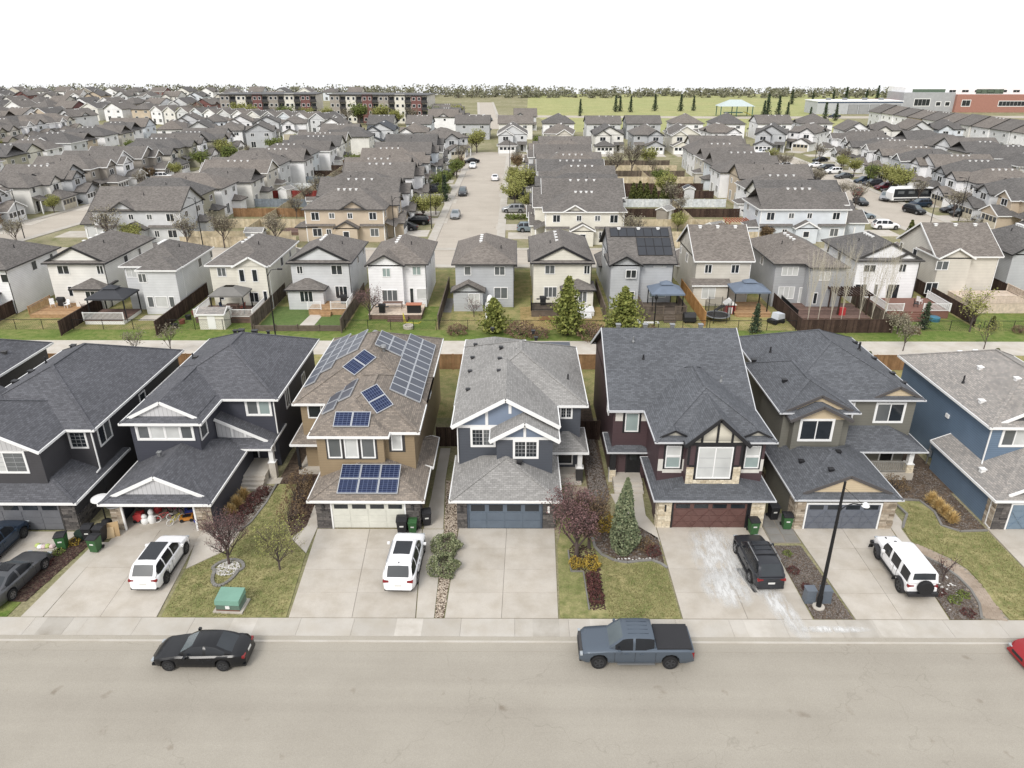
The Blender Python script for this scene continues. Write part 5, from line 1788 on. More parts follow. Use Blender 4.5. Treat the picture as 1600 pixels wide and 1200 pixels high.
road('north_west_street', [(-330, 345), (-240, 320), (-170, 296), (-100, 286)], 9, .028)

# ---------------------------------------------------------------- the town beyond: houses
FARN = 0


def far_house(label, x, y, rz, wallc, roofm, w=8.2, d=13, side=1, style=0, trim=BLACK, gar=5, ez=5.4, group='houses of the far streets', detail=2, acc=None, chim=False, sides=True):
    """two-storey tract house, base at its centre, garage front facing local -y"""
    wm = TOWN[wallc]
    h = House(label, x, y, rz, group=group, local=True)
    q = random.Random(int(x * 7 + y * 13))
    tr = trim
    hw, hd = w / 2, d / 2
    h.wall(-hw, hw, -hd, hd, 0, ez, wm)
    oh = .4
    pit = q.uniform(.5, .6)
    if style == 0:
        h.roof(-hw - oh, hw + oh, -hd - oh, hd + oh, ez, 'y', pit, 'hh', roofm, tr, wm, oh)
        rz_ = ez + (hw + oh) * pit
    elif style == 1:
        h.roof(-hw - oh, hw + oh, -hd - oh, hd + oh, ez, 'y', pit, 'gg', roofm, tr, wm, oh)
        rz_ = ez + (hw + oh) * pit
    elif style == 2:
        h.roof(-hw - oh, hw + oh, -hd - oh, hd + oh, ez, 'x', pit * .85, 'gg', roofm, tr, wm, oh)
        rz_ = ez + (hd + oh) * pit * .85
    else:
        h.roof(-hw - oh, hw + oh, -hd - oh, hd + oh, ez, 'y', pit, 'hh', roofm, tr, wm, oh)
        rz_ = ez + (hw + oh) * pit
        gablet(h, 0, hw - .2, hd - 5, hd - .1, ez + .1, pit, roofm, tr, wm, .25, .15)
    if style != 2 and q.random() < .65:
        # cross gable that breaks the long slopes and shows on both side walls
        c0 = q.uniform(-hd + 2.5, hd - 6.5)
        h.roof(-hw - oh - .12, hw + oh + .12, c0, c0 + q.uniform(3.6, 4.8), ez + .02, 'x', pit * 1.1, 'gg', roofm, tr, wm, .45, 'cross_gable_roof', soffit=False)
    # front wing with gable and the garage under it
    fw = w * .52
    fx0, fx1 = (-hw, -hw + fw) if side > 0 else (hw - fw, hw)
    am = TOWN[acc] if acc else wm
    h.wall(fx0 + .05, fx1 - .05, -hd - 1.6, -hd, 0, ez - .1, am)
    h.roof(fx0 - .3, fx1 + .3, -hd - 2.0, -hd + 4, ez - .1, 'y', .62, 'gh', roofm, tr, am, .4)
    gw = max(5.4, w * .62)
    gx0, gx1 = (-hw, -hw + gw) if side > 0 else (hw - gw, hw)
    h.wall(gx0, gx1, -hd - gar, -hd, 0, 2.5, wm, 'garage_wall')
    h.roof(gx0 - .35, gx1 + .35, -hd - gar - .4, -hd + .3, 2.5, 'y', .5, 'gh' if q.random() < .7 else 'hh', roofm, tr, wm, .35, 'garage_roof')
    # covered porch beside the garage
    px0, px1 = (gx1 + .35, hw) if side > 0 else (-hw, gx0 - .35)
    if px1 - px0 > 1:
        m = MB().up((px0, -hd - 1.9, 2.5), (px1 + .2, -hd - 1.9, 2.5), (px1 + .2, -hd, 3.3), (px0, -hd, 3.3))
        h.part(m, 'porch_roof', roofm, True)
        h.part(MB().box((px1 if side > 0 else px0) - .1, (px1 if side > 0 else px0) + .1, -hd - 1.7, -hd - 1.5, 0, 2.5), 'porch_post', WHITE)
        h.door('S', -hd, (px0 + px1) / 2 - .45, (px0 + px1) / 2 + .45, .3, 2.3, DTRIM)
    gmat = WHITE if q.random() < .65 else plain('tan_garage_paint', P(206, 196, 172), .5)
    if detail > 1:
        h.garage('S', -hd - gar, gx0 + .4, gx1 - .4, 2.1, gmat, WHITE, 4, 2, True)
    else:
        h.garage('S', -hd - gar, gx0 + .4, gx1 - .4, 2.1, gmat, WHITE, 1, 1, False)
    fm = (fx0 + fx1) / 2
    h.win('S', -hd - 1.6, fm - .95, fm + .95, 3.7, 5.0, WHITE, (GLASS, GLASS), .1)
    if detail > 1 or q.random() < .5:
        h.win('S', -hd, (px0 + px1) / 2 - .5, (px0 + px1) / 2 + .5, 3.9, 5.0, WHITE, (GLASS,), .09)
    # rear
    a, b = -hw * .55, hw * .5
    h.win('N', hd, a - .75, a + .75, 3.9, 5.0, WHITE, (GLASS, GLASS2), .09)
    h.win('N', hd, b - .6, b + .6, 3.9, 5.0, WHITE, (GLASS, GLASS), .09)
    h.win('N', hd, a - 1.0, a + 1.0, .9, 2.4, WHITE, (GLASS2, GLASS, GLASS2), .09)
    h.win('N', hd, b - .8, b + .8, .4, 2.4, WHITE, (GLASS, GLASS), .09)
    if q.random() < .5 and detail > 1:
        h.wall(a - 1.8, a + 1.6, hd, hd + 1.5, 0, 2.5, wm)
        h.roof(a - 2.1, a + 1.9, hd - 1.9, hd + 1.9, 2.5, 'y', .45, 'hh', roofm, tr)
    # sides
    for face, c in (('W', -hw), ('E', hw)) if sides else ():
        h.win(face, c, -1.2, -.2, 3.9, 4.9, WHITE, (GLASS,), .09)
        if detail > 1:
            h.win(face, c, 2.6, 3.6, 3.9, 4.9, WHITE, (GLASS,), .09)
            h.win(face, c, 1.0, 2.2, 1.2, 2.3, WHITE, (GLASS,), .09)
    n = 4 if detail > 1 else 3
    sx = q.choice((-1, 1))
    for i in range(n):
        if style == 2:
            h.vent(-hw + w * (.2 + .2 * i), sx * .6, rz_ - .6 * pit * .85 + .02, WHITE, k=.34)
        else:
            h.vent(sx * .55, -hd + hw + (d - w) * (i + .5) / n, rz_ - .55 * pit + .02, WHITE, k=.34)
    if detail > 1:
        h.stack(-sx * hw * .4, q.uniform(-1, 2), (rz_ - hw * .4 * pit) if style != 2 else rz_ - 1.2, .4)
    if chim:
        h.part(MB().box(hw - 1.6, hw - .2, -.6, .6, 0, rz_ - .9) if chim == 1 else MB().box(-hw - .7, -hw, 1.2, 2.8, 0, ez + 1.4), 'chimney', wm, True)
    return h


def drive(x, y, rz, w, gar, d, side, ln=7.0, gw=5.0):
    """concrete pad from the garage to the kerb"""
    c, s_ = math.cos(rz), math.sin(rz)
    gx = (-w / 2 + w * .31) if side > 0 else (w / 2 - w * .31)
    y1, y0 = -d / 2 - gar, -d / 2 - gar - ln
    pts = [(gx - gw / 2, y0), (gx + gw / 2, y0), (gx + gw / 2, y1), (gx - gw / 2, y1)]
    flat('far_driveway', [(x + px * c - py * s_, y + px * s_ + py * c) for px, py in pts], .06, CONC2, z0=0)


NORTH, SOUTH, EAST, WEST = math.pi, 0, math.pi / 2, -math.pi / 2


def column(side_name, x, y0, n, step, rz, cols, d=13, w=8.2, styles=(0, 1, 3), roofs=None, detail=2, jx=1.5, ln=7, grp=None, trims=(BLACK, DTRIM, WHITE), dx=0, **kw):
    q = random.Random(int(x * 3 + y0))
    for i in range(n):
        cc = cols[i % len(cols)]
        st = styles[(i * 2 + q.randrange(2)) % len(styles)]
        sd = 1 if i % 2 else -1
        xx, yy = x + q.uniform(-jx, jx) + dx * i, y0 + i * step
        tr = trims[q.randrange(len(trims))]
        lab = '%s house, %s from the near end %s' % (cc, ORD[i], side_name)
        rm = (roofs or RF_TOWN)[q.randrange(4)]
        far_house(lab, xx, yy, rz, cc, rm, w, d, sd, st, tr, kw.get('gar', 4.6), q.uniform(5.1, 5.9), grp or 'houses ' + side_name, detail)
        drive(xx, yy, rz, w, kw.get('gar', 4.6), d, sd, ln)


# nearest houses of the blocks, placed singly; their side walls face us
def corner(label, x, y, rz, c, roofm, w, d, sd, st, tr, gar, grp, ln, chim=False, band=None):
    h = far_house(label, x, y, rz, c, roofm, w, d, sd, st, tr, gar, 5.5, grp, 2, chim=chim, sides=False)
    drive(x, y, rz, w, gar, d, sd, ln)
    face, cc, sg = ('W', -w / 2, -1) if rz > 0 else ('E', w / 2, 1)
    wm = TOWN[c]
    hd = d / 2
    a, b = sorted((cc, cc + sg * 1.3))
    h.wall(a, b, -2.2, 1.4, 0, 2.6, wm, 'side_bay')
    h.roof(a - .3 if sg < 0 else a - 1.2, b + .3 if sg > 0 else b + 1.2, -2.5, 1.7, 2.6, 'x', .55, 'gg', roofm, tr, wm, .3, 'bay_roof')
    m = MB()
    o0, o1 = cc + sg * .02, cc + sg * .55
    for y0, y1 in ((-hd, -2.5), (1.7, hd)):
        m.up((o0, y0, 3.05), (o0, y1, 3.05), (o1, y1, 2.75), (o1, y0, 2.75))
    h.part(m, 'pent_roof', roofm, True)
    for y0, z0, z1, wd, pn in ((-hd + 1.2, 3.7, 5.0, 1.3, GLASS), (-1.4, 3.9, 4.9, .9, GLASS), (1.6, 3.9, 4.9, 1.0, GLASS2), (hd - 2.4, 3.6, 5.0, 1.4, GLASS), (-hd + 1.0, .9, 2.3, 1.5, GLASS2), (hd - 2.6, .9, 2.3, 1.6, GLASS), (2.4, 1.0, 2.2, .9, GLASS)):
        h.win(face, cc, y0, y0 + wd, z0, z1, WHITE, (pn, pn), .1)
    h.win(face, cc + sg * 1.3, -.9, .2, 1.0, 2.1, WHITE, (GLASS,), .1)
    h.trimbar('corner_board', WHITE, (face, cc, -hd - .01, -hd + .14, 0, 5.4, .03), (face, cc, hd - .14, hd + .01, 0, 5.4, .03))
    return h


corner('tan house with brown hip roof at the near left corner of the straight street', -28.6, 128.2, EAST, 'tan', RF_TOWN[0], 9.2, 13.2, -1, 0, DTRIM, 2.6, 'houses left of the straight street', 4)
corner('cream house with white chimney at the near right corner of the straight street', 11.4, 126.4, WEST, 'cream', RF_TOWN[1], 9.4, 13, 1, 3, WHITE, 2.2, 'houses right of the straight street', 4, 2)
corner('pale blue-grey house with white gables at the near left corner of the east street', 48.2, 128.8, EAST, 'pale blue', RF_TOWN[1], 9.6, 14.5, -1, 3, WHITE, 5, 'houses left of the east street', 7)
corner('pale grey house with long brown roof at the near right corner of the west street', -62.8, 127.2, WEST, 'pale grey', RF_TOWN[0], 9.6, 14.5, 1, 1, DTRIM, 4, 'houses right of the west street', 6)

column('on the left side of the straight street', -29.6, 139.2, 9, 10.1, EAST, ['white', 'pale grey', 'white', 'off-white', 'pale grey', 'white', 'pale blue', 'cream', 'white'], 14, 8.3, gar=2.6, ln=6)
column('on the right side of the straight street', 12.8, 136.8, 9, 10.1, WEST, ['pale grey', 'white', 'beige', 'off-white', 'white', 'beige', 'pale grey', 'cream', 'white'], 14, 8.3, gar=2.6, ln=6)
column('on the left side of the east street', 51.5, 139.4, 9, 10.2, EAST, ['off-white', 'white', 'tan', 'white', 'pale blue', 'beige', 'white', 'pale grey', 'white'], 14.5, 8.3, dx=.5, gar=4, ln=8)
column('on the right side of the west street', -64.0, 137.8, 10, 10.2, WEST, ['olive', 'white', 'off-white', 'beige', 'pale grey', 'white', 'pale blue', 'white', 'off-white', 'olive'], 14, 8.3, dx=.85, gar=3, ln=4.5)
column('on the left side of the west street', -104, 130.0, 12, 10.6, EAST, ['beige', 'pale grey', 'off-white', 'light grey', 'taupe', 'white', 'taupe', 'beige', 'olive', 'white', 'olive', 'white'], 13.5, 8.3, dx=.6, gar=4, ln=4)
column('on the right side of the east street', 97.5, 124.5, 12, 10.4, WEST, ['light grey', 'tan', 'pale grey', 'white', 'light grey', 'white', 'light grey', 'pale grey', 'white', 'off-white', 'pale grey', 'white'], 13.5, 8.3, dx=.7, gar=4, ln=4.5)
column('in the back row of the east street', 124, 150, 9, 10.6, EAST, ['pale grey', 'beige', 'off-white', 'white', 'light grey', 'beige', 'white', 'pale grey', 'white'], 13, 9, detail=1)
column('in the back row of the west street', -131, 150, 13, 10.6, WEST, ['white', 'tan', 'off-white', 'white', 'olive', 'cream', 'white', 'pale grey', 'tan', 'white', 'beige', 'white', 'pale blue'], 13, 8.4, detail=1, dx=-.5)
column('along the outer west street', -172, 190, 12, 10.8, EAST, ['beige', 'white', 'light grey', 'tan', 'white', 'off-white', 'olive', 'beige', 'white', 'pale grey', 'white', 'cream'], 13, 9, detail=1, dx=-1.2)
column('in the outermost west row', -203, 215, 11, 11, WEST, ['white', 'beige', 'pale grey', 'white', 'cream', 'off-white', 'tan', 'white', 'dark red', 'pale grey', 'white'], 13, 9, detail=1, dx=-1.4)

# head of the straight street: fronts look back at us
hd = [(-22.5, 243, .62, 'pale grey', 1, BLACK), (-1.0, 256, 0, 'pale grey', 1, WHITE), (14.5, 258, -.12, 'beige', -1, WHITE), (30, 254.5, 0, 'off-white', 1, BLACK), (42.5, 254.5, 0, 'light grey', -1, BLACK), (54.5, 254.5, 0, 'cream', 1, WHITE), (68.5, 262, .1, 'white', -1, BLACK), (84.5, 256, -.35, 'light grey', 1, BLACK), (99, 262, -.7, 'white', -1, BLACK)]
for i, (x, y, rz, c, sd, tr) in enumerate(hd):
    lab = c + ' front-gabled house, %s from the left, facing us beyond the straight street' % ORD[i]
    far_house(lab, x, y, rz, c, RF_TOWN[i % 4], 9.2, 13, sd, 1 if i % 2 else 0, tr, 4.5, 5.5, 'houses at the head of the streets')
    drive(x, y, rz, 9.2, 4.5, 13, sd, 6)
bk = [(-16, 'light grey', 2), (0, 'off-white', 2), (16, 'white', 0), (32.5, 'pale grey', 2), (47.5, 'light grey', 2), (64, 'white', 0), (79, 'white', 0), (96, 'white', 2), (112, 'white', 0)]
for i, (x, c, st) in enumerate(bk):
    far_house(c + ' house showing its back, %s from the left in the row before the park' % ORD[i], x, 293 + (i % 3), NORTH, c, RF_TOWN[(i + 1) % 4], 12.5 if st == 2 else 11.5, 11, 1, st, DTRIM, 4, 5.6, 'houses in front of the park', 1)
# upper left: rows along the north west street
q = random.Random(5)
cl = ['white', 'off-white', 'pale grey', 'pale blue', 'white', 'pale grey', 'white', 'light grey', 'beige', 'taupe', 'dark red', 'tan', 'off-white', 'white']
for i in range(12):
    f = i / 11
    x, y = -160 + 84 * f, 358 - 45 * f
    far_house(cl[i % 6] + ' narrow gabled house, %s from the left in the row before the flats' % ORD[i], x, y, NORTH - .49, cl[i % 6], RF_TOWN[i % 4], 7.4, 11, 1, 1, WHITE, 3, 5.6, 'narrow gabled houses before the flats', 1)
for r, (xa, ya, xb, yb, n, ang, nm) in enumerate(((-330, 322, -185, 283, 12, NORTH - .26, 'south side of the north west street'), (-335, 372, -185, 330, 12, -.27, 'north side of the north west street'), (-380, 418, -175, 372, 16, NORTH - .2, 'second row beyond the north west street'), (-400, 452, -160, 410, 18, -.2, 'third row beyond the north west street'), (-440, 512, -130, 480, 20, 0, 'fourth row beyond the north west street'), (-470, 560, -110, 545, 22, NORTH, 'last row at the left skyline'))):
    for i in range(n):
        f = i / (n - 1)
        c = cl[(i * 5 + r * 3) % len(cl)]
        far_house(c + ' house, %s from the left in the %s' % (ORD[i], nm), xa + (xb - xa) * f, ya + (yb - ya) * f + q.uniform(-1.5, 1.5), ang + q.uniform(-.06, .06), c, RF_TOWN[(i + r) % 4], 9.4, 12, q.choice((-1, 1)), (1, 0, 2, 1)[(i + r) % 4], (BLACK, WHITE, DTRIM)[i % 3], 4.5, 5.5, 'houses in the ' + nm, 1)
for i, (x, y, rz, c, st) in enumerate(((-58, 258, EAST, 'white', 1), (-46, 268, SOUTH, 'pale grey', 1), (-34, 262, SOUTH, 'white', 0), (-50, 292, NORTH, 'cream', 2), (-36, 294, NORTH, 'pale blue', 2), (-66, 284, NORTH, 'white', 1), (-30, 326, EAST, 'white', 1), (-30, 340, EAST, 'off-white', 1), (-31, 354, EAST, 'white', 1), (-32, 368, EAST, 'pale grey', 1), (4, 330, SOUTH, 'pale grey', 2), (-52, 246, WEST, 'off-white', 0))):
    far_house(c + ' house, %s in the cluster behind the head of the straight street' % ORD[i], x, y, rz, c, RF_DARK if i == 1 else RF_TOWN[i % 4], 9, 12, 1, st, BLACK, 4, 5.5, 'houses behind the straight street', 1)
for i in range(5):
    far_house(cl[i + 2] + ' house, %s from the left in the short row behind the west street' % ORD[i], -128 + i * 11, 306 - i * 2.6, .22, cl[i + 2], RF_TOWN[i % 4], 8.6, 12, 1, (1, 0, 1)[i % 3], DTRIM, 4, 5.5, 'houses behind the west street', 1)
for i in range(4):
    far_house(cl[i + 4] + ' house, %s from the left at the bend behind the west street' % ORD[i], -120 + i * 11, 272 - i * 2.6, NORTH + .2, cl[i + 4], RF_TOWN[(i + 2) % 4], 8.6, 12, 1, (0, 1)[i % 2], BLACK, 4, 5.5, 'houses behind the west street', 1)
for i in range(4):
    far_house(cl[i] + ' house, %s from the left in the short row before the attached houses' % ORD[i], 116 + i * 11.5, 268 + i * 2, -.1, cl[i], RF_TOWN[i % 4], 8.8, 12, 1, (1, 0)[i % 2], BLACK, 4, 5.5, 'houses before the attached row', 1)
# long row of attached houses at the upper right, backs to us
tw = ['pale grey', 'white', 'white', 'tan', 'white', 'pale grey', 'off-white', 'white', 'pale grey', 'white']
for i in range(10):
    x, y = 163 + i * .6, 343 - i * 10.4
    far_house(tw[i] + ' attached house, %s from the far end of the long row at upper right' % ORD[i], x, y, EAST, tw[i], RF_TOWN[1 + i % 2], 10.2, 12, 1, 2, DTRIM, 3, 6, 'attached houses at the upper right', 1)

# ---------------------------------------------------------------- flats, fire hall, school
def block(label, x, y, rz, w, d, floors, cat='apartment block'):
    h = House(label, x, y, rz, 'apartment_block', cat, 'flats at the upper left', True)
    H = floors * 3.0
    BRK, CRM = TOWN['dark red'], TOWN['beige']
    h.wall(-w / 2, w / 2, -d / 2, d / 2, 0, 3.2, plain('brick_base', P(132, 112, 104), .9))
    h.wall(-w / 2, w / 2, -d / 2, d / 2, 3.2, H, CRM)
    n = int(w / 7)
    for i in range(n):
        x0 = -w / 2 + w * i / n
        m_ = (TOWN['taupe'], TOWN['cream'], BRK)[i % 3]
        h.wall(x0 + .4, x0 + w / n - 2.6, -d / 2 - 1.0, -d / 2, 0, H - (.4 if i % 2 else -.5), m_, 'bay')
        for f in range(floors):
            h.win('S', -d / 2 - 1.0, x0 + .9, x0 + 2.3, f * 3 + .9, f * 3 + 2.3, WHITE, (GLASS,), .1)
            h.win('S', -d / 2 - 1.0, x0 + w / n - 4.2, x0 + w / n - 3.0, f * 3 + .9, f * 3 + 2.3, WHITE, (GLASS,), .1)
            h.part(MB().box(x0 + w / n - 2.6, x0 + w / n + .3, -d / 2 - 1.4, -d / 2, f * 3 - .1, f * 3 + .1).box(x0 + w / n - 2.6, x0 + w / n + .3, -d / 2 - 1.45, -d / 2 - 1.4, f * 3 + .1, f * 3 + 1.1), 'balcony', DTRIM)
            h.win('S', -d / 2, x0 + w / n - 2.4, x0 + w / n - .2, f * 3 + .15, f * 3 + 2.3, DTRIM, (GLASS, GLASS), .1)
    h.wall(-w / 2 - .6, w / 2 + .6, -d / 2 - 1.6, d / 2 + .6, H, H + .4, DTRIM, 'roof')
    return h


block('long four-storey flats with dark balconies, left one behind the trees', -115, 372, .05, 44, 16, 4)
block('four-storey flats with brick bays and dark balconies, right one behind the trees', -62, 368, -.12, 46, 16, 4)

h = House('low grey fire hall with pale roller doors beyond the park', 182, 424, .05, 'fire_hall', 'fire hall', None, True)
h.wall(-23, 23, -7, 9, 0, 6.2, TOWN['light grey'])
h.wall(-23.3, 23.3, -7.3, 9.3, 6.2, 6.6, TOWN['white'], 'roof')
h.trimbar('blue_stripe', plain('blue_stripe', P(70, 90, 120), .6), ('S', -7, -23, 23, 5.5, 6.1, .05))
for i in range(5):
    h.garage('S', -7, -6 + i * 5.8, -1 + i * 5.8, 4.6, TOWN['pale grey'], DTRIM, 1, 4, False)
for x in (-14, -5, 6, 15):
    h.part(MB().box(x - 1, x + 1, 0, 2, 6.6, 7.6), 'roof_unit', STEEL)
h = House('two-storey school with red brick, grey panels and a green band', 258, 440, .0, 'school', 'school', None, True)
BR = plain('red_brick', P(180, 126, 110), .9)
h.wall(-46, -18, -8, 12, 0, 10, TOWN['grey'])
h.wall(-18, 34, -10, 14, 0, 9.0, BR)
h.wall(34, 70, -8, 14, 0, 8, TOWN['beige'])
h.wall(-44, 60, -4, 16, 9.0, 12.5, TOWN['white'], 'upper_wall')
h.wall(-62, -46, -4, 10, 0, 6, BR)
GRN = plain('green_band', P(92, 112, 92), .6)
h.trimbar('green_band', GRN, ('S', -4, -40, -22, 9.2, 11.6, .06), ('S', -4, -5, 10, 9.2, 11.6, .06), ('S', -4, 24, 40, 9.2, 11.6, .06))
for x0, x1, z0, z1, y in ((-40, -31, 3, 7, -8), (-28, -25, 3, 5.5, -8), (-23, -20, 3, 5.5, -8), (-15, -10, 3, 6.5, -10), (5, 26, 3, 6, -10), (29, 33, .5, 6, -10), (38, 60, 3, 6, -8)):
    h.win('S', y, x0, x1, z0, z1, WHITE, (GLASS,) * max(1, int((x1 - x0) / 2)), .3)
for i in range(8):
    h.win('S', -4, -20 + i * 7, -16 + i * 7, 9.8, 11.4, WHITE, (GLASS, GLASS), .2)

# ---------------------------------------------------------------- yard fences between the far blocks
fk = [(FENCE_T, 'tan'), (FENCE_D, 'dark brown'), (FENCE_W, 'weathered grey'), (FENCE_V, 'white'), (FENCE_R, 'red'), (FENCE_G, 'blue-grey'), (FENCE_B, 'brown')]
FG = 'yard fences between the far streets'


def yard_rows(x0, x1, xm, ys, kinds, where, h=1.7):
    for i, y in enumerate(ys):
        m_, nm = fk[kinds[i % len(kinds)]]
        fence('%s cross fence, %s from the near end, %s' % (nm, ORD[i], where), (x0, y), (x1, y), h, m_, 4.2, group=FG, board=.3, cap=False)
    m_, nm = fk[kinds[0]]
    fence('long %s fence down the middle of the yards %s' % (nm, where), (xm, ys[0]), (xm, ys[-1]), h, m_, 5, group=FG, board=.3, cap=False)


yard_rows(-55.0, -38.0, -46.5, [124 + i * 10.2 for i in range(10)], [0, 0, 6, 5, 4, 3, 5, 1, 1, 6], 'left of the straight street')
yard_rows(21.0, 43.5, 32.5, [124 + i * 10.2 for i in range(10)], [0, 0, 1, 3, 1, 1, 0, 2, 0, 2], 'right of the straight street')
fence('pale fence panels along the cross street behind the tan house', (-55, 119.6), (-36, 119.6), 1.7, FENCE_T, 2.4, group=FG)
fence('pale fence panels along the cross street behind the cream house', (21, 119.6), (43.5, 119.6), 1.7, FENCE_T, 2.4, group=FG)
for i, (x, y, mt, rm, d) in enumerate(((-43.5, 122.6, TOWN['light grey'], RF_GREY, 'grey shed behind the pale fence left of the tan house'), (-41.0, 151.5, TOWN['beige'], RF_TOWN[0], 'beige shed in a yard left of the straight street'), (34.5, 127.4, TOWN['pale blue'], RF_GREY, 'pale blue shed beside the pale blue-grey corner house'), (28.6, 142.0, TOWN['taupe'], RF_GREY, 'taupe shed in the yards right of the straight street'), (-50.5, 165, TOWN['white'], RF_GREY, 'white shed deep in the yards left of the straight street'), (38.2, 166, TOWN['pale grey'], RF_DARK, 'pale grey shed deep in the yards right of the straight street'))):
    shed(d, x, y, 2.8, 2.2, 2.1, mt, rm, .3 * i)
t = thing('pergola', 'orange-red pergola in the yard behind the pale blue-grey corner house', 'pergola', (38.8, 129.5, 0))
ORW = plain('orange_stain', P(186, 96, 66), .8)
for sx in (-1.6, 1.6):
    for sy in (-1.3, 1.3):
        MB().box(sx - .08, sx + .08, sy - .08, sy + .08, 0, 2.5).build('post', ORW, t)
for i in range(9):
    MB().box(-2.0 + i * .48, -1.9 + i * .48, -1.8, 1.8, 2.5, 2.66).build('rafter', ORW, t)
for i in range(0, 9):
    y = 127.5 + i * 10.2
    q = random.Random(i)
    deck('small brown deck behind the %s house on the left of the straight street' % ORD[i], -41.4, -37.9, y + 1, y + 5, .5, (DECK_B, DECK_T)[i % 2], None, '') if i in (0, 2, 5) else None
    deck('small deck behind the %s house on the right of the straight street' % ORD[i], 20.6, 24.2, y - 1, y + 3, .7, (DECK_T, DECK_B)[i % 2], (FENCE_R if i == 0 else WHITE), 'S') if i in (0, 3, 5) else None
deck('brown deck behind the pale blue-grey corner house', 37.0, 41.0, 124.0, 127.5, .5, DECK_B, DECK_B, 'W')
# ---------------------------------------------------------------- vegetation
LF_PURPLE = islands('purple_leaves', P(88, 60, 60), P(150, 114, 112), .85, 0, P(116, 84, 82))
LF_BROWN = islands('brown_buds', P(110, 88, 66), P(142, 118, 84), .85, 0, P(120, 96, 66))
LF_BUD = islands('budding_leaves', P(128, 134, 60), P(178, 178, 100), .8, 0, P(150, 152, 76))
LF_GREEN = islands('fresh_leaves', P(84, 104, 44), P(136, 146, 72), .8, 0, P(106, 124, 54))
LF_OLIVE = islands('grey_buds', P(128, 122, 100), P(164, 156, 132), .85, 0, P(146, 138, 112))
LF_YEL = islands('yellow_leaves', P(150, 120, 40), P(204, 172, 64), .8, 0, P(170, 140, 50))
LF_RED = islands('red_leaves', P(70, 44, 44), P(118, 72, 66), .85, 0, P(92, 56, 54))
ND_PINE = islands('pine_needles', P(92, 108, 44), P(160, 164, 80), .75, 0, P(122, 134, 58))
ND_SPR = islands('spruce_needles', P(44, 60, 42), P(84, 102, 72), .8, 0, P(60, 78, 54))
ND_JUN = islands('variegated_needles', P(74, 94, 66), P(158, 164, 124), .8, 0, P(104, 122, 86))
ND_SHR = islands('shrub_needles', P(84, 100, 64), P(168, 172, 128), .8, 0, P(116, 128, 86))
ND_CED = islands('cedar_fronds', P(62, 74, 36), P(112, 116, 56), .8, 0, P(82, 92, 42))
GR_STRAW = islands('straw_blades', P(190, 150, 80), P(236, 204, 138), .85, 0, P(214, 176, 104))


def grow(m, tips, p, d, ln, r, lvl, mx, q, spread, upf, nch):
    e = p + d * ln
    m.cyl(p, e, r, r * .62, 6 if lvl == 0 else (4 if lvl == 1 else 3), False)
    if lvl >= mx:
        tips.append((p.lerp(e, .4), e))
        return
    n = nch[min(lvl, len(nch) - 1)]
    for i in range(n):
        f = q.uniform(.45, 1) if lvl else q.uniform(.35, 1)
        a = 2 * math.pi * (i + q.random() * .7) / n
        s = Vector((math.cos(a), math.sin(a), 0))
        nd = (d * q.uniform(.45, .9) + s * spread * q.uniform(.7, 1.3) + Vector((0, 0, upf))).normalized()
        grow(m, tips, p.lerp(e, f), nd, ln * q.uniform(.5, .78), r * .5, lvl + 1, mx, q, spread, upf, nch)
    if lvl:
        grow(m, tips, e, (d + Vector((q.uniform(-.2, .2), q.uniform(-.2, .2), .15))).normalized(), ln * .6, r * .55, lvl + 1, mx, q, spread, upf, nch)


def tree_meshes(seed, h, r, mx=3, spread=.7, upf=.25, nch=(7, 4, 3), leaf=6, ls=.09, lmat=LF_BUD, bmat=BARK, trunk=.4, lspread=.3):
    q = random.Random(seed)
    w, tips = MB(), []
    grow(w, tips, Vector((0, 0, -.1)), Vector((q.uniform(-.04, .04), q.uniform(-.04, .04), 1)).normalized(), h * trunk, r, 0, mx, q, spread, upf, nch)
    s = h / max([v[2] for v in w.v] + [.1])
    w.v = [(x * s, y * s, z * s) for x, y, z in w.v]
    tips = [(a * s, b * s) for a, b in tips]
    l = MB()
    for a, b in tips:
        for k in range(leaf):
            p = a.lerp(b, q.uniform(0, 1.15)) + Vector((q.gauss(0, lspread), q.gauss(0, lspread), q.gauss(0, lspread)))
            if p.z > .25:
                l.leaf(p, ls * q.uniform(.7, 1.3), q)
    return w.mesh('trunk', bmat), l.mesh('crown', lmat) if l.v else None


def put_tree(me, label, x, y, z=0, s=1, rz=0, name='tree', grp=None, cat='tree'):
    t = thing(name, label, cat, (x, y, z), rz, grp)
    t.scale = (s, s, s)
    put('trunk', me[0], t)
    if me[1]:
        put('crown', me[1], t)
    return t


def conifer_mesh(seed, h, rad, lmat, n=26, per=9, k=9, ls=.16, droop=.15, base=.06, rough=.2, bmat=BARKD):
    q = random.Random(seed)
    w = MB().cyl((0, 0, -.1), (0, 0, h * .97), h * .018 + .03, .015, 6)
    l = MB()
    for i in range(n):
        f = i / (n - 1)
        z = h * (base + (.985 - base) * f)
        rr = rad * (1 - f) ** .85 * (1 + q.uniform(-rough, rough)) + .06
        for j in range(per):
            a = 2 * math.pi * (j + q.random()) / per
            r1 = rr * q.uniform(.45, 1.2)
            ex, ey, ez = r1 * math.cos(a), r1 * math.sin(a), z - droop * r1 + q.uniform(-.1, .1)
            if i % 2 == 0 and f < .9:
                w.cyl((0, 0, z), (ex * .85, ey * .85, z + (ez - z) * .85), .02 + .02 * (1 - f), .008, 3, False)
            for u in range(k):
                g = q.uniform(.18, 1.05)
                c = (ex * g + q.gauss(0, ls * .6), ey * g + q.gauss(0, ls * .6), z + (ez - z) * g + q.gauss(0, ls * .5))
                l.leaf(c, ls * q.uniform(.6, 1.2) * (1.2 - .4 * g), q)
    return w.mesh('trunk', bmat), l.mesh('crown', lmat)


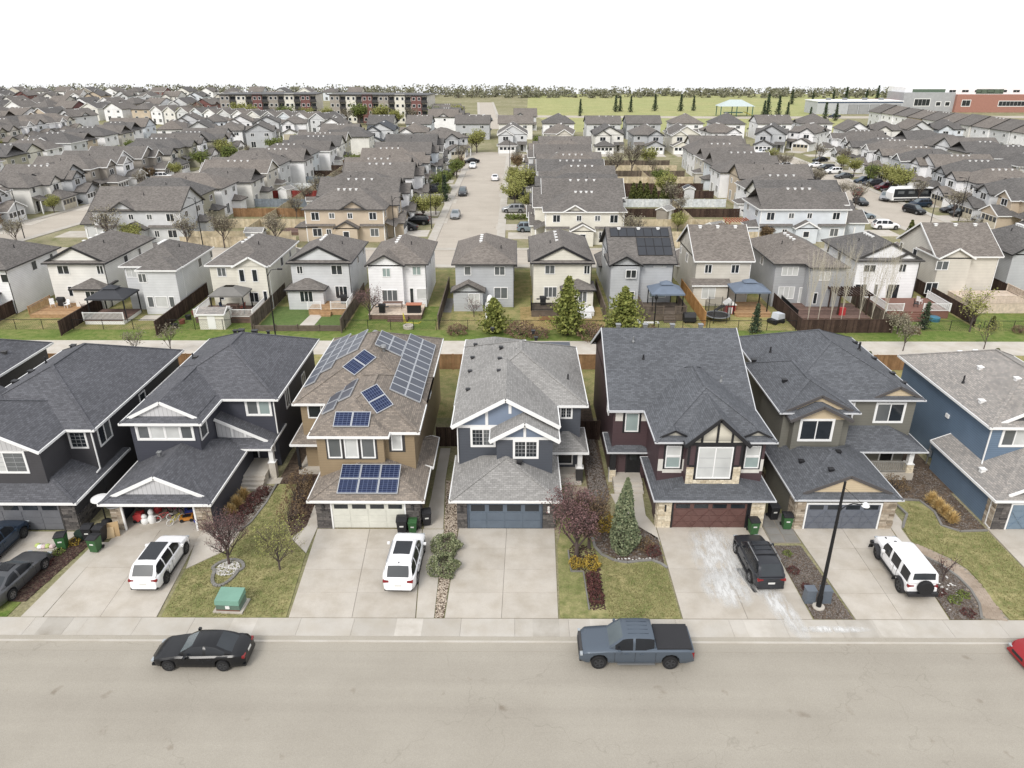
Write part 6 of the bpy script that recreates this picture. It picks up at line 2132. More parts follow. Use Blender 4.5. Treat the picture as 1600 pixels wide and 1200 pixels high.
def column_mesh(seed, h, rad, lmat, n=1500, ls=.09, point=.8, bmat=BARKD, low=.12):
    q = random.Random(seed)
    w = MB().cyl((0, 0, -.05), (0, 0, h * .9), .05, .015, 5)
    l = MB()
    for i in range(n):
        f = q.random() ** 1.15
        prof = (1 - f) ** point * (.55 + .45 * min(1, f / low)) if f > 0 else .5
        a = q.random() * 6.283
        r = rad * prof * math.sqrt(q.uniform(.35, 1)) * (1 + .16 * math.sin(a * 3 + f * 9)) + .02
        l.leaf((r * math.cos(a), r * math.sin(a), .05 + f * (h - .05)), ls * q.uniform(.6, 1.3), q)
    return w.mesh('trunk', bmat), l.mesh('crown', lmat)


def shrub_mesh(seed, rx, h, lmat, n=500, ls=.07, stems=12, bmat=BARK):
    q = random.Random(seed)
    w, l = MB(), MB()
    for i in range(stems):
        a = q.random() * 6.283
        r = rx * q.uniform(.4, .95)
        w.cyl((.05 * math.cos(a), .05 * math.sin(a), -.02), (r * math.cos(a), r * math.sin(a), h * q.uniform(.6, 1.0)), .015, .006, 3, False)
    for i in range(n):
        a, u, k = q.random() * 6.283, q.uniform(0, 1), q.uniform(.6, 1) ** .5
        z = h * (.08 + .92 * u * k)
        r = rx * k * math.sqrt(max(.03, 1 - (u * 1.0 - .35) ** 2 / .55)) * (1 + .2 * math.sin(a * 4 + u * 5))
        l.leaf((r * math.cos(a), r * math.sin(a), z), ls * q.uniform(.6, 1.3), q)
    return w.mesh('stems', bmat), l.mesh('foliage', lmat)


def put_shrub(me, label, x, y, s=1, name='shrub', grp=None, cat='shrub', z=.03):
    t = thing(name, label, cat, (x, y, z), rnd.uniform(0, 6), grp)
    t.scale = (s, s, s)
    put('stems', me[0], t)
    put('foliage', me[1], t)
    return t


def grass_tuft(label, x, y, h, r, mat=GR_STRAW, n=420, seed=1, grp='ornamental grasses'):
    q = random.Random(seed)
    m = MB()
    for i in range(n):
        a, el = q.random() * 6.283, math.asin(q.uniform(.25, 1))
        b = (q.uniform(-.12, .12), q.uniform(-.12, .12), 0)
        f = q.uniform(.75, 1.08)
        ex, ey, ez = b[0] + r * f * math.cos(el) * math.cos(a), b[1] + r * f * math.cos(el) * math.sin(a), h * f * math.sin(el)
        md = (b[0] * .6 + ex * .4, b[1] * .6 + ey * .4, ez * .72)
        w = .02
        px, py = -math.sin(a) * w, math.cos(a) * w
        m.add([(b[0] - px, b[1] - py, 0), (b[0] + px, b[1] + py, 0), (md[0] + px, md[1] + py, md[2]), (md[0] - px, md[1] - py, md[2]), (ex, ey, ez)], [(0, 1, 2, 3), (3, 2, 4)])
    o = m.build('ornamental_grass', mat)
    o.location = (x, y, .04)
    return tag(o, label, 'grass clump', grp)


# front gardens
put_tree(tree_meshes(3, 5.0, .07, 4, .62, .42, (9, 4, 3, 3), 6, .055, LF_PURPLE, BARKD, .2, .16), 'purple-leaved ornamental tree beside the bare driveway', 3.9, 38.0)
put_tree(tree_meshes(5, 4.6, .06, 4, .62, .45, (9, 4, 3, 3), 4, .05, LF_BROWN, BARKD, .18, .15), 'brown budding shrub tree right behind the purple tree', 4.75, 38.9)
put_tree(tree_meshes(8, 4.0, .06, 4, .62, .35, (9, 5, 4, 4), 2, .035, LF_PURPLE, BARKD, .28, .1), 'bare round-headed tree in the ring bed on the patchy lawn', -17.75, 37.1)
put_tree(tree_meshes(9, 3.6, .04, 4, .6, .3, (8, 4, 4, 3), 2, .04, LF_BUD, BARK, .3, .12), 'thin budding tree near the solar house driveway', -14.45, 36.6)
put_tree(tree_meshes(10, 1.9, .03, 2, .6, .3, (6, 4), 3, .04, LF_RED, BARKD, .35, .1), 'small bare sapling in the stony bed by the white off-roader', 25.75, 35.7)
put_tree(column_mesh(4, 5.4, 1.12, ND_JUN, 6500, .085, .8, BARKD, .16), 'tall variegated columnar evergreen in the rock bed', 6.9, 38.7)
tr_ = put_shrub(shrub_mesh(11, .9, 1.05, ND_SHR, 2600, .06), 'round green juniper in the gravel strip, nearer the garage', -4.35, 38.6)
put_shrub(shrub_mesh(12, .92, 1.1, ND_SHR, 2600, .06), 'round green juniper in the gravel strip, nearer the street', -4.35, 36.5)
m1 = shrub_mesh(13, .5, .75, LF_YEL, 700, .05)
put_shrub(m1, 'yellow shrub at the foot of the purple tree, right one', 4.75, 36.95, 1.05)
put_shrub(m1, 'yellow-green shrub at the foot of the purple tree, left one', 3.75, 37.1, .8)
put_shrub(shrub_mesh(14, .75, 1.2, LF_YEL, 1300, .06), 'golden shrub left of the columnar evergreen', 6.0, 41.0)
put_shrub(shrub_mesh(15, .45, .55, LF_RED, 600, .05), 'dark barberry in the long mulch bed, nearest the street', 4.75, 33.9)
for i in range(3):
    put_shrub(shrub_mesh(16 + i, .42, .5, LF_RED, 600, .05), 'dark barberry in the long mulch bed, %s from the street' % ORD[i + 1], 4.72, 34.55 + i * .6)
put_shrub(shrub_mesh(20, .6, .7, LF_BROWN, 500, .05), 'brown twiggy shrub right of the columnar evergreen', 8.3, 38.9)
put_shrub(shrub_mesh(21, .5, .6, LF_RED, 500, .05), 'red shrub in the rock bed beside the chalky driveway', 8.75, 38.3)
sm = shrub_mesh(22, .55, .75, LF_RED, 700, .05)
for i, (x, y, s) in enumerate(((-18.9, 41.6, 1), (-18.6, 42.8, .9), (-18.4, 44.0, 1.0), (-18.2, 45.1, .85))):
    put_shrub(sm, 'red-brown shrub beside the front walk, %s from the street' % ORD[i], x, y, s)
sm = shrub_mesh(23, .9, 1.5, LF_BROWN, 650, .05, 30)
for i, (x, y, s) in enumerate(((-15.2, 42.0, 1), (-15.3, 44.0, 1.15), (-15.6, 46.0, 1))):
    put_shrub(sm, 'brown twiggy bush left of the solar house, %s from the street' % ORD[i], x, y, s)
put_shrub(shrub_mesh(24, .9, 1.2, LF_BROWN, 900, .05, 30), 'large brown bush before the olive house porch', 27.6, 45.9)
gm = shrub_mesh(25, .35, .3, LF_GREEN, 260, .05)
for i, (x, y, d) in enumerate(((25.5, 33.95, 'left'), (26.25, 34.4, 'right'))):
    put_shrub(gm, 'small green cushion plant in the stony bed, %s one' % d, x, y, 1)
rm_ = shrub_mesh(26, .38, .28, LF_RED, 260, .045)
for i, (x, y, d) in enumerate(((25.0, 34.7, 'behind the white off-roader'), (17.1, 36.6, 'in the lamp gravel bed, nearer the garages'), (17.4, 35.0, 'in the lamp gravel bed, nearer the street'), (25.7, 32.9, 'by the sidewalk at the paver path'), (-29.2, 37.2, 'in the left mulch strip'))):
    put_shrub(rm_, 'low reddish plant ' + d, x, y, 1)
put_shrub(gm, 'small green plant in the lamp gravel bed', 17.3, 38.3, .8)
for i, (x, y) in enumerate(((-29.6, 36.0), (-29.0, 38.2), (-28.6, 39.2), (-29.9, 34.6))):
    put_shrub(gm if i % 2 else shrub_mesh(30 + i, .4, .35, LF_YEL, 260, .045), 'low plant in the mulch strip between the left driveways, %s' % ('first from the street', 'third from the street', 'fourth from the street', 'by the grass corner')[i], x, y, 1)
for i, (x, y) in enumerate(((29.4, 44.2), (29.48, 43.4), (29.52, 42.6), (29.55, 41.8))):
    grass_tuft('straw-coloured ornamental grass by the teal wall, %s from the porch' % ORD[i], x, y, 1.0, .62, seed=i)
for i, (x, y) in enumerate(((-19.5, 42.4), (-19.4, 43.4), (-19.3, 44.4))):
    grass_tuft('straw grass along the open-garage house wall, %s from the street' % ORD[i], x, y, 1.1, .6, seed=10 + i)
# white rocks
q = random.Random(3)
for nm, lab, pts in (('rocks', 'row of white rocks along the evergreen bed edging', [(6.3 + i * .22, 37.75 + q.uniform(-.05, .1)) for i in range(11)]), ('rocks', 'white rocks strewn through the stony bed', [(q.uniform(24.7, 26.3), q.uniform(32.7, 36.6)) for i in range(22)])):
    m = MB()
    for x, y in pts:
        m.stone((x, y, .05), q.uniform(.06, .11), q)
    stuff(m.build(nm, ROCKW), lab, 'rocks')
# teardrop tree ring on the patchy lawn
rt = thing('tree_ring', 'teardrop ring of edging stones with pale pebbles on the patchy lawn', 'garden bed', (-17.7, 36.6, .03))
ring = [(.95 * math.sin(a) * (1 - .25 * (math.cos(a) < 0)), (.95 if math.cos(a) > 0 else 1.55) * math.cos(a)) for a in [i * 2 * math.pi / 26 for i in range(26)]]
for (x0, y0), (x1, y1) in zip(ring, ring[1:] + ring[:1]):
    MB().bar((x0 * 1.0, y0, .05), (x0 + (x1 - x0) * .93, y0 + (y1 - y0) * .93, .05), .2, .13).build('edging_stone', EDGING, rt)
m = MB()
for i in range(420):
    a, r = q.random() * 6.283, math.sqrt(q.random()) * .72
    m.stone((r * math.cos(a), r * math.sin(a) + .1, .04), q.uniform(.03, .06), q)
stuff(m.build('pebbles', ROCKW, rt))

# trees along the path
put_tree(conifer_mesh(41, 6.6, 2.5, ND_PINE, 30, 13, 16, .2, -.25, .06, .4), 'tall yellow-green pine in front of the cream house', 5.9, 78.4, name='pine_tree')
put_tree(conifer_mesh(42, 5.4, 2.7, ND_PINE, 26, 13, 16, .2, -.25, .06, .4), 'bushy pine beside the grey picket deck', 12.2, 78.6, name='pine_tree')
put_tree(conifer_mesh(43, 4.0, 2.0, ND_PINE, 22, 13, 14, .19, -.25, .06, .4), 'smaller pine left of the tall one, behind the slate blue house', -2.4, 79.0, name='pine_tree')
put_tree(conifer_mesh(44, 3.4, .8, ND_SPR, 20, 8, 7, .13, .1, .06), 'young spruce on the verge of the trampoline yard', 27.3, 79.2, name='spruce_tree')
put_tree(conifer_mesh(45, 3.2, 1.0, ND_SPR, 18, 8, 6, .13, .1, .06), 'blue-grey spruce below the red-brown deck', 47.2, 80.6, name='spruce_tree')
put_tree(column_mesh(46, 3.4, .7, ND_CED, 1800, .12, .7), 'dark green cedar at the right edge of the verge', 61.0, 80.6, name='cedar_tree')
put_tree(column_mesh(47, 1.7, .5, ND_CED, 700, .1, .7), 'small cedar on the verge below the wide pale deck', 54.8, 80.2, name='cedar_tree')
cm_ = column_mesh(48, 1.5, .5, ND_CED, 700, .1, .6)
for i, x in enumerate((33.6, 36.0, 45.2, 48.5)):
    put_tree(cm_, 'low rounded cedar behind the cedar fence, %s from the left' % ORD[i], x, 69.6 - (.5 if i > 1 else 0), s=1 + .35 * (i == 3), name='cedar_tree', grp='cedars behind the cedar fence')
bm = [tree_meshes(50 + i, 10.4, .08, 3, .22, .85, (10, 3, 3), 1, .05, LF_OLIVE, BIRCH, .85, .15) for i in range(3)]
for i, (x, y) in enumerate(((33.6, 80.4), (35.0, 80.9), (36.3, 80.5), (37.7, 80.9), (39.5, 80.4), (40.9, 80.6), (42.2, 80.4))):
    put_tree(bm[i % 3], 'slender pale birch, %s from the left in the birch yard' % ORD[i], x, y, 0, 1 + .05 * (i % 2), i * 1.3, 'birch_tree', 'birches in the yard')
# saplings beside the walking path
for i, (x, y, hgt, lm, d) in enumerate(((-39.9, 71.6, 3.2, LF_OLIVE, 'left of the charcoal roofs'), (-36.2, 71.9, 3.6, LF_OLIVE, 'behind the far left house'), (41.5, 73.6, 3.4, LF_OLIVE, 'behind the olive grey house'), (50.5, 74.2, 3.8, LF_BUD, 'behind the teal blue house'), (28.5, 71.5, 3.0, LF_OLIVE, 'between the plum and the olive house'))):
    put_tree(tree_meshes(60 + i, hgt, .05, 3, .6, .3, (6, 4, 3), 3, .07, lm, BARK, .4, .15), 'bare young tree on the path verge ' + d, x, y)
put_tree(tree_meshes(70, 4.6, .06, 4, .7, .2, (8, 4, 3, 2), 2, .06, LF_PURPLE, BARKD, .3, .2), 'reddish bare bush tree left of the broad-stepped deck', -17.4, 83.4)
put_tree(tree_meshes(71, 2.6, .04, 3, .6, .2, (6, 4, 3), 2, .05, LF_PURPLE, BARKD, .4, .15), 'small bare tree before the plain grey house', -5.0, 84.6)
put_tree(tree_meshes(72, 5.0, .07, 3, .6, .3, (8, 4, 3), 5, .1, LF_BUD, BARK, .35, .25), 'yellowish budding tree below the wide pale deck', 52.0, 79.6)
put_tree(tree_meshes(73, 2.4, .05, 3, .8, .1, (8, 4, 3), 8, .09, LF_OLIVE, BARK, .3, .25), 'leafy grey-green bush at the dark fence corner', 43.4, 78.9)
bsh = shrub_mesh(75, 1.5, 1.3, islands('dry_brush', P(96, 72, 62), P(150, 122, 96), .9, 0, P(122, 96, 78)), 900, .09, 40)
for i, (x, y, s) in enumerate(((-6.6, 78.7, .8), (.6, 78.2, 1.15), (2.6, 77.7, .8), (8.7, 77.4, 1.2), (10.2, 77.9, .8), (15.2, 79.0, .7), (45.2, 79.2, .6), (57.6, 79.3, .6))):
    put_shrub(bsh, 'dry reddish brush on the verge, %s from the left' % ORD[i], x, y, s, grp='dry brush on the verge')
for i, (x, y) in enumerate(((-39.5, 80.5), (-39.3, 82), (-39.2, 83.6), (-39.1, 85.2))):
    t = thing('planter', 'dark tub planter along the brown fence, %s from the verge' % ORD[i], 'planter', (x, y, 0), 0, 'tub planters by the brown fence')
    MB().lathe([(.3, 0), (.38, .5), (.33, .5), (.3, .42)], 10).build('pot', (PLAST, plain('clay_pot', P(150, 84, 66), .8))[i % 2], t)

# far trees
bt = [tree_meshes(80, 6.5, .12, 3, .7, .3, (9, 5, 4), 10, .17, LF_BUD, BARK, .3, .35), tree_meshes(81, 6, .12, 3, .75, .25, (9, 5, 4), 10, .17, LF_GREEN, BARK, .28, .35), tree_meshes(82, 6.5, .1, 4, .6, .35, (8, 4, 3, 3), 1, .12, LF_OLIVE, BARK, .35, .3), tree_meshes(83, 5.5, .1, 3, .7, .3, (8, 4, 4), 8, .17, LF_BROWN, BARKD, .3, .3)]
sp2 = [conifer_mesh(90, 7, 1.6, ND_SPR, 20, 8, 5, .26, .12, .06), column_mesh(91, 3.2, .8, ND_CED, 500, .22, .7)]
FT = 'trees in the far streets'
far_trees = [(-88.5, 117.8, 0, 1.0, 'yellow-green tree at the near corner of the west street'), (-82.0, 119.6, 2, .8, 'bare tree right of the west street corner'), (-66.5, 119.3, 2, 1.05, 'bare tree before the long pale grey corner house'), (-63, 119.6, 0, .6, 'low budding bush tree before the long pale grey corner house'), (-53.5, 118.6, 2, .9, 'bare tree at the pale fence, left of two'), (-47.5, 118.6, 2, 1.0, 'bare tree at the pale fence, right of two'), (-39, 118.8, 2, .9, 'bare tree left of the tan corner house'),
             (-17.6, 141, 0, .75, 'budding tree on the first lawn left of the straight street'), (-17.5, 173, 1, .7, 'green tree midway along the left of the straight street'), (2.0, 166, 0, 1.0, 'bright yellow-green tree right of the straight street'), (2.6, 150, 0, .6, 'small budding tree before the right-hand driveways'), (-12.5, 247, 0, 1.1, 'budding tree left of the house facing the street'), (7.8, 249, 1, .9, 'green tree right of the house facing the street'), (19.0, 119.6, 2, .95, 'bare tree before the cream corner house'), (24.5, 188, 2, 1.3, 'tall bare poplar in the yards right of the straight street'), (30, 196, 2, 1.4, 'taller bare poplar behind the first poplar'), (35.0, 124, 3, .6, 'brown bush tree by the pale blue shed'), (42.2, 123.6, 3, .55, 'dark red bush beside the pale blue-grey corner house'),
             (86.5, 170, 0, .9, 'budding tree beside the parked trailer'), (87.0, 185, 1, .8, 'olive budding tree along the right of the east street'), (70.6, 178, 2, .8, 'bare tree along the left of the east street, nearer one'), (70.8, 204, 2, .9, 'bare tree along the left of the east street, farther one'), (74, 120.5, 2, .8, 'bare tree at the near corner of the east street'), (92, 214, 2, .9, 'bare pinkish tree near the head of the east street'),
             (-92, 190, 3, .6, 'brown tree along the left of the west street'), (-93, 131, 3, .7, 'reddish tree at the left edge driveway'), (-74, 236, 1, 1.0, 'green tree near the bend of the west street, left one'), (-66, 240, 1, 1.1, 'green tree near the bend of the west street, right one'), (-88, 230, 0, .9, 'budding tree across the bend of the west street'), (128, 232, 2, .9, 'bare tree before the attached houses'), (136, 214, 0, .9, 'budding tree before the attached houses'), (142, 205, 0, .8, 'yellow-green tree before the attached houses at the right')]
for x, y, k, s, d in far_trees:
    put_tree(bt[k], d, x, y, 0, s, rnd.uniform(0, 6), grp=FT)
for i, (x, y, k, s, d) in enumerate(((-15.2, 161, 0, .8, 'dark spruce beside the straight street'), (24.6, 157, 1, 1.4, 'first cedar of the tall hedge'), (26.0, 157.4, 1, 1.5, 'second cedar of the tall hedge'), (27.4, 157, 1, 1.4, 'third cedar of the tall hedge'), (29.2, 157.6, 1, 1.2, 'fourth cedar of the tall hedge'), (30.8, 157, 1, 1.15, 'fifth cedar of the tall hedge'), (32.4, 157.2, 1, 1.3, 'last cedar of the tall hedge'), (-40.0, 159, 1, 1.2, 'single cedar in the yards left of the straight street'), (3.2, 138.6, 1, .8, 'little cedar at the right driveway of the straight street, left one'), (5.2, 138.8, 1, .8, 'little cedar at the right driveway of the straight street, right one'), (66.8, 124.5, 1, 1.1, 'cedar before the corner house porch of the east street'), (90.4, 137.5, 1, 1.0, 'round dark cedar by the right garages of the east street'))):
    put_tree(sp2[k], d, x, y, 0, s, i, 'evergreen_tree', 'evergreens in the far streets')
for i in range(5):
    put_shrub(gm, 'clipped green hedge bush, %s from the left beside the straight street' % ORD[i], -.9 + i * 1.9, 142.8, 3.2, 'hedge_bush')
q = random.Random(21)
for nm, x, y0, n, st, dx in (('on the left verge of the straight street', -15.6, 147, 6, 15, 0), ('on the right verge of the straight street', -.6, 158, 5, 15, 0), ('on the left verge of the east street', 69.8, 150, 6, 14, .2), ('on the right verge of the east street', 85.6, 146, 7, 13, .15), ('on the right verge of the west street', -76.5, 146, 7, 14, .3), ('on the left verge of the west street', -91.5, 150, 7, 14, .4), ('in the yards left of the straight street', -43, 130, 8, 11.5, 0), ('in the yards right of the straight street', 30, 131, 8, 11.5, .3), ('in the yards beyond the west street', -117, 150, 9, 12, -.2), ('in the yards beyond the east street', 112, 150, 9, 11, .2), ('along the outer west street', -158, 200, 9, 13, -.8), ('before the houses facing the straight street', -14, 246, 1, 1, 0)):
    for i in range(n):
        k = q.choice((0, 0, 2, 2, 2, 3, 1))
        put_tree(bt[k], '%s, %s from the near end %s' % (('pale budding tree', 'green tree', 'bare grey tree', 'brownish tree')[k], ORD[i], nm), x + dx * i * st * .3 + q.uniform(-1, 1), y0 + i * st + q.uniform(-2.5, 2.5), 0, q.uniform(.5, .95), q.random() * 6, grp=FT)
# park trees
for i, (x, y, s) in enumerate(sorted(((35, 425, 1.0), (55, 432, 1.2), (58, 436, 1.1), (63, 430, 1.15), (78, 440, 1.25), (92, 438, 1.25), (100, 442, 1.1), (33, 402, .7), (126, 398, 1.1), (129, 402, 1.5), (134, 400, 1.4), (138, 398, 1.0), (175, 500, 1.2), (190, 505, 1.0), (205, 510, 1.1), (214, 512, 1.4), (228, 514, 1.2), (236, 516, 1.5), (140, 372, .9), (147, 372, 1.2), (153, 374, 1.1)), key=lambda v: v[0] / v[1])):
    put_tree(sp2[0], 'spruce in the park, %s from the left edge of the field' % ORD[i % 22], x, y, 0, s, i, 'spruce_tree', 'spruces in the park')
# wood and street trees before the flats and on the skyline
q = random.Random(9)
for i in range(16):
    put_tree(bt[(0, 2, 1, 0)[i % 4]], 'pale budding tree before the flats, %s from the left' % ORD[i], -150 + i * 8.2 + q.uniform(-2, 2), 352 + q.uniform(-4, 4) - i * .3, 0, q.uniform(1.0, 1.6), q.random() * 6, grp='trees before the flats')
m, w = MB(), MB()
for i in range(1700):
    x = q.uniform(-720, 720)
    y = q.uniform(572, 644)
    h_ = q.uniform(3, 8) * (.75 if 20 < x < 420 else 1)
    for k in range(30):
        a, r = q.random() * 6.283, math.sqrt(q.random()) * h_ * .6
        m.leaf((x + r * math.cos(a), y + r * math.sin(a), h_ * q.uniform(0, 1) ** 1.2), q.uniform(.6, 1.1), q)
    w.cyl((x, y, 0), (x, y, h_ * .6), .2, .08, 4, False)
sk = m.build('distant_trees', islands('far_foliage', P(112, 112, 92), P(150, 148, 124), .9, 0, P(128, 130, 100)))
stuff(sk, 'belt of grey-green trees along the skyline', 'woodland')
stuff(w.build('trunks', BARK, sk))

# short grass tufts that break up the lawns
def tufts(label, pts, n, mat, seed, r=(.05, .11)):
    q = random.Random(seed)
    xs, ys = [p[0] for p in pts], [p[1] for p in pts]
    m = MB()
    k = 0
    while k < n:
        x, y = q.uniform(min(xs), max(xs)), q.uniform(min(ys), max(ys))
        c = False
        for i in range(len(pts)):
            (x1, y1), (x2, y2) = pts[i], pts[i - 1]
            if (y1 > y) != (y2 > y) and x < (x2 - x1) * (y - y1) / (y2 - y1) + x1:
                c = not c
        if not c:
            continue
        k += 1
        for j in range(3):
            a = q.random() * 6.283
            l = q.uniform(*r)
            dx, dy = math.cos(a), math.sin(a)
            m.add([(x - dy * .02, y + dx * .02, .04), (x + dy * .02, y - dx * .02, .04), (x + dx * l * .6, y + dy * l * .6, .05 + l)], [(0, 1, 2)])
    stuff(m.build('grass', mat), label, 'grass')


LF_LAWN = islands('lawn_blades', P(134, 136, 82), P(186, 176, 122), .9, 0, P(156, 152, 98))
tufts('short patchy grass on the lawn with the green utility box', [(-19.9, 32.5), (-13.0, 32.5), (-13.4, 38.1), (-14.6, 39.6), (-15.7, 41.4), (-17.4, 46.4), (-17.8, 42.0), (-18.3, 38.6), (-20.2, 36.6)], 5000, LF_LAWN, 1)
tufts('short dry grass on the lawn right of the bare driveway', [(5.3, 32.5), (9.3, 32.5), (9.3, 36.9), (8.6, 37.4), (6.6, 37.2), (5.4, 38.3)], 3200, LF_LAWN, 2)
tufts('short grass on the lawn beside the paver path', [(27.95, 32.5), (31.2, 32.5), (31.4, 40.7), (29.6, 40.6), (28.7, 41.4), (28.9, 43.0), (27.6, 44.3), (27.0, 42.8), (26.0, 40.9), (26.0, 39.8), (27.5, 38.1), (28.05, 36.9), (28.05, 35.4)], 4000, LF_LAWN, 3)
# ---------------------------------------------------------------- vehicles
def lerp_tab(tab, x):
    if x <= tab[0][0]:
        return tab[0][1]
    for (a, va), (b, vb) in zip(tab, tab[1:]):
        if x <= b:
            t = (x - a) / (b - a)
            t = t * t * (3 - 2 * t) * .5 + t * .5
            return va + (vb - va) * t
    return tab[-1][1]


KINDS = {
    # L, half width, wheel x, wheel r, ground clearance, top profile, half-width profile, cabin (front base, rear base, front roof, rear roof, roof z, base hw, roof hw), side panes
    'sedan': dict(L=4.9, hw=.92, wx=(.93, 3.75), r=.34, z0=.2, top=[(0, .52), (.08, .66), (.5, .8), (1.5, .95), (3.9, 1.0), (4.6, 1.03), (4.84, .96), (4.9, .75)], wid=[(0, .62), (.15, .8), (.6, .9), (2.5, .93), (4.3, .9), (4.75, .8), (4.9, .66)], cab=(1.45, 4.3, 2.2, 3.45, 1.44, .84, .62), side=[(.12, .47), (.52, .86)]),
    'suv': dict(L=4.75, hw=.95, wx=(.9, 3.75), r=.37, z0=.24, top=[(0, .6), (.08, .8), (.4, .95), (1.3, 1.08), (4.5, 1.12), (4.7, 1.05), (4.75, .8)], wid=[(0, .68), (.15, .86), (.6, .94), (3.9, .95), (4.6, .88), (4.75, .76)], cab=(1.15, 4.66, 1.95, 4.2, 1.7, .88, .68), side=[(.1, .36), (.39, .66), (.69, .93)]),
    'bigsuv': dict(L=5.05, hw=.99, wx=(.95, 3.95), r=.39, z0=.26, top=[(0, .62), (.08, .85), (.4, 1.02), (1.3, 1.14), (4.8, 1.16), (5.0, 1.08), (5.05, .8)], wid=[(0, .74), (.15, .92), (.6, .98), (4.4, .99), (4.9, .92), (5.05, .82)], cab=(1.2, 4.96, 1.95, 4.55, 1.78, .92, .74), side=[(.1, .36), (.39, .66), (.69, .94)]),
    'pickup': dict(L=5.9, hw=1.01, wx=(1.0, 4.7), r=.41, z0=.34, top=[(0, .7), (.06, 1.0), (.4, 1.14), (1.5, 1.22), (5.8, 1.26), (5.88, 1.2), (5.9, .85)], wid=[(0, .84), (.12, .96), (.6, 1.0), (5.6, 1.01), (5.9, .97)], cab=(1.5, 3.95, 2.2, 3.8, 1.9, .93, .76), side=[(.13, .5), (.55, .95)]),
    'jeep': dict(L=4.55, hw=.82, wx=(.8, 3.75), r=.43, z0=.45, top=[(0, .85), (.05, 1.12), (.4, 1.16), (1.25, 1.2), (4.45, 1.2), (4.5, 1.15), (4.55, .9)], wid=[(0, .6), (.1, .64), (1.1, .72), (1.4, .8), (4.4, .82), (4.55, .8)], cab=(1.3, 4.52, 1.62, 4.44, 1.84, .8, .72), side=[(.05, .3), (.36, .62), (.7, .95)]),
    'van': dict(L=5.6, hw=1.0, wx=(1.0, 4.5), r=.38, z0=.26, top=[(0, .7), (.08, .95), (.6, 1.15), (1.2, 1.3), (5.5, 1.4), (5.6, 1.0)], wid=[(0, .8), (.2, .95), (5.5, 1.0), (5.6, .96)], cab=(.75, 5.58, 1.6, 5.5, 2.2, .97, .86), side=[(.16, .3)]),
}


def quad_pane(m, a, b, c, d, u0, u1, v0, v1, off=.012):
    """a,b bottom left/right, c,d top right/left"""
    a, b, c, d = map(Vector, (a, b, c, d))
    P_ = lambda u, v: a.lerp(b, u).lerp(d.lerp(c, u), v)
    n = (b - a).cross(d - a).normalized() * off
    return m.poly(P_(u0, v0) + n, P_(u1, v0) + n, P_(u1, v1) + n, P_(u0, v1) + n)


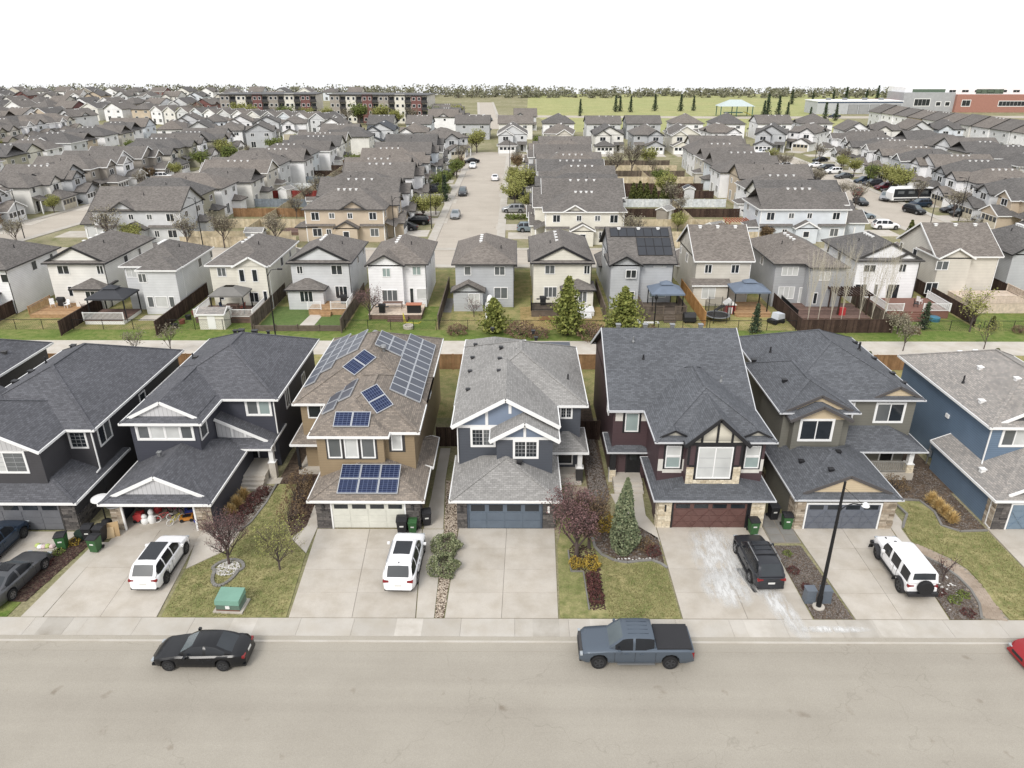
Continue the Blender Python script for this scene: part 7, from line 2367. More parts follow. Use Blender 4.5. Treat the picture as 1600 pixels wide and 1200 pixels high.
def vehicle(label, kind, x, y, rz, pm, cat='car', z=.055, rim=RIM_D, detail=2, group=None, glassm=None, name=None, roofm=None, k=1.0):
    s = KINDS[kind]
    L, hw, r, z0 = s['L'], s['hw'], s['r'], s['z0']
    g = glassm or GLASS_C
    t = thing(name or {'pickup': 'pickup_truck', 'van': 'van', 'jeep': 'off_roader', 'sedan': 'sedan_car'}.get(kind, 'suv_car'), label, cat, (x, y, z), rz, group)
    if k != 1:
        t.scale = (k, k, k)
    ox = -L / 2
    xs = {0, .03, L, L - .03}
    n = 16 if detail else 8
    xs |= {L * i / n for i in range(n + 1)}
    for w in s['wx']:
        R_ = r + .07
        xs = {v for v in xs if abs(v - w) > R_ + .05}
        xs |= {w - R_ - .001, w - R_ * .9, w - R_ * .55, w, w + R_ * .55, w + R_ * .9, w + R_ + .001}
    xs = sorted(xs)
    vs, fs = [], []
    for v in xs:
        lo = z0
        if v < .25 or v > L - .25:
            lo = z0 + .08
        for w in s['wx']:
            d = abs(v - w)
            if d <= r + .07:
                lo = max(z0, r + math.sqrt(max(0, (r + .07) ** 2 - d * d)))
        tp, wd = lerp_tab(s['top'], v), lerp_tab(s['wid'], v)
        lo = min(lo, tp - .12)
        sh = tp - .1
        ring = [(0, lo), (wd * .9, lo), (wd * .985, lo + min(.1, (sh - lo) * .3)), (wd, lo + (sh - lo) * .5), (wd * .985, sh), (wd * .9, tp - .02), (wd * .6, tp + .01), (0, tp + .025)]
        pts = ring + [(-a, b) for a, b in ring[-2:0:-1]]
        vs += [(v + ox, a, b) for a, b in pts]
    m_ = len(pts)
    for i in range(len(xs) - 1):
        for j in range(m_):
            fs.append((i * m_ + j, i * m_ + (j + 1) % m_, (i + 1) * m_ + (j + 1) % m_, (i + 1) * m_ + j))
    fs.append(tuple(range(m_)))
    fs.append(tuple((len(xs) - 1) * m_ + j for j in range(m_ - 1, -1, -1)))
    fs = [f[::-1] for f in fs]
    b = MB()
    b.add(vs, fs)
    body = b.build('body', pm, t, smooth=38)
    MB().box(ox + .25, ox + L - .25, -hw * .72, hw * .72, z0 - .06, .62).build('underbody', PLAST, t)
    # cabin: one smooth shell whose faces become painted roof and pillars or flush glass
    fb, rb, fr, rr, rz_, wb, wr = s['cab']
    zb = lerp_tab(s['top'], fb) - .03
    zb2 = lerp_tab(s['top'], min(rb, L - .2)) - .03
    ln = rb - fb
    sw = [(fb + a * ln, fb + b_ * ln) for a, b_ in s['side']]
    box_ = kind in ('jeep', 'van')
    cx = {fb, fb + .05, fr, fr + .3, (fr + rr) / 2, rr, rb - .04, rb} | {v for p in sw for v in p}
    cx |= {fb + (fr - fb) * f for f in (.3, .6, .85)} | {rr + (rb - rr) * f for f in (.3, .65)}
    cx |= {fr + .15, (fr * 3 + rr) / 4, (fr + rr * 3) / 4, rr - .2}
    cx = sorted(v for v in cx)
    cx = [v for i_, v in enumerate(cx) if i_ == 0 or v - cx[i_ - 1] > .012]
    roofline = [(fb, zb), (fr, rz_ - .065), (fr + .15, rz_ - .03), (fr + .35, rz_ - .01), ((fr + rr) / 2, rz_), (rr - .2, rz_ - .025), (rr, rz_ - .065), (rb, zb2)]

    def rl(v):
        for (a, va), (b_, vb) in zip(roofline, roofline[1:]):
            if v <= b_:
                return va + (vb - va) * (v - a) / (b_ - a)
        return zb2
    rings = []
    for v in cx:
        zt = rl(v)
        ze = zb + (zb2 - zb) * (v - fb) / ln
        f = max(0, min(1, (zt - ze) / max(.05, rz_ - ze)))
        e = min(1, min(v - fb, rb - v) / .5) if not box_ else 1
        w0 = wb * (.86 + .14 * e)
        w2 = w0 + (wr - w0) * f
        rings.append([(v + ox, w0, ze - .04), (v + ox, w0 + (w2 - w0) * .4, ze + (zt - ze) * .5), (v + ox, w2, ze + (zt - ze) * .9), (v + ox, w2 * .8, zt), (v + ox, 0, zt + .02 * f)])
    bins = {}

    def face(key, *p):
        bins.setdefault(key, MB()).poly(*p)
    for i in range(len(cx) - 1):
        a, b_ = rings[i], rings[i + 1]
        xm = (cx[i] + cx[i + 1]) / 2
        ws = next((k_ for k_, (u0, u1) in enumerate(sw) if u0 < xm < u1), None)
        for sy in (1, -1):
            fl = lambda p: (p[0], p[1] * sy, p[2])
            for j_ in range(4):
                q4 = [fl(a[j_]), fl(b_[j_]), fl(b_[j_ + 1]), fl(a[j_ + 1])]
                if sy < 0:
                    q4 = q4[::-1]
                key = 'cabin'
                if j_ < 2 and ws is not None:
                    key = ('side_window', ws, sy)
                elif j_ >= 2 and fb + .04 < xm < fr:
                    key = 'windshield' if j_ == 3 or xm > fb + .2 else 'cabin'
                    if j_ == 2:
                        key = 'cabin' if not box_ else 'cabin'
                elif j_ == 3 and xm > rr and not kind == 'van':
                    key = 'rear_window' if xm < rb - .03 else 'cabin'
                face(key, *q4)
    vv = {}
    for key, mb in bins.items():
        nm = key if isinstance(key, str) else key[0]
        mb.f = [f_[::-1] for f_ in mb.f]
        me = mb.weld().mesh(nm, (roofm or pm) if nm == 'cabin' else (GLASS_W if nm == 'windshield' else (GLASS_R if nm == 'rear_window' else g)))
        me.shade_smooth()
        me.set_sharp_from_angle(angle=R(50))
        put(nm, me, t)
    # wheels
    tm = MB().lathe([(r * .62, -.11), (r * .95, -.12), (r, -.08), (r, .08), (r * .95, .12), (r * .62, .11)], 18 if detail else 10).mesh('wheel', RUBBER, smooth=40)
    rmb = MB().lathe([(r * .64, .06), (r * .64, .115), (r * .56, .11), (r * .55, .08)], 14)
    for i in range(5):
        a = i * 2 * math.pi / 5
        rmb.bar((0, 0, .1), (r * .58 * math.cos(a), r * .58 * math.sin(a), .1), .09, .03)
    rmb.cyl((0, 0, .05), (0, 0, .12), r * .16, r * .14, 8)
    rme = rmb.mesh('rim', rim)
    for wx in s['wx']:
        for sy in (-1, 1):
            wo = put('wheel', tm, t, (wx + ox, sy * (lerp_tab(s['wid'], wx) - .1), r))
            wo.rotation_euler = (R(90) * (1 if sy < 0 else -1), 0, 0)
            put('rim', rme, wo)
    # lamps, grille, plate
    zh = lerp_tab(s['top'], .15) - .12
    wf, wr_ = lerp_tab(s['wid'], .12), lerp_tab(s['wid'], L - .1)
    for sy in (-1, 1):
        MB().box(ox + .03, ox + .16, min(sy * wf * .66, sy * wf * .99), max(sy * wf * .66, sy * wf * .99), zh - .045, zh + .04).build('headlight', HEADL_, t)
        MB().box(ox + L - .16, ox + L - .012, min(sy * wr_ * (.6 if kind != 'pickup' else .84), sy * wr_ * .99), max(sy * wr_ * (.6 if kind != 'pickup' else .84), sy * wr_ * .99), zb2 - (.26 if kind != 'pickup' else .5), zb2 - .12).build('taillight', TAILL, t)
    MB().box(ox - .012, ox + .05, -wf * .5, wf * .5, z0 + .2, zh + .0).build('grille', PLAST, t)
    MB().box(ox + L - .04, ox + L + .015, -.2, .2, .62 if kind != 'sedan' else .7, .74 if kind != 'sedan' else .82).build('number_plate', PLATE, t)
    if detail:
        for sy in (-1, 1):
            yo = sy * (hw + .06)
            MB().box(fb + .42 + ox, fb + .56 + ox, min(yo, yo + sy * .16), max(yo, yo + sy * .16), zb + .04, zb + .17).build('mirror', pm, t)
            seams = MB()
            for dx in ([fb + .25, (fb + rb) / 2 - .1, min(rb - .5, s['wx'][1] - r - .12)] if kind != 'pickup' else [fb + .3, 2.85, 3.9]):
                hwx = lerp_tab(s['wid'], dx)
                seams.box(dx + ox - .008, dx + ox + .008, min(sy * hwx * .96, sy * (hwx + .004)), max(sy * hwx * .96, sy * (hwx + .004)), z0 + .16, zb - .1)
            seams.build('door_seam', PLAST, t)
            for dx in ((fb + rb) / 2 - .32, min(rb - .75, s['wx'][1] - r - .3)):
                hwx = lerp_tab(s['wid'], dx)
                MB().box(dx + ox - .1, dx + ox + .1, min(sy * hwx * .97, sy * (hwx + .03)), max(sy * hwx * .97, sy * (hwx + .03)), zb - .2, zb - .165).build('door_handle', roofm or pm, t)
        MB().box(ox + .01, ox + .3, -hw * .8, hw * .8, z0 + .02, z0 + .14).build('front_bumper', PLAST if kind != 'sedan' else pm, t)
        MB().box(ox + L - .3, ox + L - .005, -hw * .82, hw * .82, z0 + .02, z0 + .16).build('rear_bumper', PLAST if kind != 'sedan' else pm, t)
        if kind in ('suv', 'bigsuv', 'jeep'):
            for sy in (-1, 1):
                m = MB()
                a0, a1 = s['wx'][0] + r + .1, s['wx'][1] - r - .1
                m.box(a0 + ox, a1 + ox, min(sy * hw * .93, sy * (hw + .012)), max(sy * hw * .93, sy * (hw + .012)), z0 - .02, z0 + .13)
                m.build('sill_cladding', PLAST, t)
    return t


HEADL_ = plain('clear_lens', P(176, 184, 190), .1, 0, 0)
GLASS_C = glass('car_glass', P(36, 40, 46), .2, .4)
GLASS_W = glass('windshield_glass', P(104, 116, 122), .22, .5)  # paler than the side glass: sky reflection painted into the base colour
GLASS_R = glass('rear_glass', P(62, 67, 72), .3, .3)  # base colour also lightened to stand in for reflected sky
GLASS_S = glass('sky_tint_glass', P(150, 166, 174), .08)
PT = dict(black=paint('black_paint', P(18, 20, 25), 0, .3), white=paint('white_paint', P(246, 246, 248, .88)), slate=paint('slate_blue_paint', P(92, 104, 118), .3, .35), grey=paint('grey_paint', P(96, 98, 102), .5, .3), silver=paint('silver_paint', P(180, 182, 184), .6, .3), red=paint('red_paint', P(178, 34, 40), .2, .28), navy=paint('navy_paint', P(44, 62, 84), .3, .28), dkgrey=paint('dark_grey_paint', P(56, 58, 64), .3, .28), maroon=paint('maroon_paint', P(112, 34, 48), .2), paleblue=paint('pale_blue_paint', P(138, 154, 164), .4))

zst = -.125
vehicle('black sedan parked on the near street facing left', 'sedan', -16.35, 29.5, 0, PT['black'], z=zst, rim=RIM_D, glassm=None)
tk = vehicle('blue-grey crew cab pickup with black bed cover parked on the near street', 'pickup', 6.3, 29.85, 0, PT['slate'], 'pickup truck', zst, RIM_D)
o = -5.9 / 2
MB().box(3.98 + o, 5.78 + o, -.9, .9, 1.22, 1.31).build('bed_cover', PLAST, tk)
MB().box(1.95 + o, 3.9 + o, -1.09, -.99, .36, .42).build('running_board', STEEL, tk)
MB().box(1.95 + o, 3.9 + o, .99, 1.09, .36, .42).build('running_board', STEEL, tk)
MB().box(.02 + o, .16 + o, -.7, .7, .62, 1.0).build('grille_frame', DTRIM, tk)
for i in range(0):
    MB().box(.5 + o, 1.4 + o, -.5 + i * .48, -.46 + i * .48, 1.19 + .0, 1.235).build('hood_crease', PT['slate'], tk)
for i in range(4):
    MB().bar((2.5 + o, -.45 + i * .3, 1.91), (3.55 + o, -.45 + i * .3, 1.91), .03, .02).build('roof_rib', PT['slate'], tk)
MB().box(5.9 + o, 5.93 + o, -.18, .18, .75, .9).build('tailgate_handle', PLAST, tk)
k1 = vehicle('white crossover with black panoramic roof on the open-garage driveway', 'suv', -21.75, 36.75, R(-90), PT['white'], rim=RIM_D)
MB().add([(-.3, -.52, 1.737), (1.4, -.52, 1.737), (1.4, .52, 1.737), (-.3, .52, 1.737), (-.3, -.52, 1.66), (1.4, -.52, 1.66), (1.4, .52, 1.66), (-.3, .52, 1.66)], [(0, 1, 2, 3), (4, 7, 6, 5), (0, 4, 5, 1), (1, 5, 6, 2), (2, 6, 7, 3), (3, 7, 4, 0)]).build('panoramic_roof', GLASS_C, k1)
v1 = vehicle('white three-row SUV on the solar house driveway', 'bigsuv', -6.75, 36.85, R(-91.5), PT['white'], rim=RIM_S)
MB().box(-.25, 1.0, -.5, .5, 1.74, 1.816).build('sunroof', GLASS_C, v1)
for sy in (-.74, .74):
    MB().bar((-.3, sy, 1.8), (1.8, sy, 1.8), .04, .04).build('roof_rail', STEEL, v1)
MB().bar((1.75, 0, 1.78), (1.9, 0, 1.84), .04, .06).build('antenna_fin', PT['black'], v1)
e1 = vehicle('dark grey crossover with roof rails on the chalky driveway', 'suv', 14.95, 37.0, R(-88), PT['dkgrey'], rim=RIM_S)
MB().box(-.3, .55, -.48, .48, 1.66, 1.737).build('sunroof', GLASS_C, e1)
for sy in (-.68, .68):
    MB().bar((-.25, sy, 1.72), (1.6, sy, 1.72), .04, .04).build('roof_rail', STEEL, e1)
for i in range(2):
    MB().bar((.1 + i * .9, -.68, 1.74), (.1 + i * .9, .68, 1.74), .06, .04).build('cross_bar', BLACK, e1)
j1 = vehicle('white boxy off-roader with rear spare wheel on the right driveway', 'jeep', 23.45, 36.35, R(-90), PT['white'], 'off-roader', rim=RIM_D, k=1.06)
jo = -4.55 / 2
for sy in (-1, 1):
    for wx in (.8, 3.75):
        m = MB()
        arc = [(wx + jo + (.56) * math.cos(a), .43 + .52 * math.sin(a)) for a in [math.pi * i / 8 for i in range(9)]]
        for (xa, za), (xb, zb_) in zip(arc, arc[1:]):
            m.bar((xa, sy * .86, za), (xb, sy * .86, zb_), .22, .07, up=(0, 1, 0)) if False else m.add([(xa, sy * .7, za), (xb, sy * .7, zb_), (xb, sy * .98, zb_), (xa, sy * .98, za), (xa, sy * .7, za - .05), (xb, sy * .7, zb_ - .05), (xb, sy * .98, zb_ - .05), (xa, sy * .98, za - .05)], [(0, 1, 2, 3), (7, 6, 5, 4), (3, 2, 6, 7), (0, 4, 5, 1)])
        m.build('fender_flare', PLAST, j1)
tmj = MB().lathe([(.26, -.13), (.4, -.13), (.43, -.08), (.43, .08), (.4, .13), (.26, .13)], 18).mesh('spare_wheel', RUBBER, smooth=40)
so = put('spare_wheel', tmj, j1, (4.7 + jo, .05, 1.02))
so.rotation_euler = (0, R(90), 0)
put('rim', MB().lathe([(.27, .05), (.27, .12), (.1, .1), (.02, .13)], 12).mesh('rim', RIM_D), so)
MB().box(4.5 + jo, 4.78 + jo, -.8, .8, .48, .66).build('rear_bumper_bar', PLAST, j1)
MB().box(-.1 + jo, .12 + jo, -.75, .75, .5, .68).build('front_bumper_bar', PLAST, j1)
MB().box(.35 + jo, .5 + jo, -.2, -.12, 1.17, 1.2).build('hood_latch', BLACK, j1)
MB().box(.75 + jo, .9 + jo, .15, .3, 1.19, 1.22).build('hood_vent', BLACK, j1)
vehicle('red sports car cut off at the right edge of the near street', 'sedan', 28.7, 29.6, R(4), PT['red'], z=zst, rim=RIM_D)
a1 = vehicle('dark grey sedan with black sunroof on the far left driveway', 'sedan', -29.9, 35.2, R(-95), PT['grey'], rim=RIM_S)
MB().box(-.05, .6, -.38, .38, 1.4, 1.475).build('sunroof', GLASS_C, a1)
vehicle('dark blue SUV nose cut off at the left edge, by the closed grey garage', 'suv', -33.1, 38.4, R(-92), PT['navy'])

# cars in the far streets
FC = 'cars in the far streets'
for kind, x, y, rz, c, d in (('sedan', -11.7, 144, 90, 'silver', 'silver car parked at the left kerb of the straight street, nearest us'), ('suv', -11.9, 169, 90, 'grey', 'grey car parked at the left kerb of the straight street, second from us'), ('sedan', -12.0, 213, 90, 'white', 'white car parked at the left kerb of the straight street, farthest from us'), ('sedan', -5.2, 191, -90, 'white', 'white car parked at the right kerb of the straight street'),
                             ('suv', -18.4, 137.6, 0, 'black', 'black SUV on the first driveway left of the straight street'), ('sedan', -18.6, 139.9, 0, 'maroon', 'maroon car behind the black SUV left of the straight street'), ('sedan', -20.0, 132.5, 0, 'dkgrey', 'dark green-grey car beside the tan corner house'), ('pickup', -18.4, 171.5, 180, 'dkgrey', 'dark pickup on a driveway left of the straight street'), ('suv', -18.2, 197, 0, 'black', 'black SUV on a distant driveway left of the straight street'), ('sedan', -17.0, 217, 0, 'white', 'white car near the head of the straight street'), ('sedan', -13.0, 222.5, 20, 'black', 'black car at the bulb of the straight street'),
                             ('suv', 2.6, 131.5, 180, 'paleblue', 'pale blue crossover beside the cream corner house'), ('pickup', 1.4, 164.5, 0, 'black', 'black pickup on a driveway right of the straight street'), ('van', 4.6, 224, 0, 'white', 'white van on a driveway near the head of the straight street'), ('sedan', 4.6, 205, 0, 'black', 'black car right of the straight street beyond the green tree'),
                             ('suv', -95, 153.5, 180, 'black', 'black SUV on a left edge driveway of the west street, nearer one'), ('suv', -94, 158.3, 180, 'dkgrey', 'dark SUV on a left edge driveway of the west street, farther one'), ('sedan', -92.5, 164.5, 180, 'black', 'black car left of the west street'), ('sedan', -92, 175, 180, 'paleblue', 'pale blue car left of the west street'), ('sedan', -91, 186, 200, 'silver', 'silver car left of the west street'), ('suv', -89.5, 192, 200, 'white', 'white car left of the west street'), ('suv', -74.5, 205, 0, 'white', 'white SUV on a driveway right of the west street'), ('van', -73.5, 212, 0, 'white', 'white van on a driveway right of the west street'),
                             ('sedan', 77.5, 170, 60, 'red', 'red car on the east street'), ('suv', 80.5, 163.5, 60, 'silver', 'silver SUV behind the red car on the east street'), ('suv', 79.5, 148.5, 110, 'black', 'black SUV on the bend of the east street'), ('suv', 84.0, 155.2, 10, 'navy', 'dark blue SUV before the parked trailer'), ('pickup', 88.6, 139.0, 8, 'silver', 'silver pickup on a right-hand driveway of the east street'), ('suv', 67.2, 134.0, 178, 'white', 'white SUV on the driveway of the pale blue-grey corner house'), ('sedan', 67.0, 143.5, 178, 'paleblue', 'grey-blue car left of the east street'),
                             ('suv', 86, 182, 10, 'dkgrey', 'dark SUV right of the east street, first of a pair'), ('suv', 85.6, 186, 10, 'navy', 'navy SUV right of the east street, second of a pair'), ('sedan', 84.0, 194, 10, 'grey', 'grey car on a driveway right of the east street'), ('suv', 84.4, 202, 10, 'white', 'white SUV on a driveway right of the east street'), ('sedan', 75.4, 214, 0, 'white', 'white car left of the head of the east street'), ('sedan', 84, 214, 10, 'white', 'white car right of the head of the east street'), ('suv', 78, 243, 30, 'white', 'white SUV at the head of the east street'), ('sedan', 90, 226, 20, 'black', 'black car at the head of the east street'), ('suv', 87.5, 145.5, 5, 'black', 'black SUV beside the silver pickup right of the east street'), ('sedan', 87.8, 149.8, 8, 'dkgrey', 'dark grey car right of the east street, between pickup and trailer'), ('pickup', 86.0, 170.5, 8, 'black', 'black pickup right of the trailer on the east street'), ('suv', 86.4, 176.5, 8, 'maroon', 'maroon SUV on a driveway right of the east street'), ('sedan', 72.9, 158, 92, 'black', 'black car at the left kerb of the east street, nearer one'), ('sedan', 73.8, 186, 92, 'grey', 'grey car at the left kerb of the east street, farther one'), ('suv', 84.8, 208, 8, 'dkgrey', 'dark SUV on a distant driveway right of the east street'), ('suv', -92.5, 169.5, 180, 'navy', 'navy SUV left of the west street'), ('suv', -.4, 149, 0, 'silver', 'silver SUV on a driveway right of the straight street'), ('pickup', 160, 393, 0, 'navy', 'dark pickup on the avenue before the fire hall'), ('suv', 186, 396, 0, 'white', 'white SUV on the avenue before the fire hall'), ('sedan', -12, 372, 90, 'black', 'black car on the far lane'), ('sedan', -16, 392, 90, 'white', 'white car on the far lane')):
    vehicle(d, kind, x, y, R(rz), PT[c], 'pickup truck' if kind == 'pickup' else ('van' if kind == 'van' else 'car'), .06, RIM_S, 0, FC)

# travel trailer on the east street
t = thing('travel_trailer', 'black and white travel trailer parked beside the east street', 'trailer', (84.6, 161.2, 0), R(6))
TB = plain('trailer_black', P(44, 48, 52), .3)
m = MB().prism([(-4.6, -1.25, .6), (4.3, -1.25, .6), (4.4, -1.25, 3.1), (-3.8, -1.25, 3.1), (-4.7, -1.25, 2.1)], (0, 2.5, 0))
m.build('trailer_body', WHITE, t)
MB().box(-4.4, 4.2, -1.29, -1.25, 1.25, 2.95).build('dark_side_band', TB, t)
MB().box(-4.2, 4.2, -1.3, -1.25, .7, 1.0).build('lower_stripe', TB, t)
for a, b_ in ((-3.6, -2.2), (-1.2, .2), (1.6, 3.2)):
    MB().box(a, b_, -1.31, -1.28, 1.95, 2.5).build('trailer_window', GLASS2, t)
for xx in (-.3, .7):
    for sy in (-1.15, 1.15):
        MB().cyl((xx, sy - .1, .38), (xx, sy + .1, .38), .38, .38, 12).build('wheel', RUBBER, t)
for xx in (-2.5, 0, 2):
    MB().box(xx - .5, xx + .5, -.4, .4, 3.1, 3.35).build('roof_unit', WHITE, t)
MB().bar((-4.5, 0, .7), (-5.8, 0, .6), .12, .12).build('tow_bar', METAL_B, t)
MB().prism([(-4.75, -1.0, .62), (-4.75, 1.0, .62), (-6.0, 0, .62)], (0, 0, .1)).build('tongue_plate', METAL_B, t)

# ---------------------------------------------------------------- street furniture and things by the garages
t = thing('street_lamp', 'tall black street lamp with curved arm on the gravel bed', 'street lamp', (17.42, 33.4, 0))
MB().cyl((0, 0, -.1), (0, 0, .14), .34, .34, 10).build('concrete_base', CONC2, t)
MB().cyl((0, 0, .14), (0, 0, 8.45), .12, .065, 12).cyl((0, 0, .14), (0, 0, .9), .15, .14, 12).build('pole', METAL_B, t, smooth=40)
arm = [(0, 0, 6.35)] + [(.95 * (1 - math.cos(a)) , -.0, 6.35 + .75 * math.sin(a)) for a in [i * .16 for i in range(1, 9)]]
m = MB().tube(arm + [(1.2, 0, 7.0)], .03, 6)
m.build('lamp_arm', METAL_B, t)
MB().bar((0, 0, 8.1), (1.15, 0, 7.05), .02, .02).build('tie_rod', METAL_B, t)
MB().lathe([(.02, .2), (.1, .16), (.2, .04), (.22, -.03), (.12, -.09), (.02, -.1)], 12, (1.35, 0, 6.95)).build('lamp_head', WHITE, t, smooth=40)
for i, (x, y) in enumerate(((17.05, 33.95), (17.95, 33.95))):
    t = thing('utility_box', 'small ribbed grey-blue utility box %s of the lamp foot' % ('left', 'right')[i], 'utility box', (x, y, .04))
    gb = plain('utility_grey', P(104, 114, 126), .5)
    MB().prism([(-.3, -.27, 0), (.3, -.27, 0), (.26, -.27, .85), (-.26, -.27, .85)], (0, .5, 0)).build('box_body', gb, t)
    MB().box(-.3, .3, -.3, .27, .85, .93).build('lid', gb, t)
    for k in range(5):
        MB().box(-.26, .26, -.29, -.27, .12 + k * .14, .17 + k * .14).build('rib', gb, t)
t = thing('transformer_box', 'mint green transformer box on a concrete pad in the patchy lawn', 'transformer', (-16.25, 33.3, .03), R(-3))
mint = plain('mint_paint', P(120, 168, 148), .5)
MB().box(-.85, .85, -.62, .62, 0, .12).build('concrete_pad', CONC2, t)
MB().box(-.68, .68, -.5, .5, .12, .55).build('lower_body', plain('green_grey_paint', P(104, 130, 116), .5), t)
MB().prism([(-.7, -.56, .56), (-.7, .52, .62), (-.7, .52, .98), (-.7, -.5, .84)], (1.4, 0, 0)).build('lid', mint, t)
MB().box(-.12, .12, -.53, -.5, .28, .48).build('warning_label', WHITE, t)
MB().box(-.68, .68, -.515, -.5, .13, .2).build('base_strip', plain('rust_strip', P(130, 84, 66), .8), t)


def bin_(label, x, y, rz, mat, lid, z=.055, s=1):
    t = thing('wheelie_bin', label, 'bin', (x, y, z), rz, 'wheelie bins by the garages')
    t.scale = (s, s, s)
    m = MB()
    m.add([(-.24, -.28, .05), (.24, -.28, .05), (.24, .25, .05), (-.24, .25, .05), (-.3, -.36, 1.0), (.3, -.36, 1.0), (.3, .32, 1.0), (-.3, .32, 1.0)], [(0, 3, 2, 1), (4, 5, 6, 7), (0, 1, 5, 4), (1, 2, 6, 5), (2, 3, 7, 6), (3, 0, 4, 7)])
    m.build('bin_body', mat, t)
    MB().prism([(-.32, -.4, 1.0), (-.32, .34, 1.0), (-.32, .34, 1.06), (-.32, 0, 1.12), (-.32, -.4, 1.05)], (.64, 0, 0)).build('lid', lid, t)
    for sx in (-.27, .27):
        MB().cyl((sx - .03, .3, .12), (sx + .03, .3, .12), .12, .12, 10).build('wheel', RUBBER, t)
    MB().box(-.12, .12, -.335, -.32, .6, .72).build('bin_sticker', PLATE, t)
    MB().bar((-.28, .4, 1.0), (.28, .4, 1.0), .04, .04).build('handle', lid, t)


bin_('green bin on the far left driveway beside the mulch strip', -29.0, 38.75, .2, GREENP, PLAST)
bin_('green bin with black lid beside the open-garage driveway', -26.75, 38.5, -.1, GREENP, PLAST)
bin_('black bin behind the green one at the open garage, left of the pair', -27.75, 39.65, .1, PLAST, PLAST)
bin_('black bin behind the green one at the open garage, right of the pair', -26.95, 39.6, -.1, PLAST, PLAST)
bin_('black bin at the right of the cream garage door', -7.45, 40.5, .05, PLAST, PLAST, s=1.1)
bin_('small green bin beside the black one at the cream garage', -6.75, 40.55, 0, GREENP, GREENP, s=.9)
bin_('black bin tucked behind the corner of the cream garage', -5.95, 41.5, .2, PLAST, PLAST)
bin_('green bin with black lid right of the dark red garage door', 15.75, 40.6, .05, GREENP, PLAST)
bin_('green bin beside the stepping stones at the olive house', 18.15, 41.2, -.05, GREENP, PLAST)
bin_('black bin behind the stepping stones at the olive house', 17.6, 42.3, .1, PLAST, PLAST)
t = thing('storage_tub', 'dark green oval tub on the far left driveway', 'tub', (-28.35, 39.9, .05))
MB().lathe([(.42, 0), (.5, .35), (.5, .42), (.42, .42)], 14).build('tub_body', plain('dark_green_plastic', P(44, 66, 54), .5), t)
t = thing('paper_bags', 'pile of pale plastic bags on the far left driveway', 'bags', (-30.1, 38.9, .06))
q = random.Random(4)
for i in range(6):
    m = MB().lathe([(.12, 0), (.2, .1), (.14, .2), (.04, .24)], 7, (q.uniform(-.7, .7), q.uniform(-.25, .25), 0))
    m.build('bag', (WHITE, plain('pink_bag', P(226, 200, 200), .7), plain('lime_bag', P(196, 214, 120), .7))[i % 3], t)
for i, (x, y, d) in enumerate(((-27.4, 41.6, 'left'), (-26.1, 41.0, 'right'))):
    t = thing('basketball_hoop' if i == 0 else 'patio_heater', ('white-backed basketball hoop folded between the left houses', 'round steel dish top standing left of the open garage')[i], ('basketball hoop', 'heater')[i], (x - .3, y, 0))
    MB().cyl((0, 0, 0), (0, 0, 1.9), .05, .05, 8).build('pole', METAL_B, t)
    MB().lathe([(.6, 1.9), (.58, 1.98), (.3, 2.06), (.05, 2.1)], 16).build('top', (WHITE, STEEL)[i], t, smooth=40)
    MB().lathe([(.35, 0), (.3, .2), (.1, .3)], 12).build('base', PLAST, t)
t = thing('cardboard_box', 'flattened cardboard box leaning by the open garage pier', 'box', (-26.4, 40.0, .05), .3)
MB().prism([(-.4, -.1, 0), (.4, -.1, 0), (.4, .1, 1.0), (-.4, .1, .95)], (0, .08, 0)).build('panel', plain('cardboard', P(196, 164, 118), .9), t)
MB().prism([(-.5, -.2, 0), (.1, -.2, 0), (.1, 0, .7), (-.5, 0, .75)], (0, .06, 0)).build('flap', plain('cardboard_light', P(214, 186, 142), .9), t)

# clutter inside the open garage
def bicycle(label, x, y, rz, mat, s=1.0):
    t = thing('bicycle', label, 'bicycle', (x, y, .06), rz, 'bicycles in the open garage')
    t.scale = (s, s, s)
    wm_ = MB()
    n = 16
    for i in range(n):
        a, b = 2 * math.pi * i / n, 2 * math.pi * (i + 1) / n
        wm_.bar((.3 * math.cos(a), 0, .3 * math.sin(a)), (.3 * math.cos(b), 0, .3 * math.sin(b)), .04, .04, up=(0, 1, 0))
    me = wm_.mesh('wheel', WHITE if s < 1 else RUBBER)
    for dx in (-.5, .5):
        put('wheel', me, t, (dx, 0, .32))
    MB().tube([(-.5, 0, .32), (-.15, 0, .75), (.38, 0, .78), (-.05, 0, .35), (-.15, 0, .75)], .025).tube([(-.05, 0, .35), (-.5, 0, .32)], .02).tube([(.38, 0, .85), (.5, 0, .32)], .025).build('frame', mat, t)
    MB().box(-.28, -.05, -.06, .06, .85, .9).build('saddle', BLACK, t)
    MB().tube([(.36, -.25, .95), (.38, 0, .88), (.36, .25, .95)], .02).build('handlebar', BLACK, t)


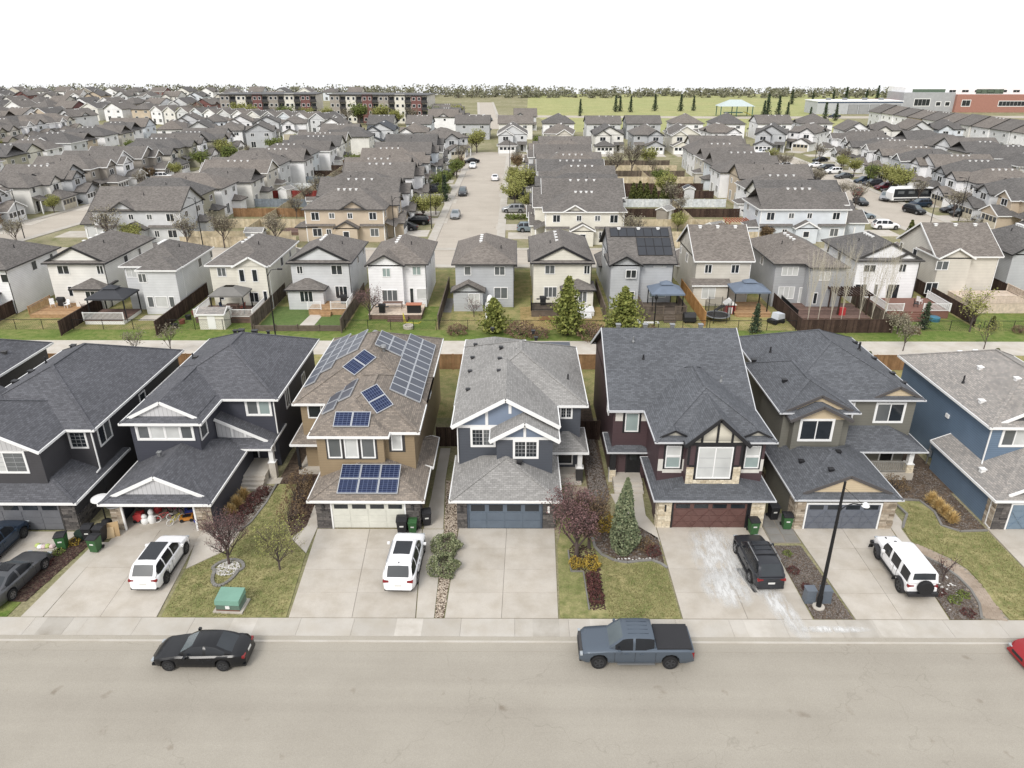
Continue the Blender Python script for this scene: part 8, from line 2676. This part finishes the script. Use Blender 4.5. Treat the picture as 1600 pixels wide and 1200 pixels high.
MAG = plain('magenta_paint', P(150, 40, 90), .4)
BLU = plain('royal_blue_plastic', P(50, 70, 160), .5)
ORG = plain('orange_plastic', P(224, 142, 50), .5)
bicycle('small red bicycle with white tyres at the front of the open garage', -23.8, 41.7, .3, REDP, .85)
bicycle('magenta bicycle behind the red one in the open garage', -23.4, 42.6, -.4, MAG)
bicycle('yellow-wheeled child bicycle right of the red one', -22.9, 41.5, .9, YEL, .8)
for i, (x, y, w, h_, m_, d) in enumerate(((-24.2, 43.6, .9, .8, REDP, 'red'), (-23.2, 45.0, 1.2, 1.0, plain('teal_tote', P(60, 110, 120), .6), 'teal'), (-25.3, 42.9, .6, .7, plain('grey_tote', P(120, 124, 130), .6), 'grey'), (-21.9, 45.2, 1.0, 1.3, WHITE, 'white'))):
    t = thing('storage_tote', d + ' lidded storage tote at the back of the open garage', 'tote', (x, y, .06), .3 * i)
    MB().box(-w / 2, w / 2, -.3, .3, 0, h_).build('tote_body', m_, t)
    MB().box(-w / 2 - .03, w / 2 + .03, -.33, .33, h_, h_ + .06).build('lid', BLACK if i % 2 else m_, t)
bicycle('blue bicycle against the back of the open garage', -22.5, 44.0, .1, BLU)


def doll(label, x, y, mat, h):
    t = thing('blow_mould_figure', label, 'figure', (x, y, .06), 0, 'plastic yard figures in the garage')
    MB().lathe([(.22, 0), (.27, .2 * h), (.24, .45 * h), (.12, .58 * h)], 10).build('figure_body', mat, t, smooth=50)
    MB().lathe([(.05, .56 * h), (.17, .66 * h), (.19, .78 * h), (.12, .93 * h), (.02, h)], 10).build('figure_head', WHITE, t, smooth=50)


doll('tall white plastic figure near the left of the open garage', -24.55, 41.6, WHITE, 1.05)
doll('short white plastic figure left of the tall one', -25.0, 41.5, WHITE, .7)
doll('red plastic figure at the back left of the garage', -24.7, 42.8, REDP, 1.0)
for i, (x, y, w, d_, h_, m_, lab, nm) in enumerate(((-25.45, 41.7, .6, .5, .75, REDP, 'red wagon box at the left front of the open garage', 'toy_wagon'), (-22.3, 41.9, .9, .6, .35, ORG, 'orange ride-on toy at the front of the open garage', 'ride_on_toy'), (-22.2, 42.6, 1.0, .6, .55, BLU, 'royal blue ride-on toy behind the orange one', 'ride_on_toy'), (-21.5, 43.6, .8, .8, 1.1, plain('dark_navy_tote', P(36, 44, 72), .6), 'stacked dark navy totes at the right of the open garage', 'storage_tote'), (-25.2, 44.2, 1.4, .7, 1.5, DTRIM, 'grey shelf cabinet along the left garage wall', 'cabinet'))):
    t = thing(nm, lab, nm.replace('_', ' '), (x, y, .06), .2 * i)
    MB().prism([(-w / 2, -d_ / 2, .12), (w / 2, -d_ / 2, .12), (w / 2 * .9, -d_ / 2, h_), (-w / 2, -d_ / 2, h_ * .8)], (0, d_, 0)).build('body', m_, t)
    for sx in (-1, 1):
        for sy in (-1, 1):
            MB().cyl((sx * w * .35, sy * d_ * .5 - .04, .13), (sx * w * .35, sy * d_ * .5 + .04, .13), .13, .13, 8).build('wheel', RUBBER, t)
    MB().box(-w * .3, w * .3, -d_ * .3, d_ * .3, h_ * .82, h_ * .98).build('top', BLACK if i else m_, t)
t = thing('play_ball', 'blue ball on the open garage floor', 'ball', (-21.5, 41.5, .06))
MB().lathe([(.02, 0), (.14, .05), (.2, .18), (.18, .28), (.1, .36), (.02, .39)], 12).build('ball', BLU, t, smooth=60)

# lamp posts in the far streets and on the path
lm = MB().cyl((0, 0, 0), (0, 0, 8.3), .09, .05, 8).mesh('pole', METAL_B)
la = MB().tube([(0, 0, 7.3), (.5, 0, 8.0), (1.3, 0, 8.1)], .035, 5).box(1.2, 1.7, -.1, .1, 8.02, 8.16).mesh('lamp_arm', METAL_B)
for i, (x, y, rz, d) in enumerate(((-26.6, 76.6, 0, 'on the walking path behind the open-garage house'), (-50.9, 118.4, 2.6, 'at the pale fence by the cross street'), (-84.5, 125.5, 2.6, 'near the corner of the west street'), (-19.9, 120.2, 0, 'beside the tan corner house'), (-15.3, 134, 0, 'first on the left of the straight street'), (-15.3, 158, 0, 'second on the left of the straight street'), (-15.2, 204, 0, 'far on the left of the straight street'), (-1.6, 206, 3.1, 'far on the right of the straight street'), (69.6, 124, 0, 'at the near end of the east street, left side'), (84.2, 140.8, 3.1, 'by the silver pickup on the east street'), (83.6, 179, 3.1, 'midway along the right of the east street'), (83.8, 214, 3.1, 'near the head of the east street'), (-78, 190, 3, 'midway along the west street'))):
    t = thing('lamp_post', 'thin black lamp post ' + d, 'street lamp', (x, y, 0), rz, 'lamp posts of the far streets')
    put('pole', lm, t)
    put('lamp_arm', la, t)
t = thing('lamp_post', 'short black post with lantern at the trampoline side of the path', 'street lamp', (16.0, 80.3, 0))
MB().cyl((0, 0, 0), (0, 0, 3.6), .08, .06, 8).build('pole', METAL_B, t)
MB().lathe([(.1, 3.6), (.22, 3.75), (.2, 4.0), (.05, 4.15)], 8).build('lantern', METAL_B, t)
# playground canopy in the park
t = thing('playground', 'play structure with teal canopy in the park', 'playground', (112, 402, 0))
TEALC = plain('teal_canopy', P(196, 210, 210), .7)
m = MB().add([(-9, -5, 5), (9, -5, 5), (9, 5, 5), (-9, 5, 5), (-3, 0, 8), (3, 0, 8)], [(0, 1, 5, 4), (1, 2, 5), (2, 3, 4, 5), (3, 0, 4)])
m.build('canopy', TEALC, t)
for sx in (-8, 0, 8):
    for sy in (-4.5, 4.5):
        MB().cyl((sx, sy, 0), (sx, sy, 5.2), .25, .25, 6).build('post', plain('green_steel', P(60, 110, 90), .5), t)
MB().box(-5, 4, -2, 2, 1.6, 2.0).build('platform', MATS['green_steel'], t)
MB().prism([(5, -1, 2), (5, 1, 2), (9.5, 1, .2), (9.5, -1, .2)], (0, 0, .3)).build('slide', YEL, t)
